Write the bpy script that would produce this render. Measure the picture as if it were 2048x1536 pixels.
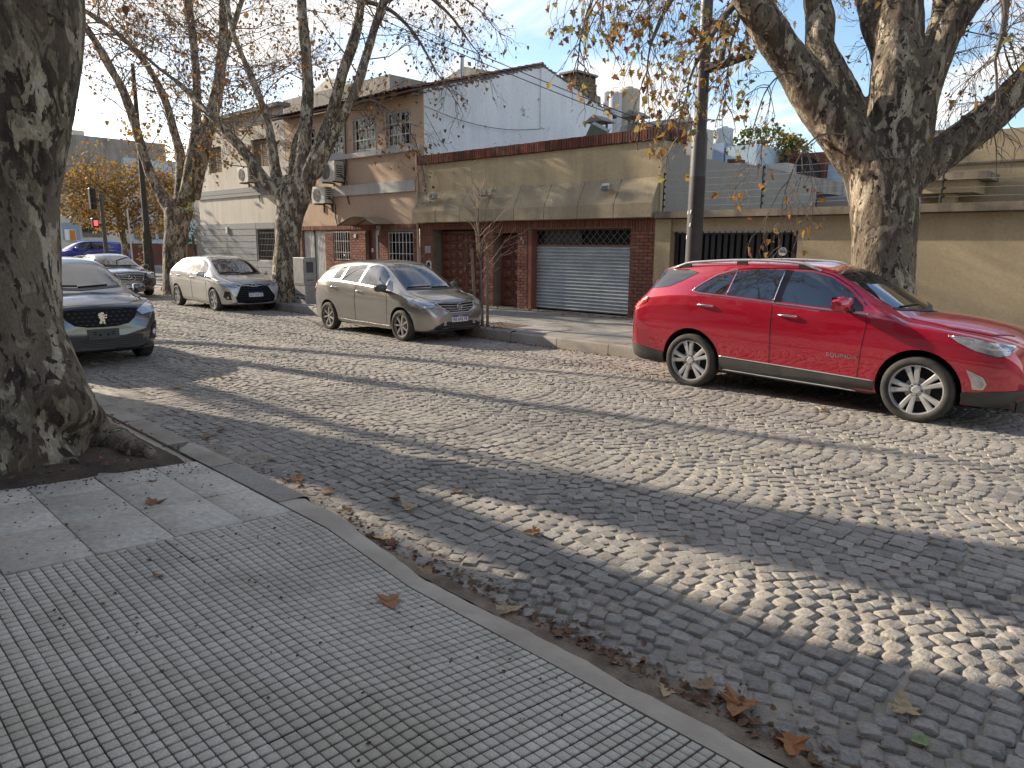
import bpy, bmesh, math, random
import numpy as np
from mathutils import Vector, Matrix, noise
from mathutils.bvhtree import BVHTree
from mathutils.geometry import tessellate_polygon
R_ = math.radians
random.seed(7); np.random.seed(7)
SC = bpy.context.scene
for o in list(bpy.data.objects): bpy.data.objects.remove(o)

# ------------------------------------------------------------ camera
F_PX, CAM_H = 1438.6, 1.782
VP, HSL = (-547.5, 479.7), .008           # vanishing point of the facades, slope of the horizon (photo pixels, 2048 wide)
def _ray(u, v): return Vector((u-1024, v-768, F_PX))
_a = _ray(*VP).normalized(); _b = _ray(VP[0]+1000, VP[1]+1000*HSL)
_n = _a.cross(_b).normalized()
if _n.y > 0: _n = -_n
WZ = _n; WX_ = -_a; WY = WZ.cross(WX_)      # world axes seen from the camera
def ray(u, v):
    r = _ray(u, v); return Vector((WX_.dot(r), WY.dot(r), WZ.dot(r)))
CAM = Vector((0, 0, CAM_H))
def on_ground(u, v, z=0.0):
    d = ray(u, v); return CAM+d*((z-CAM_H)/d.z)
def on_y(u, v, Y):
    d = ray(u, v); return CAM+d*(Y/d.y)
def on_x(u, v, X):
    d = ray(u, v); return CAM+d*(X/d.x)
def at_depth(u, v, D): return CAM+ray(u, v)*(D/F_PX)
cd = bpy.data.cameras.new('camera'); cam = bpy.data.objects.new('camera', cd); SC.collection.objects.link(cam)
M3 = Matrix(((WX_.x, -WX_.y, -WX_.z), (WY.x, -WY.y, -WY.z), (WZ.x, -WZ.y, -WZ.z)))
cam.matrix_world = Matrix.Translation(CAM) @ M3.to_4x4()
cd.sensor_width = 36; cd.lens = 36*F_PX/2048; cd.clip_end = 3000; cd.clip_start = .05
SC.camera = cam
SC.render.resolution_x, SC.render.resolution_y = 1024, 768

# ------------------------------------------------------------ light
SUN_AZ, SUN_EL = R_(11), R_(23)          # from the left end of the street, a little on the camera's side
to_sun = Vector((-math.cos(SUN_EL)*math.cos(SUN_AZ), -math.cos(SUN_EL)*math.sin(SUN_AZ), math.sin(SUN_EL)))
W = bpy.data.worlds.new('World'); SC.world = W; W.use_nodes = True
nt = W.node_tree; nt.nodes.clear(); N = nt.nodes.new; L = nt.links.new
sky = N('ShaderNodeTexSky'); sky.sky_type = 'NISHITA'; sky.sun_disc = False
sky.sun_elevation = SUN_EL; sky.sun_rotation = math.atan2(to_sun.x, to_sun.y)
sky.air_density = 1.0; sky.dust_density = 1.2; sky.ozone_density = 1.5
tc = N('ShaderNodeTexCoord'); sep = N('ShaderNodeSeparateXYZ'); L(tc.outputs['Generated'], sep.inputs[0])
ad = N('ShaderNodeMath'); ad.operation = 'ADD'; ad.inputs[1].default_value = .22; L(sep.outputs[2], ad.inputs[0])
mx = N('ShaderNodeMath'); mx.operation = 'MAXIMUM'; mx.inputs[1].default_value = .06; L(ad.outputs[0], mx.inputs[0])
dv = N('ShaderNodeVectorMath'); dv.operation = 'DIVIDE'; L(tc.outputs['Generated'], dv.inputs[0])
cb = N('ShaderNodeCombineXYZ'); [L(mx.outputs[0], cb.inputs[i]) for i in range(3)]; L(cb.outputs[0], dv.inputs[1])
mp = N('ShaderNodeMapping'); mp.inputs['Scale'].default_value = (1.0, 1.5, .6); mp.inputs['Location'].default_value = (3.1, 1.7, 0); mp.inputs['Rotation'].default_value = (0, 0, .5)
L(dv.outputs[0], mp.inputs[0])
nz = N('ShaderNodeTexNoise'); nz.inputs['Scale'].default_value = 1.5; nz.inputs['Detail'].default_value = 7; nz.inputs['Roughness'].default_value = .52; nz.inputs['Distortion'].default_value = .35
L(mp.outputs[0], nz.inputs['Vector'])
rp = N('ShaderNodeValToRGB'); rp.color_ramp.elements[0].position = .42; rp.color_ramp.elements[1].position = .63; rp.color_ramp.interpolation = 'EASE'
L(nz.outputs[0], rp.inputs[0])
mul = N('ShaderNodeMath'); mul.operation = 'MULTIPLY'; mul.inputs[1].default_value = .85; L(rp.outputs[0], mul.inputs[0])
mixc = N('ShaderNodeMix'); mixc.data_type = 'RGBA'; L(mul.outputs[0], mixc.inputs[0]); hsv = N('ShaderNodeHueSaturation'); hsv.inputs['Saturation'].default_value = 1.1; hsv.inputs['Value'].default_value = .64; L(sky.outputs[0], hsv.inputs['Color']); L(hsv.outputs[0], mixc.inputs[6]); mixc.inputs[7].default_value = (3.6, 3.35, 3.05, 1)
bg = N('ShaderNodeBackground'); bg.inputs[1].default_value = .15; L(mixc.outputs[2], bg.inputs[0])
wo = N('ShaderNodeOutputWorld'); L(bg.outputs[0], wo.inputs[0])
sl = bpy.data.lights.new('sun', 'SUN'); sl.energy = 3.5; sl.angle = R_(.6); sl.color = (1, .87, .70)
so = bpy.data.objects.new('sun', sl); SC.collection.objects.link(so); so.rotation_euler = (-to_sun).to_track_quat('-Z', 'Y').to_euler(); so.location = (0, 0, 30)
vs = SC.view_settings; vs.view_transform = 'Standard'; vs.look = 'None'; vs.gamma = 1; vs.exposure = 1.42; vs.use_curve_mapping = False

# ------------------------------------------------------------ helpers
COL = SC.collection
def tag(o, label=None, cat=None, group=None, kind=None):
    if label: o['label'] = label
    if cat: o['category'] = cat
    if group: o['group'] = group
    if kind: o['kind'] = kind
    return o
def empty(name, loc, label=None, cat=None, group=None, rz=0):
    o = bpy.data.objects.new(name, None); COL.objects.link(o); o.location = loc; o.rotation_euler = (0, 0, rz); o.empty_display_size = .2
    o['_m'] = 0; del o['_m']
    return tag(o, label, cat, group)
def ob(name, me, parent=None, loc=None, rot=None, scale=None):
    """me is in world space when parent is given without loc: the child keeps its world place"""
    o = bpy.data.objects.new(name, me); COL.objects.link(o)
    if parent is not None:
        o.parent = parent
        if loc is None:
            pm = Matrix.LocRotScale(parent.location, parent.rotation_euler, parent.scale)
            if parent.parent is not None:
                q = parent.parent; pm = world_of(q) @ (parent.matrix_parent_inverse @ pm)
            o.matrix_parent_inverse = pm.inverted()
    if loc is not None: o.location = loc
    if rot is not None: o.rotation_euler = rot
    if scale is not None: o.scale = scale
    return o
def world_of(o):
    m = Matrix.LocRotScale(o.location, o.rotation_euler, o.scale)
    return m if o.parent is None else world_of(o.parent) @ o.matrix_parent_inverse @ m
class MB:
    def __init__(s): s.v = []; s.f = []; s.m = []
    def add(s, vs, fs, mi=0):
        o = len(s.v); s.v += [tuple(v) for v in vs]; s.f += [tuple(o+i for i in f) for f in fs]; s.m += [mi]*len(fs); return s
    def box(s, x0, x1, y0, y1, z0, z1, mi=0, rot=None, about=None):
        vs = [Vector((x, y, z)) for x in (x0, x1) for y in (y0, y1) for z in (z0, z1)]
        if rot is not None:
            c = Vector(about) if about is not None else Vector(((x0+x1)/2, (y0+y1)/2, (z0+z1)/2)); vs = [c+rot @ (v-c) for v in vs]
        return s.add(vs, [(0, 1, 3, 2), (4, 6, 7, 5), (0, 4, 5, 1), (2, 3, 7, 6), (0, 2, 6, 4), (1, 5, 7, 3)], mi)
    def cbox(s, x0, x1, y0, y1, z0, z1, b=.01, mi=0):      # chamfered on top
        vs = [(x0, y0, z0), (x1, y0, z0), (x1, y1, z0), (x0, y1, z0), (x0, y0, z1-b), (x1, y0, z1-b), (x1, y1, z1-b), (x0, y1, z1-b),
              (x0+b, y0+b, z1), (x1-b, y0+b, z1), (x1-b, y1-b, z1), (x0+b, y1-b, z1)]
        return s.add(vs, [(0, 1, 5, 4), (1, 2, 6, 5), (2, 3, 7, 6), (3, 0, 4, 7), (4, 5, 9, 8), (5, 6, 10, 9), (6, 7, 11, 10), (7, 4, 8, 11), (8, 9, 10, 11), (3, 2, 1, 0)], mi)
    def quad(s, *p, mi=0): return s.add(p, [tuple(range(len(p)))], mi)
    def prism(s, prof, x0, x1, mi=0, axis='x'):            # closed profile (a,b) extruded
        n = len(prof)
        if axis == 'x': vs = [(x0, a, b) for a, b in prof]+[(x1, a, b) for a, b in prof]
        elif axis == 'y': vs = [(a, x0, b) for a, b in prof]+[(a, x1, b) for a, b in prof]
        else: vs = [(a, b, x0) for a, b in prof]+[(a, b, x1) for a, b in prof]
        return s.add(vs, [tuple(range(n))[::-1], tuple(range(n, 2*n))]+[(i, (i+1) % n, n+(i+1) % n, n+i) for i in range(n)], mi)
    def tube(s, pts, rad, n=6, mi=0, cap=True):
        pts = [Vector(p) for p in pts]
        if not hasattr(rad, '__len__'): rad = [rad]*len(pts)
        vs = []; ref = None
        for i, p in enumerate(pts):
            t = (pts[min(i+1, len(pts)-1)]-pts[max(i-1, 0)])
            t = t.normalized() if t.length > 1e-9 else Vector((0, 0, 1))
            if ref is None: ref = Vector((1, 0, 0)) if abs(t.x) < .8 else Vector((0, 1, 0))
            u = (ref-t*ref.dot(t)).normalized(); w = t.cross(u); ref = u
            vs += [p+(u*math.cos(a)+w*math.sin(a))*rad[i] for a in [2*math.pi*k/n for k in range(n)]]
        fs = [(i*n+k, i*n+(k+1) % n, (i+1)*n+(k+1) % n, (i+1)*n+k) for i in range(len(pts)-1) for k in range(n)]
        if cap and n > 2: fs += [tuple(range(n))[::-1], tuple((len(pts)-1)*n+k for k in range(n))]
        return s.add(vs, fs, mi)
    def lathe(s, prof, n=24, axis='z', c=(0, 0, 0), mi=0):  # prof: (r, h)
        vs = []
        for r, h in prof:
            for k in range(n):
                a = 2*math.pi*k/n; p = (r*math.cos(a), r*math.sin(a), h)
                if axis == 'y': p = (p[0], p[2], p[1])
                elif axis == 'x': p = (p[2], p[0], p[1])
                vs.append((p[0]+c[0], p[1]+c[1], p[2]+c[2]))
        return s.add(vs, [(i*n+k, i*n+(k+1) % n, (i+1)*n+(k+1) % n, (i+1)*n+k) for i in range(len(prof)-1) for k in range(n)], mi)
    def mesh(s, name, mats, smooth=False, sharp=None):
        me = bpy.data.meshes.new(name); me.from_pydata(s.v, [], s.f)
        for m in (mats if isinstance(mats, (list, tuple)) else [mats]): me.materials.append(m)
        if any(s.m): me.polygons.foreach_set('material_index', s.m)
        fix(me)
        if smooth or sharp:
            me.polygons.foreach_set('use_smooth', [True]*len(me.polygons))
            if sharp: me.set_sharp_from_angle(angle=R_(sharp))
        return me
    def build(s, name, mats, parent=None, smooth=False, sharp=None, **k):
        return ob(name, s.mesh(name, mats, smooth, sharp), parent, **k)
def fix(me):
    bm = bmesh.new(); bm.from_mesh(me); bmesh.ops.recalc_face_normals(bm, faces=bm.faces); bm.to_mesh(me); bm.free()
def flat_mesh(name, V, Fq, mat, smooth=False):            # fast numpy mesh of quads
    me = bpy.data.meshes.new(name); V = np.asarray(V, np.float32).reshape(-1, 3); Fq = np.asarray(Fq, np.int32); k = Fq.shape[1]; n = len(Fq)
    me.vertices.add(len(V)); me.vertices.foreach_set('co', V.ravel()); me.loops.add(n*k); me.loops.foreach_set('vertex_index', Fq.ravel())
    me.polygons.add(n); me.polygons.foreach_set('loop_start', np.arange(0, n*k, k, dtype=np.int32)); me.polygons.foreach_set('loop_total', np.full(n, k, np.int32))
    me.materials.append(mat); me.update(calc_edges=True)
    if smooth: me.polygons.foreach_set('use_smooth', [True]*n)
    return me
def text_mesh(s, size, extrude, mat, name='lettering'):
    cu = bpy.data.curves.new('t', 'FONT'); cu.body = s; cu.size = size; cu.extrude = extrude; cu.align_x = 'CENTER'; cu.align_y = 'CENTER'
    o = bpy.data.objects.new('t', cu); COL.objects.link(o); dg = bpy.context.evaluated_depsgraph_get()
    me = bpy.data.meshes.new_from_object(o.evaluated_get(dg)); bpy.data.objects.remove(o); bpy.data.curves.remove(cu)
    me.name = name; me.materials.clear(); me.materials.append(mat); return me
def applied(o):
    dg = bpy.context.evaluated_depsgraph_get(); me = bpy.data.meshes.new_from_object(o.evaluated_get(dg)); return me

# ------------------------------------------------------------ materials
def _m(name):
    m = bpy.data.materials.new(name); m.use_nodes = True; t = m.node_tree; return m, t, t.nodes['Principled BSDF'], t.nodes['Material Output']
def ramp(t, stops, interp='LINEAR'):
    r = t.nodes.new('ShaderNodeValToRGB'); cr = r.color_ramp; cr.interpolation = interp
    while len(cr.elements) < len(stops): cr.elements.new(.5)
    for e, (p, c) in zip(cr.elements, stops): e.position = p; e.color = (*c, 1) if len(c) == 3 else c
    return r
def nnoise(t, vec, scale, detail=4, rough=.55, dist=0, vscale=(1, 1, 1)):
    if vscale != (1, 1, 1):
        mpn = t.nodes.new('ShaderNodeMapping'); mpn.inputs['Scale'].default_value = vscale; t.links.new(vec, mpn.inputs[0]); vec = mpn.outputs[0]
    n = t.nodes.new('ShaderNodeTexNoise'); n.inputs['Scale'].default_value = scale; n.inputs['Detail'].default_value = detail; n.inputs['Roughness'].default_value = rough; n.inputs['Distortion'].default_value = dist
    t.links.new(vec, n.inputs['Vector']); return n.outputs[0]
def mixrgb(t, fac, a, b, mode='MIX'):
    m = t.nodes.new('ShaderNodeMix'); m.data_type = 'RGBA'; m.blend_type = mode
    for s, i in ((fac, 0), (a, 6), (b, 7)):
        if isinstance(s, (int, float)): m.inputs[i].default_value = s
        elif isinstance(s, tuple): m.inputs[i].default_value = (*s[:3], 1)
        else: t.links.new(s, m.inputs[i])
    return m.outputs[2]
def bump(t, bsdf, h, strength=.3, dist=.01):
    b = t.nodes.new('ShaderNodeBump'); b.inputs['Strength'].default_value = strength; b.inputs['Distance'].default_value = dist
    t.links.new(h, b.inputs['Height']); t.links.new(b.outputs[0], bsdf.inputs['Normal'])
def pos(t, obj=False):
    if obj: return t.nodes.new('ShaderNodeTexCoord').outputs['Object']
    return t.nodes.new('ShaderNodeNewGeometry').outputs['Position']
def rnd(t):
    g = t.nodes.new('ShaderNodeNewGeometry'); o = t.nodes.new('ShaderNodeObjectInfo'); a = t.nodes.new('ShaderNodeMath'); a.operation = 'ADD'
    t.links.new(g.outputs['Random Per Island'], a.inputs[0]); t.links.new(o.outputs['Random'], a.inputs[1])
    f = t.nodes.new('ShaderNodeMath'); f.operation = 'FRACT'; t.links.new(a.outputs[0], f.inputs[0]); return f.outputs[0]
def simple(name, c, rough=.5, metal=0, coat=0, c2=None, scale=6, amt=1, bmp=0, bscale=80, spec=.5, obj=False, detail=4):
    m, t, b, _ = _m(name); b.inputs['Base Color'].default_value = (*c, 1); b.inputs['Roughness'].default_value = rough; b.inputs['Metallic'].default_value = metal
    b.inputs['Coat Weight'].default_value = coat; b.inputs['Coat Roughness'].default_value = .03; b.inputs['Specular IOR Level'].default_value = spec
    if c2 is not None or bmp: p = pos(t, obj)
    if c2 is not None:
        r = ramp(t, [(.35, c), (.65, c2)]); t.links.new(nnoise(t, p, scale, detail, .6), r.inputs[0]); t.links.new(r.outputs[0], b.inputs['Base Color'])
    if bmp: bump(t, b, nnoise(t, p, bscale, 3), bmp, .01)
    return m
def plaster(name, c, stain, amt=.6, drip=.5, rough=.9, bmp=.25, peel=None):
    m, t, b, _ = _m(name); p = pos(t); b.inputs['Roughness'].default_value = rough; b.inputs['Specular IOR Level'].default_value = .25
    r = ramp(t, [(.38, (0, 0, 0)), (.72, (1, 1, 1))]); t.links.new(nnoise(t, p, .9, 6, .62), r.inputs[0])
    d = ramp(t, [(.45, (0, 0, 0)), (.75, (1, 1, 1))]); t.links.new(nnoise(t, p, 3.2, 5, .6, 0, (1, 1, .12)), d.inputs[0])
    f1 = t.nodes.new('ShaderNodeMath'); f1.operation = 'MULTIPLY'; f1.inputs[1].default_value = amt; t.links.new(r.outputs[0], f1.inputs[0])
    f2 = t.nodes.new('ShaderNodeMath'); f2.operation = 'MULTIPLY'; f2.inputs[1].default_value = drip; t.links.new(d.outputs[0], f2.inputs[0])
    col = mixrgb(t, f1.outputs[0], c, stain); col = mixrgb(t, f2.outputs[0], col, tuple(x*.75 for x in stain))
    fine = ramp(t, [(.3, (.86, .86, .86)), (.7, (1.06, 1.06, 1.06))]); t.links.new(nnoise(t, p, 25, 4, .6), fine.inputs[0])
    col = mixrgb(t, 1.0, col, fine.outputs[0], 'MULTIPLY')
    if peel:
        pr = ramp(t, [(.60, (0, 0, 0)), (.63, (1, 1, 1))]); t.links.new(nnoise(t, p, 1.6, 10, .74, .2, (1, 1, 1.4)), pr.inputs[0]); col = mixrgb(t, pr.outputs[0], col, peel)
    t.links.new(col, b.inputs['Base Color']); bump(t, b, nnoise(t, p, 60, 4, .65), bmp, .01); return m
def varied(name, cols, rough=.85, bmp=.4, bscale=40, dirt=None, dscale=1.2, spec=.3, obj=False, damt=.8):
    """colour picked per piece from cols, with grain; optional dirt patches"""
    m, t, b, _ = _m(name); b.inputs['Roughness'].default_value = rough; b.inputs['Specular IOR Level'].default_value = spec
    r = ramp(t, [(i/max(1, len(cols)-1), c) for i, c in enumerate(cols)]); t.links.new(rnd(t), r.inputs[0]); p = pos(t, obj)
    g = ramp(t, [(.3, (.7, .7, .7)), (.7, (1.2, 1.2, 1.2))]); t.links.new(nnoise(t, p, bscale, 5, .65), g.inputs[0])
    col = mixrgb(t, 1.0, r.outputs[0], g.outputs[0], 'MULTIPLY')
    if dirt:
        d = ramp(t, [(.42, (0, 0, 0)), (.68, (damt, damt, damt))]); t.links.new(nnoise(t, pos(t), dscale, 6, .65), d.inputs[0]); col = mixrgb(t, d.outputs[0], col, dirt)
    t.links.new(col, b.inputs['Base Color']); bump(t, b, nnoise(t, p, bscale*1.5, 4, .6), bmp, .01); return m
def leafmat(name, cols, trans=.45):
    m, t, b, out = _m(name); b.inputs['Roughness'].default_value = .6; b.inputs['Specular IOR Level'].default_value = .25
    r = ramp(t, [(i/max(1, len(cols)-1), c) for i, c in enumerate(cols)]); t.links.new(rnd(t), r.inputs[0])
    g = ramp(t, [(.3, (.75, .75, .75)), (.7, (1.2, 1.2, 1.2))]); t.links.new(nnoise(t, pos(t), 60, 3), g.inputs[0])
    col = mixrgb(t, 1.0, r.outputs[0], g.outputs[0], 'MULTIPLY'); t.links.new(col, b.inputs['Base Color'])
    tr = t.nodes.new('ShaderNodeBsdfTranslucent'); t.links.new(col, tr.inputs[0]); mxs = t.nodes.new('ShaderNodeMixShader'); mxs.inputs[0].default_value = trans
    t.links.new(b.outputs[0], mxs.inputs[1]); t.links.new(tr.outputs[0], mxs.inputs[2]); t.links.new(mxs.outputs[0], out.inputs[0]); return m
def bark(name, scale=1.0, dark=1.0, pale=0.0):
    """flaking plane bark: dark and grey-tan ground with sharp-edged cream and olive patches"""
    m, t, b, _ = _m(name); p = pos(t); b.inputs['Roughness'].default_value = .85; b.inputs['Specular IOR Level'].default_value = .2
    def mask(src, a, c):
        r = ramp(t, [(a, (0, 0, 0)), (c, (1, 1, 1))]); t.links.new(src, r.inputs[0]); return r.outputs[0]
    n1 = nnoise(t, p, 4.6*scale, 5, .55, .8, (1, 1, .45)); n2 = nnoise(t, p, 8.5*scale, 4, .55, .9, (1, 1, .42)); n3 = nnoise(t, p, 1.7*scale, 3, .55, .3, (1, 1, .5)); n4 = nnoise(t, p, 15*scale, 3, .5, .6, (1, 1, .5))
    g = ramp(t, [(.34, (.065*dark, .052*dark, .041*dark)), (.50, (.125, .095, .068)), (.66, (.215, .172, .125))]); t.links.new(n3, g.inputs[0]); col = g.outputs[0]
    col = mixrgb(t, mask(n2, .50, .525), col, (.205, .17, .12)); col = mixrgb(t, mask(n2, .585+pale, .60+pale), col, (.30, .25, .18))
    col = mixrgb(t, mask(n1, .545+pale, .565+pale), col, (.40, .335, .24)); col = mixrgb(t, mask(n1, .615+pale, .63+pale), col, (.50, .44, .335))
    col = mixrgb(t, mask(n4, .60, .62), col, (.055, .044, .034)); col = mixrgb(t, mask(nnoise(t, p, 10*scale, 4, .6, .7, (1, 1, .4)), .615, .63), col, (.085, .066, .05))
    fl = ramp(t, [(.3, (.62, .62, .62)), (.7, (1.18, 1.18, 1.18))]); t.links.new(nnoise(t, p, 60, 6, .7, 0, (1, 1, .5)), fl.inputs[0]); col = mixrgb(t, 1.0, col, fl.outputs[0], 'MULTIPLY')
    t.links.new(col, b.inputs['Base Color'])
    h = t.nodes.new('ShaderNodeMath'); h.operation = 'ADD'; t.links.new(n1, h.inputs[0]); h2 = t.nodes.new('ShaderNodeMath'); h2.operation = 'ADD'; t.links.new(n2, h2.inputs[0]); t.links.new(nnoise(t, p, 30*scale, 6, .7, .3, (1, 1, .4)), h2.inputs[1]); t.links.new(h2.outputs[0], h.inputs[1]); bump(t, b, h.outputs[0], .9, .035); return m
def carpaint(name, c, metal=.35, rough=.32, dusty=0):
    m, t, b, _ = _m(name); b.inputs['Metallic'].default_value = metal; b.inputs['Roughness'].default_value = rough
    b.inputs['Coat Weight'].default_value = 1; b.inputs['Coat Roughness'].default_value = .03; b.inputs['Coat IOR'].default_value = 1.8; b.inputs['Base Color'].default_value = (*c, 1)
    if dusty:
        p = pos(t); r = ramp(t, [(.40, (0, 0, 0)), (.8, (dusty, dusty, dusty))]); t.links.new(nnoise(t, p, 3, 6, .65), r.inputs[0])
        t.links.new(mixrgb(t, r.outputs[0], c, (.30, .27, .22)), b.inputs['Base Color'])
        q = ramp(t, [(.3, (.02, .02, .02)), (.8, (.16, .16, .16))]); t.links.new(nnoise(t, p, 5, 5, .6), q.inputs[0]); t.links.new(q.outputs[0], b.inputs['Coat Roughness'])
    return m
MT = {}
MT['glass'] = simple('car_glass', (.012, .014, .016), .03, spec=.6, coat=.3); MT['glass'].node_tree.nodes['Principled BSDF'].inputs['IOR'].default_value = 1.95
MT['grille'] = simple('grille_black', (.008, .008, .009), .55, spec=.15)
MT['black'] = simple('black_plastic', (.018, .018, .019), .45, bmp=.05, bscale=300)
MT['gloss'] = simple('gloss_black', (.008, .008, .009), .12, spec=.6)
MT['dark'] = simple('dark_void', (.006, .006, .006), .9)
MT['clad'] = simple('grey_cladding', (.045, .047, .044), .6, c2=(.07, .068, .06), scale=4)
MT['chrome'] = simple('chrome', (.62, .63, .64), .14, 1)
MT['alloy'] = simple('alloy', (.58, .59, .60), .28, .45, c2=(.47, .47, .46), scale=14)
MT['alloydark'] = simple('alloy_dusty', (.46, .44, .40), .42, .35, c2=(.34, .32, .29), scale=14)
MT['tyre'] = simple('tyre_rubber', (.022, .022, .022), .85, c2=(.055, .05, .043), scale=7, bmp=.2, bscale=140)
MT['lamp'] = simple('headlamp_lens', (.62, .64, .66), .12, .55, coat=1, c2=(.30, .31, .33), scale=9)
MT['red'] = simple('tail_lamp', (.42, .012, .015), .12, coat=1)
MT['plate'] = simple('plate_white', (.72, .73, .74), .4); MT['plateblue'] = simple('plate_blue', (.02, .05, .28), .4); MT['ink'] = simple('ink_black', (.01, .01, .012), .5)
MT['amber'] = simple('amber', (.5, .16, .02), .25)
MT['bark'] = bark('plane_bark', 1.0, .8, .015); MT['barknear'] = bark('plane_bark_near', .95, .75, .03); MT['bark2'] = bark('plane_bark_far', 1.15, 1.1, -.03); MT['twig'] = simple('twig_bark', (.115, .085, .068), .9, c2=(.19, .155, .125), scale=9)
MT['stone'] = varied('granite_sett', [(.21, .199, .18), (.28, .264, .238), (.34, .317, .282), (.245, .233, .215), (.31, .286, .252), (.185, .175, .161), (.295, .263, .225)], .86, .8, 45, dirt=(.38, .345, .295), dscale=.7, damt=.5, spec=.18)
MT['sand'] = simple('joint_sand', (.20, .175, .14), .97, c2=(.38, .34, .28), scale=1.6, bmp=.6, bscale=90)
MT['kerb'] = varied('kerb_granite', [(.27, .255, .225), (.33, .305, .265), (.30, .28, .245)], .9, .4, 50, dirt=(.19, .16, .12), dscale=1.5)
MT['cement'] = simple('kerb_cement', (.43, .385, .32), .95, c2=(.31, .265, .21), scale=2.2, bmp=.35, bscale=70)
MT['slab'] = varied('smooth_slab', [(.50, .465, .395), (.56, .52, .45), (.53, .485, .415)], .88, .12, 30, dirt=(.29, .27, .225), dscale=1.6, damt=.7)
MT['tile'] = varied('waffle_tile', [(.45, .42, .36), (.55, .515, .445), (.51, .475, .41), (.48, .445, .38), (.57, .535, .465)], .85, .25, 120, dirt=(.30, .27, .21), dscale=1.3, damt=.7)
MT['groove'] = simple('tile_groove', (.055, .048, .037), .95, c2=(.10, .088, .067), scale=4)  # dirt in the grooves, darkened further to paint in the shade down inside them
MT['pave'] = varied('far_pavement', [(.26, .25, .23), (.33, .315, .29), (.29, .275, .25)], .9, .3, 20, dirt=(.20, .175, .145), dscale=1.1)
MT['soil'] = simple('pit_soil', (.055, .038, .027), .98, c2=(.10, .072, .05), scale=5, bmp=1, bscale=50)
MT['asphalt'] = simple('asphalt', (.10, .10, .10), .95, c2=(.14, .137, .13), scale=1.5, bmp=.3, bscale=80)
MT['ground'] = simple('earth', (.14, .13, .115), .97, c2=(.19, .18, .16), scale=.5)
MT['brick'] = varied('red_brick', [(.235, .098, .066), (.29, .125, .083), (.20, .088, .062), (.33, .16, .11)], .85, .4, 40, dirt=(.14, .065, .045), dscale=1.6, damt=.55)
MT['copebrick'] = varied('coping_brick', [(.20, .058, .036), (.27, .082, .05), (.16, .05, .034), (.10, .05, .038)], .85, .4, 40, dirt=(.06, .045, .035), dscale=2.5)
MT['mortar'] = simple('mortar', (.22, .17, .13), .95, c2=(.16, .12, .09), scale=3)
MT['beige'] = plaster('beige_plaster', (.51, .415, .255), (.34, .285, .185), .7, .45)
MT['awn'] = plaster('awning_concrete', (.43, .355, .235), (.25, .21, .145), .75, .55)
MT['tan'] = plaster('tan_plaster', (.48, .39, .255), (.40, .32, .21), .6, .3)
MT['grey_pl'] = plaster('grey_plaster', (.33, .30, .26), (.28, .255, .215), .5, .2)
MT['ledge'] = plaster('weathered_ledge', (.38, .32, .24), (.12, .105, .085), .8, .9)
MT['pink'] = plaster('pink_plaster', (.58, .425, .31), (.50, .36, .26), .5, .25)
MT['cream'] = plaster('cream_plaster', (.62, .58, .50), (.48, .445, .38), .6, .45)
MT['white'] = plaster('white_plaster', (.80, .81, .82), (.66, .67, .68), .6, .35, peel=(.30, .28, .265))
MT['whitetrim'] = plaster('white_trim', (.60, .585, .55), (.46, .44, .40), .6, .5)
MT['oldgrey'] = plaster('old_grey_wall', (.33, .305, .27), (.19, .17, .15), .8, .8)
MT['stonep'] = varied('grey_stone_cladding', [(.22, .235, .24), (.255, .265, .27), (.235, .245, .245)], .75, .25, 18)
MT['roof'] = varied('roof_tile', [(.20, .095, .07), (.26, .13, .10), (.15, .085, .07)], .9, .4, 30, dirt=(.12, .095, .08), dscale=3)
MT['verge'] = simple('dirty_verge', (.20, .145, .12), .95, c2=(.12, .10, .09), scale=6)
MT['wood'] = simple('brown_wood', (.11, .036, .021), .38, c2=(.15, .05, .03), scale=3, bmp=.1, bscale=50)
MT['shutter'] = simple('shutter_metal', (.50, .54, .55), .42, .3, c2=(.40, .435, .44), scale=2.5)
MT['gate'] = simple('gate_black', (.022, .022, .024), .45, c2=(.035, .035, .036), scale=2)
MT['gap'] = simple('gap_black', (.006, .006, .007), .8)
MT['wglass'] = simple('window_glass', (.02, .024, .026), .04, spec=.7)
def pane_glass():
    m = bpy.data.materials.new('window_pane'); m.use_nodes = True; t = m.node_tree; t.nodes.clear(); o_ = t.nodes.new('ShaderNodeOutputMaterial'); tr_ = t.nodes.new('ShaderNodeBsdfTransparent'); tr_.inputs[0].default_value = (.82, .86, .86, 1)
    gl = t.nodes.new('ShaderNodeBsdfGlossy'); gl.inputs['Roughness'].default_value = .03; fr = t.nodes.new('ShaderNodeFresnel'); fr.inputs[0].default_value = 1.7; mx_ = t.nodes.new('ShaderNodeMixShader'); t.links.new(fr.outputs[0], mx_.inputs[0]); t.links.new(tr_.outputs[0], mx_.inputs[1]); t.links.new(gl.outputs[0], mx_.inputs[2]); t.links.new(mx_.outputs[0], o_.inputs[0]); return m
MT['pane'] = pane_glass()
MT['curtain'] = simple('curtain', (.58, .56, .52), .9, c2=(.45, .43, .4), scale=8)
MT['whitepaint'] = simple('white_paint', (.66, .66, .64), .45, c2=(.55, .55, .52), scale=5)
MT['acwhite'] = simple('ac_white', (.58, .57, .53), .45, c2=(.46, .44, .40), scale=4)
MT['pole'] = simple('pole_grey', (.10, .10, .105), .5, .3, c2=(.075, .075, .078), scale=5); MT['poledark'] = simple('pole_dark', (.05, .049, .048), .6, c2=(.035, .034, .033), scale=5)
MT['cabinet'] = simple('cabinet_grey', (.33, .325, .31), .5, c2=(.27, .265, .25), scale=4)
MT['wirem'] = simple('cable_black', (.015, .015, .015), .6)
MT['steel'] = simple('galvanised', (.38, .39, .40), .4, .7)
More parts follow.
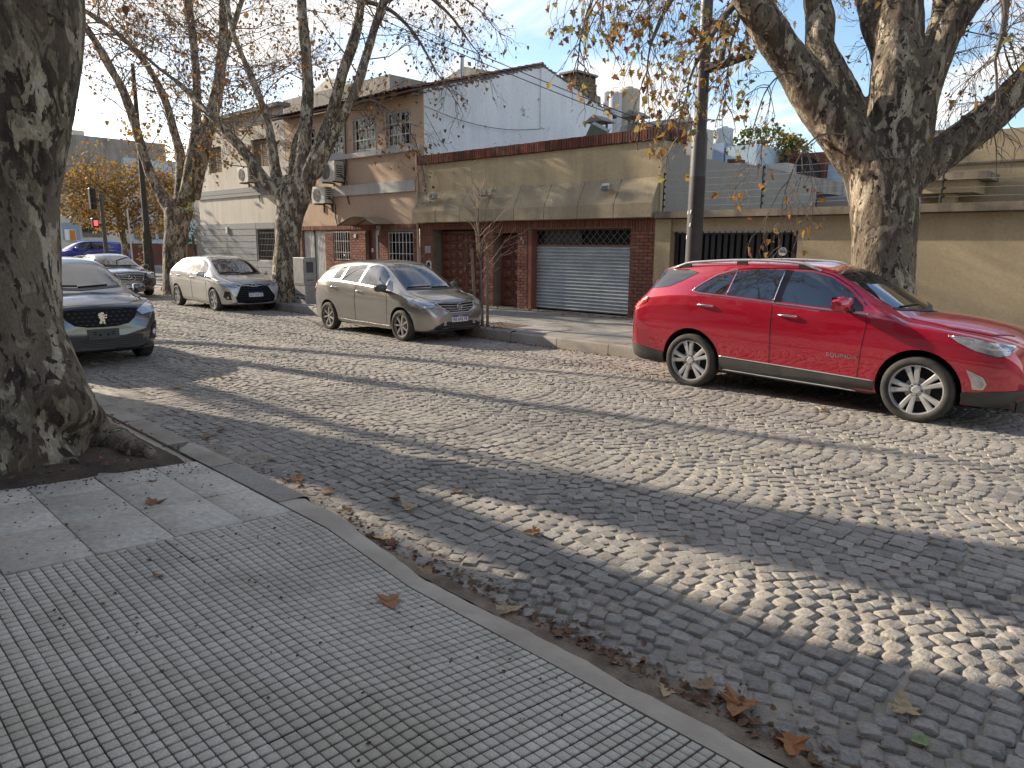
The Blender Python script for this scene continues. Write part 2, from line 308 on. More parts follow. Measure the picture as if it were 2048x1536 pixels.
MT['tank'] = plaster('tank_beige', (.52, .45, .35), (.45, .39, .30), .4, .3); MT['tankw'] = plaster('tank_white', (.55, .57, .58), (.45, .46, .47), .4, .3)
MT['rubble'] = varied('rubble_stone', [(.17, .125, .075), (.22, .165, .10), (.12, .09, .06)], .9, .5, 25)
MT['green'] = simple('green_paint', (.05, .15, .09), .6, c2=(.09, .12, .09), scale=5)
MT['blueb'] = plaster('pale_blue_wall', (.44, .55, .62), (.36, .45, .52), .4, .3); MT['bluew'] = plaster('blue_wall', (.29, .37, .48), (.24, .31, .41), .4, .3)
MT['terra'] = plaster('terracotta_wall', (.15, .065, .045), (.10, .05, .04), .5, .3)
MT['yellow'] = simple('yellow_sign', (.55, .30, .02), .5)
MT['wood2'] = simple('stake_wood', (.16, .125, .085), .9, c2=(.22, .175, .125), scale=12)
MT['lf'] = leafmat('autumn_leaf', [(.14, .075, .038), (.24, .12, .045), (.16, .085, .042), (.32, .17, .045), (.20, .14, .05)])
MT['lfr'] = leafmat('autumn_leaf_bright', [(.12, .06, .04), (.22, .10, .045), (.46, .26, .04), (.14, .07, .045), (.28, .25, .06), (.34, .15, .04), (.30, .30, .08), (.13, .07, .05)])
MT['lfy'] = leafmat('yellow_leaf', [(.30, .16, .04), (.22, .18, .05), (.36, .23, .05), (.26, .11, .035), (.16, .135, .05), (.30, .14, .04)])
MT['lfg'] = leafmat('green_leaf', [(.06, .10, .025), (.10, .14, .035), (.15, .16, .04), (.08, .11, .03)])
MT['lfd'] = leafmat('dry_leaf', [(.20, .12, .065), (.27, .165, .09), (.16, .085, .045), (.32, .21, .12), (.22, .10, .05)], .15)
MT['lfpale'] = leafmat('pale_dry_leaf', [(.46, .36, .21), (.38, .29, .17)], .15)
MT['litter'] = leafmat('leaf_litter', [(.12, .065, .035), (.19, .105, .055), (.085, .048, .03), (.16, .07, .04)], .1)
# ============================================================ street
SK = .028                                   # the street runs slightly askew to the facades
def YS(x, t): return t-SK*x
T0, T1 = 2.42, 10.02                        # near and far edge of the carriageway
X_END = -36.5                               # where the cobbles meet the avenue
def crown(t): return -.075*((t-6.25)/3.8)**2
def sstep(x, a, b):
    t = min(1, max(0, (x-a)/(b-a))); return t*t*(3-2*t)
def z_walk(x, y):
    t = y+SK*x
    return .115-.06*(t-1.0)-.115*min(1, max(0, (x+3.736)/.828))*max(0, t-1.387)
YF = 14.45                                  # facade plane of the far side
ZF = .13                                    # far pavement level

# earth sheet to the horizon
g = MB(); g.quad((-900, -900, -.25), (900, -900, -.25), (900, 900, -.25), (-900, 900, -.25))
tag(g.build('ground', MT['ground']), kind='structure')

# --- carriageway bed: sandy joints as a height field
def n2(x, y, s, o=0.0): return noise.noise(Vector((x*s+o, y*s-o, o*.7)))
def bed(x, t):
    z = crown(t)-.0185+.003*n2(x, t, 1.1)+.010*n2(x, t, .7, 5.5)
    e = max(0, 1-(t-T0)/.55); e2 = max(0, 1-(T1-t)/.5)
    p = max(0, n2(x, t, .55, 9.1)+.08)
    z += .019*min(1, e*1.1*(.65+.9*n2(x, t, .9, 3.3)))*(t < 4) if e > 0 else 0
    z += .017*min(1, p*2.2)*max(0, 1-(t-T0)/1.9)*(.75+.5*n2(x, t, 3.1, 2.2))
    z += .014*e2
    return z
xs = np.concatenate([np.arange(2.5, -9, -.06), np.arange(-9, X_END-.01, -.25)]); ts = np.arange(T0-.04, T1+.06, .06)
V = [(x, YS(x, t), bed(x, t)) for x in xs for t in ts]; nT = len(ts)
Fq = [(i*nT+j, i*nT+j+1, (i+1)*nT+j+1, (i+1)*nT+j) for i in range(len(xs)-1) for j in range(nT-1)]
road = ob('road', flat_mesh('road', V, Fq, MT['sand'], True)); tag(road, kind='structure')

# --- granite setts laid in segmental arcs
LW, PIT = (T1-T0)/5.0, .108
RA = LW/2/math.sin(R_(44)); NA = 16
rs = np.random.RandomState(3)
cx, ct, ca, sx, sy = [], [], [], [], []
for k in range(5):
    tc_ = T0+LW*(k+.5)
    for j in range(int((2.2-X_END)/PIT)+6):
        x0 = 2.2-j*PIT+.03*rs.randn()*.3+(.04 if k % 2 else 0)
        off = rs.rand()*.5
        for i in range(NA+1):
            ph = R_(44)*((i+off-.25)/NA*2-1)
            if abs(ph) > R_(44.5): continue
            cx.append(x0+RA*(math.cos(ph)-1)+.31); ct.append(tc_+RA*math.sin(ph)); ca.append(-ph); sx.append(PIT*math.cos(ph)*(.985+.05*rs.randn()*.6)-.003); sy.append(R_(88)*RA/NA*(1.0+.05*rs.randn()*.6)-.004)
cx, ct, ca, sx, sy = map(np.array, (cx, ct, ca, sx, sy))
keep = (cx > X_END+.1) & (cx < 2.3) & (ct > T0+.02) & (ct < T1-.03); cx, ct, ca, sx, sy = [q[keep] for q in (cx, ct, ca, sx, sy)]
n = len(cx); ca += .05*rs.randn(n); sx = np.clip(sx, .05, .12)/2; sy = np.clip(sy, .06, .125)/2
cy = ct-SK*cx; cz = crown(ct)+.0028*rs.randn(n)
wav = np.array([n2(a, b, .7, 5.5) for a, b in zip(cx, ct)])*.010; cz += wav-.004
tx, ty = .026*rs.randn(n), .026*rs.randn(n)
D = -.67*cx+.72*cy
U = 1024+F_PX*(WX_.x*cx+WY.x*cy+WZ.x*(cz-CAM_H))/(WX_.z*cx+WY.z*cy+WZ.z*(cz-CAM_H)); Vv = 768+F_PX*(WX_.y*cx+WY.y*cy+WZ.y*(cz-CAM_H))/(WX_.z*cx+WY.z*cy+WZ.z*(cz-CAM_H))
inv = (U > 5) & (U < 2043) & (Vv < 1530) & (D > .5)
order = np.argsort(np.where(inv, D, 1e9)); single = np.zeros(n, bool); single[order[:300]] = True
def sett_template(seed, fine):
    r = np.random.RandomState(seed)
    m = 8
    ang = np.array([37, 53, 127, 143, 217, 233, 307, 323])*math.pi/180
    def sq(s, jit):
        pts = []
        for a in ang:
            c, s_ = math.cos(a), math.sin(a); q = max(abs(c), abs(s_)); pts.append((c/q*s, s_/q*s))
        return np.array(pts)*(1+jit*r.randn(8, 1))
    rings = [(sq(.97, .02), -.055), (sq(1.0, .035), -.013), (sq(.93, .045), -.0025), (sq(.6, .05), .0006+.0012*r.randn())]
    v = []; f = []
    for P, z in rings: v += [(p[0], p[1], z+(.0018*r.randn() if z > -.01 else 0)) for p in P]
    v.append((0, 0, .0008))
    for q in range(3):
        for k in range(m): f.append((q*m+k, q*m+(k+1) % m, (q+1)*m+(k+1) % m, (q+1)*m+k))
    top = [(3*m+k, 3*m+(k+1) % m, 4*m) for k in range(m)]
    return np.array(v), f, top
TPL = [sett_template(s, True) for s in range(14)]
tpl_me = []
for v, f, top in TPL:
    me = bpy.data.meshes.new('cobblestone'); me.from_pydata([tuple(p) for p in v], [], f+top); me.materials.append(MT['stone']); fix(me)
    me.polygons.foreach_set('use_smooth', [True]*len(me.polygons)); me.set_sharp_from_angle(angle=R_(32)); tpl_me.append(me)
inv_road = Matrix.Identity(4)
for q in np.where(single)[0]:
    ob('cobblestone', tpl_me[q % 14], road, loc=(cx[q], cy[q], cz[q]), rot=(tx[q], ty[q], ca[q]-SK), scale=(sx[q], sy[q], 1))
# the rest of the setts: one mesh, real stones
def bulk(idx, tpls):
    VV, FF = [], []; base = 0
    for q in idx:
        v, f = tpls[q % len(tpls)]; c, s = math.cos(ca[q]-SK), math.sin(ca[q]-SK)
        X = v[:, 0]*sx[q]; Y = v[:, 1]*sy[q]; Z = v[:, 2]+X*ty[q]*-1+Y*tx[q]
        VV.append(np.stack([cx[q]+X*c-Y*s, cy[q]+X*s+Y*c, cz[q]+Z], 1)); FF.append(f+base); base += len(v)
    return np.concatenate(VV), np.concatenate(FF)
mid_t = []
for v, f, top in TPL:                        # quads only: the cap as four quads
    capq = [(24, 25, 26, 32), (26, 27, 28, 32), (28, 29, 30, 32), (30, 31, 24, 32)]; mid_t.append((v, np.array(f+capq)))
far_t = []
for s in range(8):
    r = np.random.RandomState(50+s); b4 = np.array([(-1, -1), (1, -1), (1, 1), (-1, 1)])*(1+.05*r.randn(4, 2))
    v = np.concatenate([np.c_[b4, np.full(4, -.05)], np.c_[b4, np.full(4, -.012)], np.c_[b4*.88, .001+.003*r.randn(4)]])
    far_t.append((v, np.array([(0, 1, 5, 4), (1, 2, 6, 5), (2, 3, 7, 6), (3, 0, 4, 7), (4, 5, 9, 8), (5, 6, 10, 9), (6, 7, 11, 10), (7, 4, 8, 11), (8, 9, 10, 11)])))
dist = np.hypot(cx, cy)
a = bulk(np.where(~single & (dist < 9.5))[0], mid_t); b = bulk(np.where(~single & (dist >= 9.5))[0], far_t)
VV = np.concatenate([a[0], b[0]]); FF = np.concatenate([a[1], b[1]+len(a[0])])
fme = flat_mesh('cobblestone_field', VV, FF, MT['stone'], True); fme.set_sharp_from_angle(angle=R_(32)); tag(ob('cobblestone_field', fme, road, loc=(0, 0, 0)), kind='stuff')

# --- near pavement
nw = MB()
xs = np.arange(4, -60.1, -.5); ts = [-6, -2, 0, .6, 1.0, 1.25, 1.5, 1.75, 2.0, 2.24]
xs = np.concatenate([np.arange(4, -8, -.2), np.arange(-8, -60.1, -1.0)])
V = [(x, YS(x, t), z_walk(x, YS(x, t))-.02) for x in xs for t in ts]; k = len(ts)
pave = ob('near_pavement', flat_mesh('near_pavement', V, [(i*k+j, i*k+j+1, (i+1)*k+j+1, (i+1)*k+j) for i in range(len(xs)-1) for j in range(k-1)], MT['cement'], True)); tag(pave, kind='structure')
def tile_on(x0, x1, t0, t1, name, mat, waffle, dz=0, seed=0):
    """one tile following the fall of the pavement; a waffle tile carries 8 x 8 raised squares"""
    r = random.Random(seed); V = []; Fc = []
    hz = r.uniform(-.003, .002)+dz; sxx = r.uniform(-.004, .004); syy = r.uniform(-.004, .004); xm, tm = (x0+x1)/2, (t0+t1)/2
    def P(x, t, h): y = YS(x, t); return (x, y, z_walk(x, y)+h+hz+(x-xm)*sxx+(t-tm)*syy)
    mi = []
    def slab(a0, a1, b0, b1, h0, h1, bv, k=0):
        o = len(V); mi.extend([k]*9)
        for (A0, A1, B0, B1, h) in ((a0, a1, b0, b1, h0), (a0, a1, b0, b1, h1-bv), (a0+bv, a1-bv, b0+bv, b1-bv, h1)):
            V.extend([P(A0, B0, h), P(A1, B0, h), P(A1, B1, h), P(A0, B1, h)])
        for s in (0, 4):
            Fc.extend([(o+s+i, o+s+(i+1) % 4, o+s+4+(i+1) % 4, o+s+4+i) for i in range(4)])
        Fc.append((o+8, o+9, o+10, o+11))
    if waffle:
        slab(x0+.0025, x1-.0025, t0+.0025, t1-.0025, -.03, -.0065, .001, 1)
        px, pt = (x1-x0)/8, (t1-t0)/8
        for i in range(8):
            for j in range(8):
                gx_, gt_ = .0056, .0028; slab(x0+i*px+gx_, x0+(i+1)*px-gx_, t0+j*pt+gt_, t0+(j+1)*pt-gt_, -.008, .0012, .0016)
    else: slab(x0+.004, x1-.004, t0+.004, t1-.004, -.03, 0, .003)
    me = flat_mesh(name, V, Fc, mat); me.materials.append(MT['groove']); me.polygons.foreach_set('material_index', mi); fix(me); return ob(name, me, pave, loc=(0, 0, 0))
TS = .414; tlines = [2.215-TS*i for i in range(0, 6)]
sd = 0
for i in range(12):
    xa = -4.15+TS*i
    for j in range(5):
        if xa+TS < -3.3 and False: continue
        sd += 1; tile_on(xa, xa+TS, tlines[j+1], tlines[j], 'waffle_tile', MT['tile'], True, seed=sd)
for xa, xb in ((-5.36, -4.758), (-4.758, -4.156), (-5.71, -5.36)):
    for t0, t1 in ((1.88, 2.215), (1.455, 1.88), (1.03, 1.455), (.61, 1.03), (.19, .61), (-.23, .19)):
        sd += 1; tile_on(xa, xb, t0, t1, 'paving_slab', MT['slab'], False, dz=.002, seed=sd)
for j in range(-7, 10):                                       # beyond the tree pit, mostly hidden by the trunk
    for t0, t1 in ((1.88, 2.215), (1.455, 1.88), (1.03, 1.455), (.61, 1.03)):
        xb = -8.6-.6*(j+7); sd += 1; tile_on(xb-.6, xb, t0, t1, 'paving_slab', MT['slab'], False, seed=sd)
# tree pit
pv = []; xs = np.arange(-8.55, -5.70, .1); ts = np.arange(.35, 2.25, .1)
for x in xs:
    for t in ts:
        y = YS(x, t); edge = min((x+8.6)/.5, (-5.68-x)/.35, (2.26-t)/.3, 1); pv.append((x, y, z_walk(x, y)-.03+.05*max(0, edge)+.022*n2(x, t, 3.5)+.01*n2(x, t, 11)))
k = len(ts); tag(ob('tree_pit', flat_mesh('tree_pit', pv, [(i*k+j, i*k+j+1, (i+1)*k+j+1, (i+1)*k+j) for i in range(len(xs)-1) for j in range(k-1)], MT['soil'], True)), kind='structure')
# near kerb: granite stones, then the cement ramp of the driveway
kb = empty('near_kerb', (-3, YS(-3, 2.3), 0)); tag(kb, kind='structure')
def kerb_piece(x0, x1, par, name, mat, tin, tout, ztop, zlow, wob=.006, res=.2, rnd_=.03):
    xs = np.linspace(x0, x1, max(2, int(abs(x1-x0)/res)+1)); prof_n = 7; V = []
    for x in xs:
        zi = ztop(x); w = wob*n2(x, 1, 3.0, 4.4)+wob*.6*n2(x, 1, 11.0, 1.4)
        to = tout(x) if callable(tout) else tout
        for t, z in ((tin, -.2), (tin, zi), (to-rnd_*1.6+w, zi-.004+w*.4), (to-rnd_*.6+w, zi-.14*(zi-zlow)), (to+w, zi-.5*(zi-zlow)), (to+.05+w, zlow), (to+.052, -.2)): V.append((x, YS(x, t), z))
    Fq = [(i*prof_n+j, i*prof_n+j+1, (i+1)*prof_n+j+1, (i+1)*prof_n+j) for i in range(len(xs)-1) for j in range(prof_n-1)]
    me = flat_mesh(name, V, Fq, mat, False)
    bm = bmesh.new(); bm.from_mesh(me); bmesh.ops.holes_fill(bm, edges=bm.edges); bmesh.ops.recalc_face_normals(bm, faces=bm.faces); bm.to_mesh(me); bm.free()
    me.polygons.foreach_set('use_smooth', [True]*len(me.polygons)); me.set_sharp_from_angle(angle=R_(50))
    return ob(name, me, par, loc=tuple(-c for c in par.location))
x = -4.35; i = 0
while x > -30:
    l = random.Random(i).uniform(.85, 1.15); kerb_piece(x-.006, x-l+.006, kb, 'kerb_stone', MT['kerb'], 2.225, 2.47, lambda q: z_walk(q, YS(q, 2.24))+.006, -.1, rnd_=.035); x -= l; i += 1
kerb_piece(-4.36, 3.5, kb, 'driveway_ramp', MT['cement'], 2.222, lambda q: 2.40+.07*sstep(-q, 3.2, 4.3)+.035*n2(q, 0, 1.3, 8)*sstep(q, -4.3, -3.6), lambda q: z_walk(q, YS(q, 2.24))+.004, -.125, .022, .06, .07)

# brown silt washed into the near gutter
xs = np.arange(1.5, -12, -.04); ts = np.arange(2.36, 3.2, .035); k = len(ts); V = []
for x in xs:
    for t in ts:
        a_ = .95+.8*n2(x, t, .8, 7.7)+.35*n2(x, t, 3.0, 1.1); wdt = .16+.14*max(0, n2(x, 0, .6, 2.9))+.10*sstep(x, -3.6, -1.0)
        f = max(0, 1-(t-2.38)/wdt*.62/max(.25, a_)); V.append((x, YS(x, t), crown(t)-.030+.036*min(1, f*1.15)+.0045*n2(x, t, 14, .3)*min(1, f*3)+.010*n2(x, t, .7, 5.5)))
tag(ob('gutter_silt', flat_mesh('gutter_silt', V, [(i*k+j, i*k+j+1, (i+1)*k+j+1, (i+1)*k+j) for i in range(len(xs)-1) for j in range(k-1)], simple('silt', (.115, .085, .058), .98, c2=(.27, .215, .155), scale=5, bmp=1, bscale=70), True)), kind='stuff')

# --- far pavement
far = MB()
xa, xb = 6.0, -36.0
V = []; xs = np.linspace(xa, xb, 43)
for x in xs: V += [(x, YS(x, T1+.14), ZF-.025), (x, YF+.6, ZF-.01)]
fp = ob('far_pavement', flat_mesh('far_pavement', V, [(2*i, 2*i+1, 2*i+3, 2*i+2) for i in range(len(xs)-1)], MT['groove'])); tag(fp, kind='structure')
rr = random.Random(5)
x = 6.0
while x > -35.5:
    y = YS(x, T1+.17)
    while y < YF-.3:
        y1 = min(y+1.02, YF-.012)
        if YF-y1 < .35: y1 = YF-.012
        hole = any(abs((x-.5)-hx) < .62 and y < hy+.55 and y1 > hy-.55 for hx, hy in ((-3.2, 10.95), (-19.7, 11.25), (-27.45, 11.45), (-10.75, 10.6)))
        if not hole:
            mb = MB(); h = rr.uniform(-.006, .006); mb.cbox(x-1.0+.006, x-.006, y+.006, y1-.006, ZF-.06, ZF+h, .008)
            ob('pavement_slab', mb.mesh('pavement_slab', MT['pave']), fp, loc=(0, 0, 0))
        y = y1
    x -= 1.0
mbp = MB(); mbp.quad((6, YS(6, T1+.14), ZF-.012), (6, YF+.3, ZF-.012), (-36, YF+.3, ZF-.012), (-36, YS(-36, T1+.14), ZF-.012))
tag(mbp.build('planting_strip', MT['soil']), kind='structure')
fk = empty('far_kerb', (-10, YS(-10, T1), 0)); tag(fk, kind='structure')
x = 6; i = 0
while x > -36:
    l = random.Random(90+i).uniform(.9, 1.2); dz = random.Random(i).uniform(-.012, .01)
    V = []; xs = (x-.006, x-l+.006)
    for q in xs:
        for t, z in ((T1+.17, -.2), (T1+.17, ZF+dz), (T1+.03, ZF+dz-.004), (T1+.005, ZF-.03+dz), (T1-.01, -.2)): V.append((q, YS(q, t), z))
    me = flat_mesh('kerb_stone', V, [(j, j+1, 5+j+1, 5+j) for j in range(4)], MT['kerb']); bm = bmesh.new(); bm.from_mesh(me); bmesh.ops.holes_fill(bm, edges=bm.edges); bmesh.ops.recalc_face_normals(bm, faces=bm.faces); bm.to_mesh(me); bm.free()
    ob('kerb_stone', me, fk, loc=(10, -YS(-10, T1), 0)); x -= l; i += 1
# avenue crossing at the left end
av = MB(); av.quad((X_END+.05, -60, -.045), (X_END+.05, 90, -.045), (-54, 90, -.045), (-54, -60, -.045)); tag(av.build('avenue', MT['asphalt']), kind='structure')
avp = MB(); avp.box(-60, -53.6, -60, 90, -.2, .10); tag(avp.build('avenue_pavement', MT['pave']), kind='structure')
avk = MB(); avk.box(-53.6, -53.42, -60, 90, -.2, .105); tag(avk.build('avenue_kerb', MT['yellow'] if False else MT['kerb']), kind='structure')
# ============================================================ buildings
def facade(mb, x0, x1, z0, z1, holes, Y, depth=.3, mi=0, back=None):
    """wall in the plane y=Y with rectangular openings and their reveals"""
    xs = sorted({x0, x1, *[min(max(h[0], x0), x1) for h in holes], *[min(max(h[1], x0), x1) for h in holes]}); zs = sorted({z0, z1, *[min(max(h[2], z0), z1) for h in holes], *[min(max(h[3], z0), z1) for h in holes]})
    for a, b in zip(xs, xs[1:]):
        for c, d in zip(zs, zs[1:]):
            m = ((a+b)/2, (c+d)/2)
            if any(h[0] < m[0] < h[1] and h[2] < m[1] < h[3] for h in holes): continue
            mb.quad((a, Y, c), (b, Y, c), (b, Y, d), (a, Y, d), mi=mi)
    for h in holes:
        a, b, c, d = max(h[0], x0), min(h[1], x1), max(h[2], z0), min(h[3], z1)
        if d <= c: continue
        for q in (((a, c), (a, d)), ((b, c), (b, d)), ((a, d), (b, d)), ((a, c), (b, c))):
            (p, r), (s, t) = q; mb.quad((p, Y, r), (s, Y, t), (s, Y+depth, t), (p, Y+depth, r), mi=mi)
_bm = None
def unit_brick():
    global _bm
    if _bm is None:
        m = MB(); m.cbox(-.5, .5, -.5, .5, -.5, .5, .0); m = MB()
        b = .06; m.add([(-.5, .5, -.5), (.5, .5, -.5), (.5, .5, .5), (-.5, .5, .5), (-.5, -.3, -.5), (.5, -.3, -.5), (.5, -.3, .5), (-.5, -.3, .5), (-.48, -.5, -.44), (.48, -.5, -.44), (.48, -.5, .44), (-.48, -.5, .44)],
              [(0, 1, 5, 4), (1, 2, 6, 5), (2, 3, 7, 6), (3, 0, 4, 7), (4, 5, 9, 8), (5, 6, 10, 9), (6, 7, 11, 10), (7, 4, 8, 11), (8, 9, 10, 11)])
        _bm = m.mesh('brick', MT['brick'])
    return _bm
def brick_field(par, rects, Y, bw=.235, bh=.082, gap=.011, cap=300, key=lambda c: -c[0]):
    """running bond, bricks proud of the mortar; rects: list of (x0,x1,z0,z1) filled areas"""
    out = []; r = random.Random(11)
    for x0, x1, z0, z1 in rects:
        rows = max(1, round((z1-z0)/bh)); h = (z1-z0)/rows
        for i in range(rows):
            x = x0-(bw*.5 if i % 2 else 0)
            while x < x1-.01:
                a, b = max(x, x0), min(x+bw, x1)
                if b-a > .035: out.append(((a+b)/2, z0+(i+.5)*h, b-a-gap, h-gap))
                x += bw
    out.sort(key=key)
    for x, z, w, h in out[:cap]:
        ob('brick', unit_brick(), par, loc=Vector((x, Y+r.uniform(-.002, .002), z))-par.location, scale=(w, .03, h))
    if out[cap:]:
        mb = MB(); 
        for x, z, w, h in out[cap:]: mb.box(x-w/2, x+w/2, Y-.015, Y+.015, z-h/2, z+h/2)
        tag(mb.build('brickwork', MT['brick'], par), kind='stuff')
def soldier(par, x0, x1, z0, z1, Y, bw=.078, th=.03, mat='brick', name='soldier_brick', yaxis=False):
    me = unit_brick() if mat == 'brick' else None
    if me is None:
        me = bpy.data.meshes.get('coping_brick_m')
        if me is None: me = unit_brick().copy(); me.name = 'coping_brick_m'; me.materials.clear(); me.materials.append(MT[mat])
    n = max(1, round((x1-x0)/bw)); w = (x1-x0)/n; r = random.Random(3)
    for i in range(n):
        c = x0+(i+.5)*w; h = (z1-z0)+r.uniform(-.012, .012)
        p = Vector((c, Y+r.uniform(-.004, .004), (z0+z1)/2)) if not yaxis else Vector((Y+r.uniform(-.004, .004), c, (z0+z1)/2))
        ob(name, me, par, loc=p-par.location, scale=(w-.016, th, h), rot=(0, r.uniform(-.03, .03), (math.pi/2 if yaxis else 0)))
def bars(mb, x0, x1, z0, z1, Y, n, rails=(.33, .66), r=.008, mi=0):
    for i in range(n): x = x0+(x1-x0)*i/(n-1); mb.box(x-r, x+r, Y-r, Y+r, z0, z1, mi)
    for q in rails: z = z0+(z1-z0)*q; mb.box(x0, x1, Y-r*1.2, Y+r*1.2, z-r, z+r, mi)
def window(par, x0, x1, z0, z1, Y, frame='whitepaint', panes=2, rows=1, curtain=True, depth=.12):
    fr = MB(); t = .05
    fr.box(x0, x0+t, Y, Y+.06, z0, z1); fr.box(x1-t, x1, Y, Y+.06, z0, z1); fr.box(x0+t, x1-t, Y+.001, Y+.059, z0, z0+t); fr.box(x0+t, x1-t, Y+.001, Y+.059, z1-t, z1)
    f = fr.build('window', MT[frame], par); w = (x1-x0-2*t)/panes; h = (z1-z0-2*t)/rows
    mu = MB()
    for i in range(1, panes): mu.box(x0+t+w*i-.02, x0+t+w*i+.02, Y+.005, Y+.055, z0+t, z1-t)
    for j in range(1, rows): mu.box(x0+t, x1-t, Y+.012, Y+.048, z0+t+h*j-.012, z0+t+h*j+.012)
    if mu.v: mu.build('mullion', MT[frame], f)
    for i in range(panes):
        for j in range(rows):
            g = MB(); g.box(x0+t+w*i+.021*(i > 0), x0+t+w*(i+1)-.021*(i < panes-1), Y+.03, Y+.036, z0+t+h*j+.0125*(j > 0), z0+t+h*(j+1)-.0125*(j < rows-1)); g.build('pane', MT['pane'], f)
    return f
def curtains(par, x0, x1, z0, z1, Y):
    mb = MB(); n = 40; V = []
    for i in range(n+1):
        x = x0+(x1-x0)*i/n; u = i/n
        if .40 < u < .60: continue
        y = Y+.02*math.sin(i*1.9); V.append((x, y))
    for (a, b) in zip(V, V[1:]):
        if b[0]-a[0] < (x1-x0)/n*1.5: mb.quad((a[0], a[1], z0), (b[0], b[1], z0), (b[0], b[1], z1), (a[0], a[1], z1))
    return mb.build('curtain', MT['curtain'], par, smooth=True)
def ac_unit(x, z, label, w=.85, h=.62, d=.32, Y=YF):
    t = empty('air_conditioner', (x, Y-.08, z), label, 'air conditioner', 'outdoor air conditioning units')
    mb = MB(); mb.cbox(x, x+w, Y-.10-d, Y-.10, z, z+h, .012); c = mb.build('casing', MT['acwhite'], t)
    f = MB(); cx_, cz_ = x+w*.38, z+h/2
    f.lathe([(.0, -.004), (h*.40, -.004), (h*.41, .01)], 20, 'y', (cx_, Y-.10-d-.004, cz_)); f.build('fan_recess', MT['gap'], c)
    q = MB()
    for k in range(7): r0 = h*.4*(k+1)/7; q.lathe([(r0-.006, -.012), (r0+.002, -.012), (r0+.002, -.006), (r0-.006, -.006)], 20, 'y', (cx_, Y-.10-d-.004, cz_))
    q.build('fan_grille', MT['acwhite'], c)
    s = MB()
    for k in range(6): s.box(x+w, x+w+.004, Y-.06-d+.03, Y-.14, z+.12+.07*k, z+.15+.07*k)
    s.build('side_louvre', MT['gap'], c)
    b = MB()
    for q_ in (.12, w-.12): b.box(x+q_-.02, x+q_+.02, Y-.10-d, Y-.002, z-.045, z-.003); b.box(x+q_-.02, x+q_+.02, Y-.04, Y-.002, z-.30, z-.046)
    b.build('bracket', MT['poledark'], t)
    p = MB(); p.tube([(x+w+.02, Y-.25, z+.2), (x+w+.10, Y-.2, z+.12), (x+w+.10, Y-.06, z-.05), (x+w+.06, Y-.03, z-.5), (x+w+.16, Y-.03, z-.75)], .02, 6); p.build('pipe', MT['poledark'], t)
    return t

# ---------------------------------------------------------------- single-storey garage house
GX0, GX1 = -17.33, -8.95
G = empty('garage_house', (-13, YF, ZF), 'single-storey beige house with sloped concrete awning, wooden doors and roller shutter', 'house')
openings = [(-16.71, -14.56, ZF, 2.25), (-14.16, -13.27, ZF, 2.13), (-12.90, -9.66, ZF, 2.22)]
w = MB(); facade(w, GX0, -9.0, ZF-.1, 2.44, openings, YF, .42); w.build('lower_wall', MT['mortar'], G)
w = MB(); w.box(GX0, GX1, YF+.002, YF+.22, 2.44, 4.13); w.build('parapet', MT['beige'], G)
w = MB(); w.box(GX1-.2, GX1, YF+.222, 23.6, 2.3, 3.90); w.box(GX1-.2, GX1-.001, YF+.222, 15.42, 3.902, 4.13); w.box(GX1-.2, GX1, YF+.222, 23.6, ZF, 2.298); w.build('side_wall', MT['grey_pl'], G)  # grey colour paints in the shade on this side of the beige house
w = MB(); w.box(GX0+.02, GX1-.21, YF+.222, 23.6, 3.55, 3.62); w.build('roof', MT['oldgrey'], G)
brick_field(G, [(GX0+.01, -16.71, ZF, 2.14), (-14.56, -14.16, ZF, 2.14), (-13.27, -12.90, ZF, 2.14), (-9.66, -9.01, ZF, 2.14)], YF-.012)
soldier(G, GX0+.01, -16.71, 2.15, 2.42, YF-.012); soldier(G, -16.71, -14.56, 2.26, 2.42, YF-.012); soldier(G, -14.56, -12.92, 2.15, 2.42, YF-.012); soldier(G, -12.92, -9.64, 2.25, 2.42, YF-.012); soldier(G, -9.64, -9.01, 2.15, 2.42, YF-.012)
soldier(G, GX0, GX1+.03, 4.13, 4.40, YF+.09, .075, .34, 'copebrick', 'coping_brick')
soldier(G, YF+.28, 15.44, 4.13, 4.40, GX1-.10, .075, .30, 'copebrick', 'coping_brick', True)
# awning: slanted boards over a fascia, in panels
a = MB(); DV = [-17.07-.25, -16.26, -15.22, -14.19, -13.16, -12.12, -11.06, -10.0, -8.96]
prof = [(YF, 3.34), (14.15, 2.76), (14.14, 2.45), (14.24, 2.45), (14.30, 2.52), (YF, 2.52)]
for i in range(8):
    p = MB(); p.prism(prof, DV[i]+.008, DV[i+1]-.008); p.build('awning_panel', MT['awn'], G)
c = MB(); c.prism([(YF, 3.325), (14.165, 2.755), (14.155, 2.46), (14.24, 2.47), (14.30, 2.53), (YF, 2.53)], DV[0]+.01, DV[-1]-.01); c.build('awning_core', MT['gap'], G)
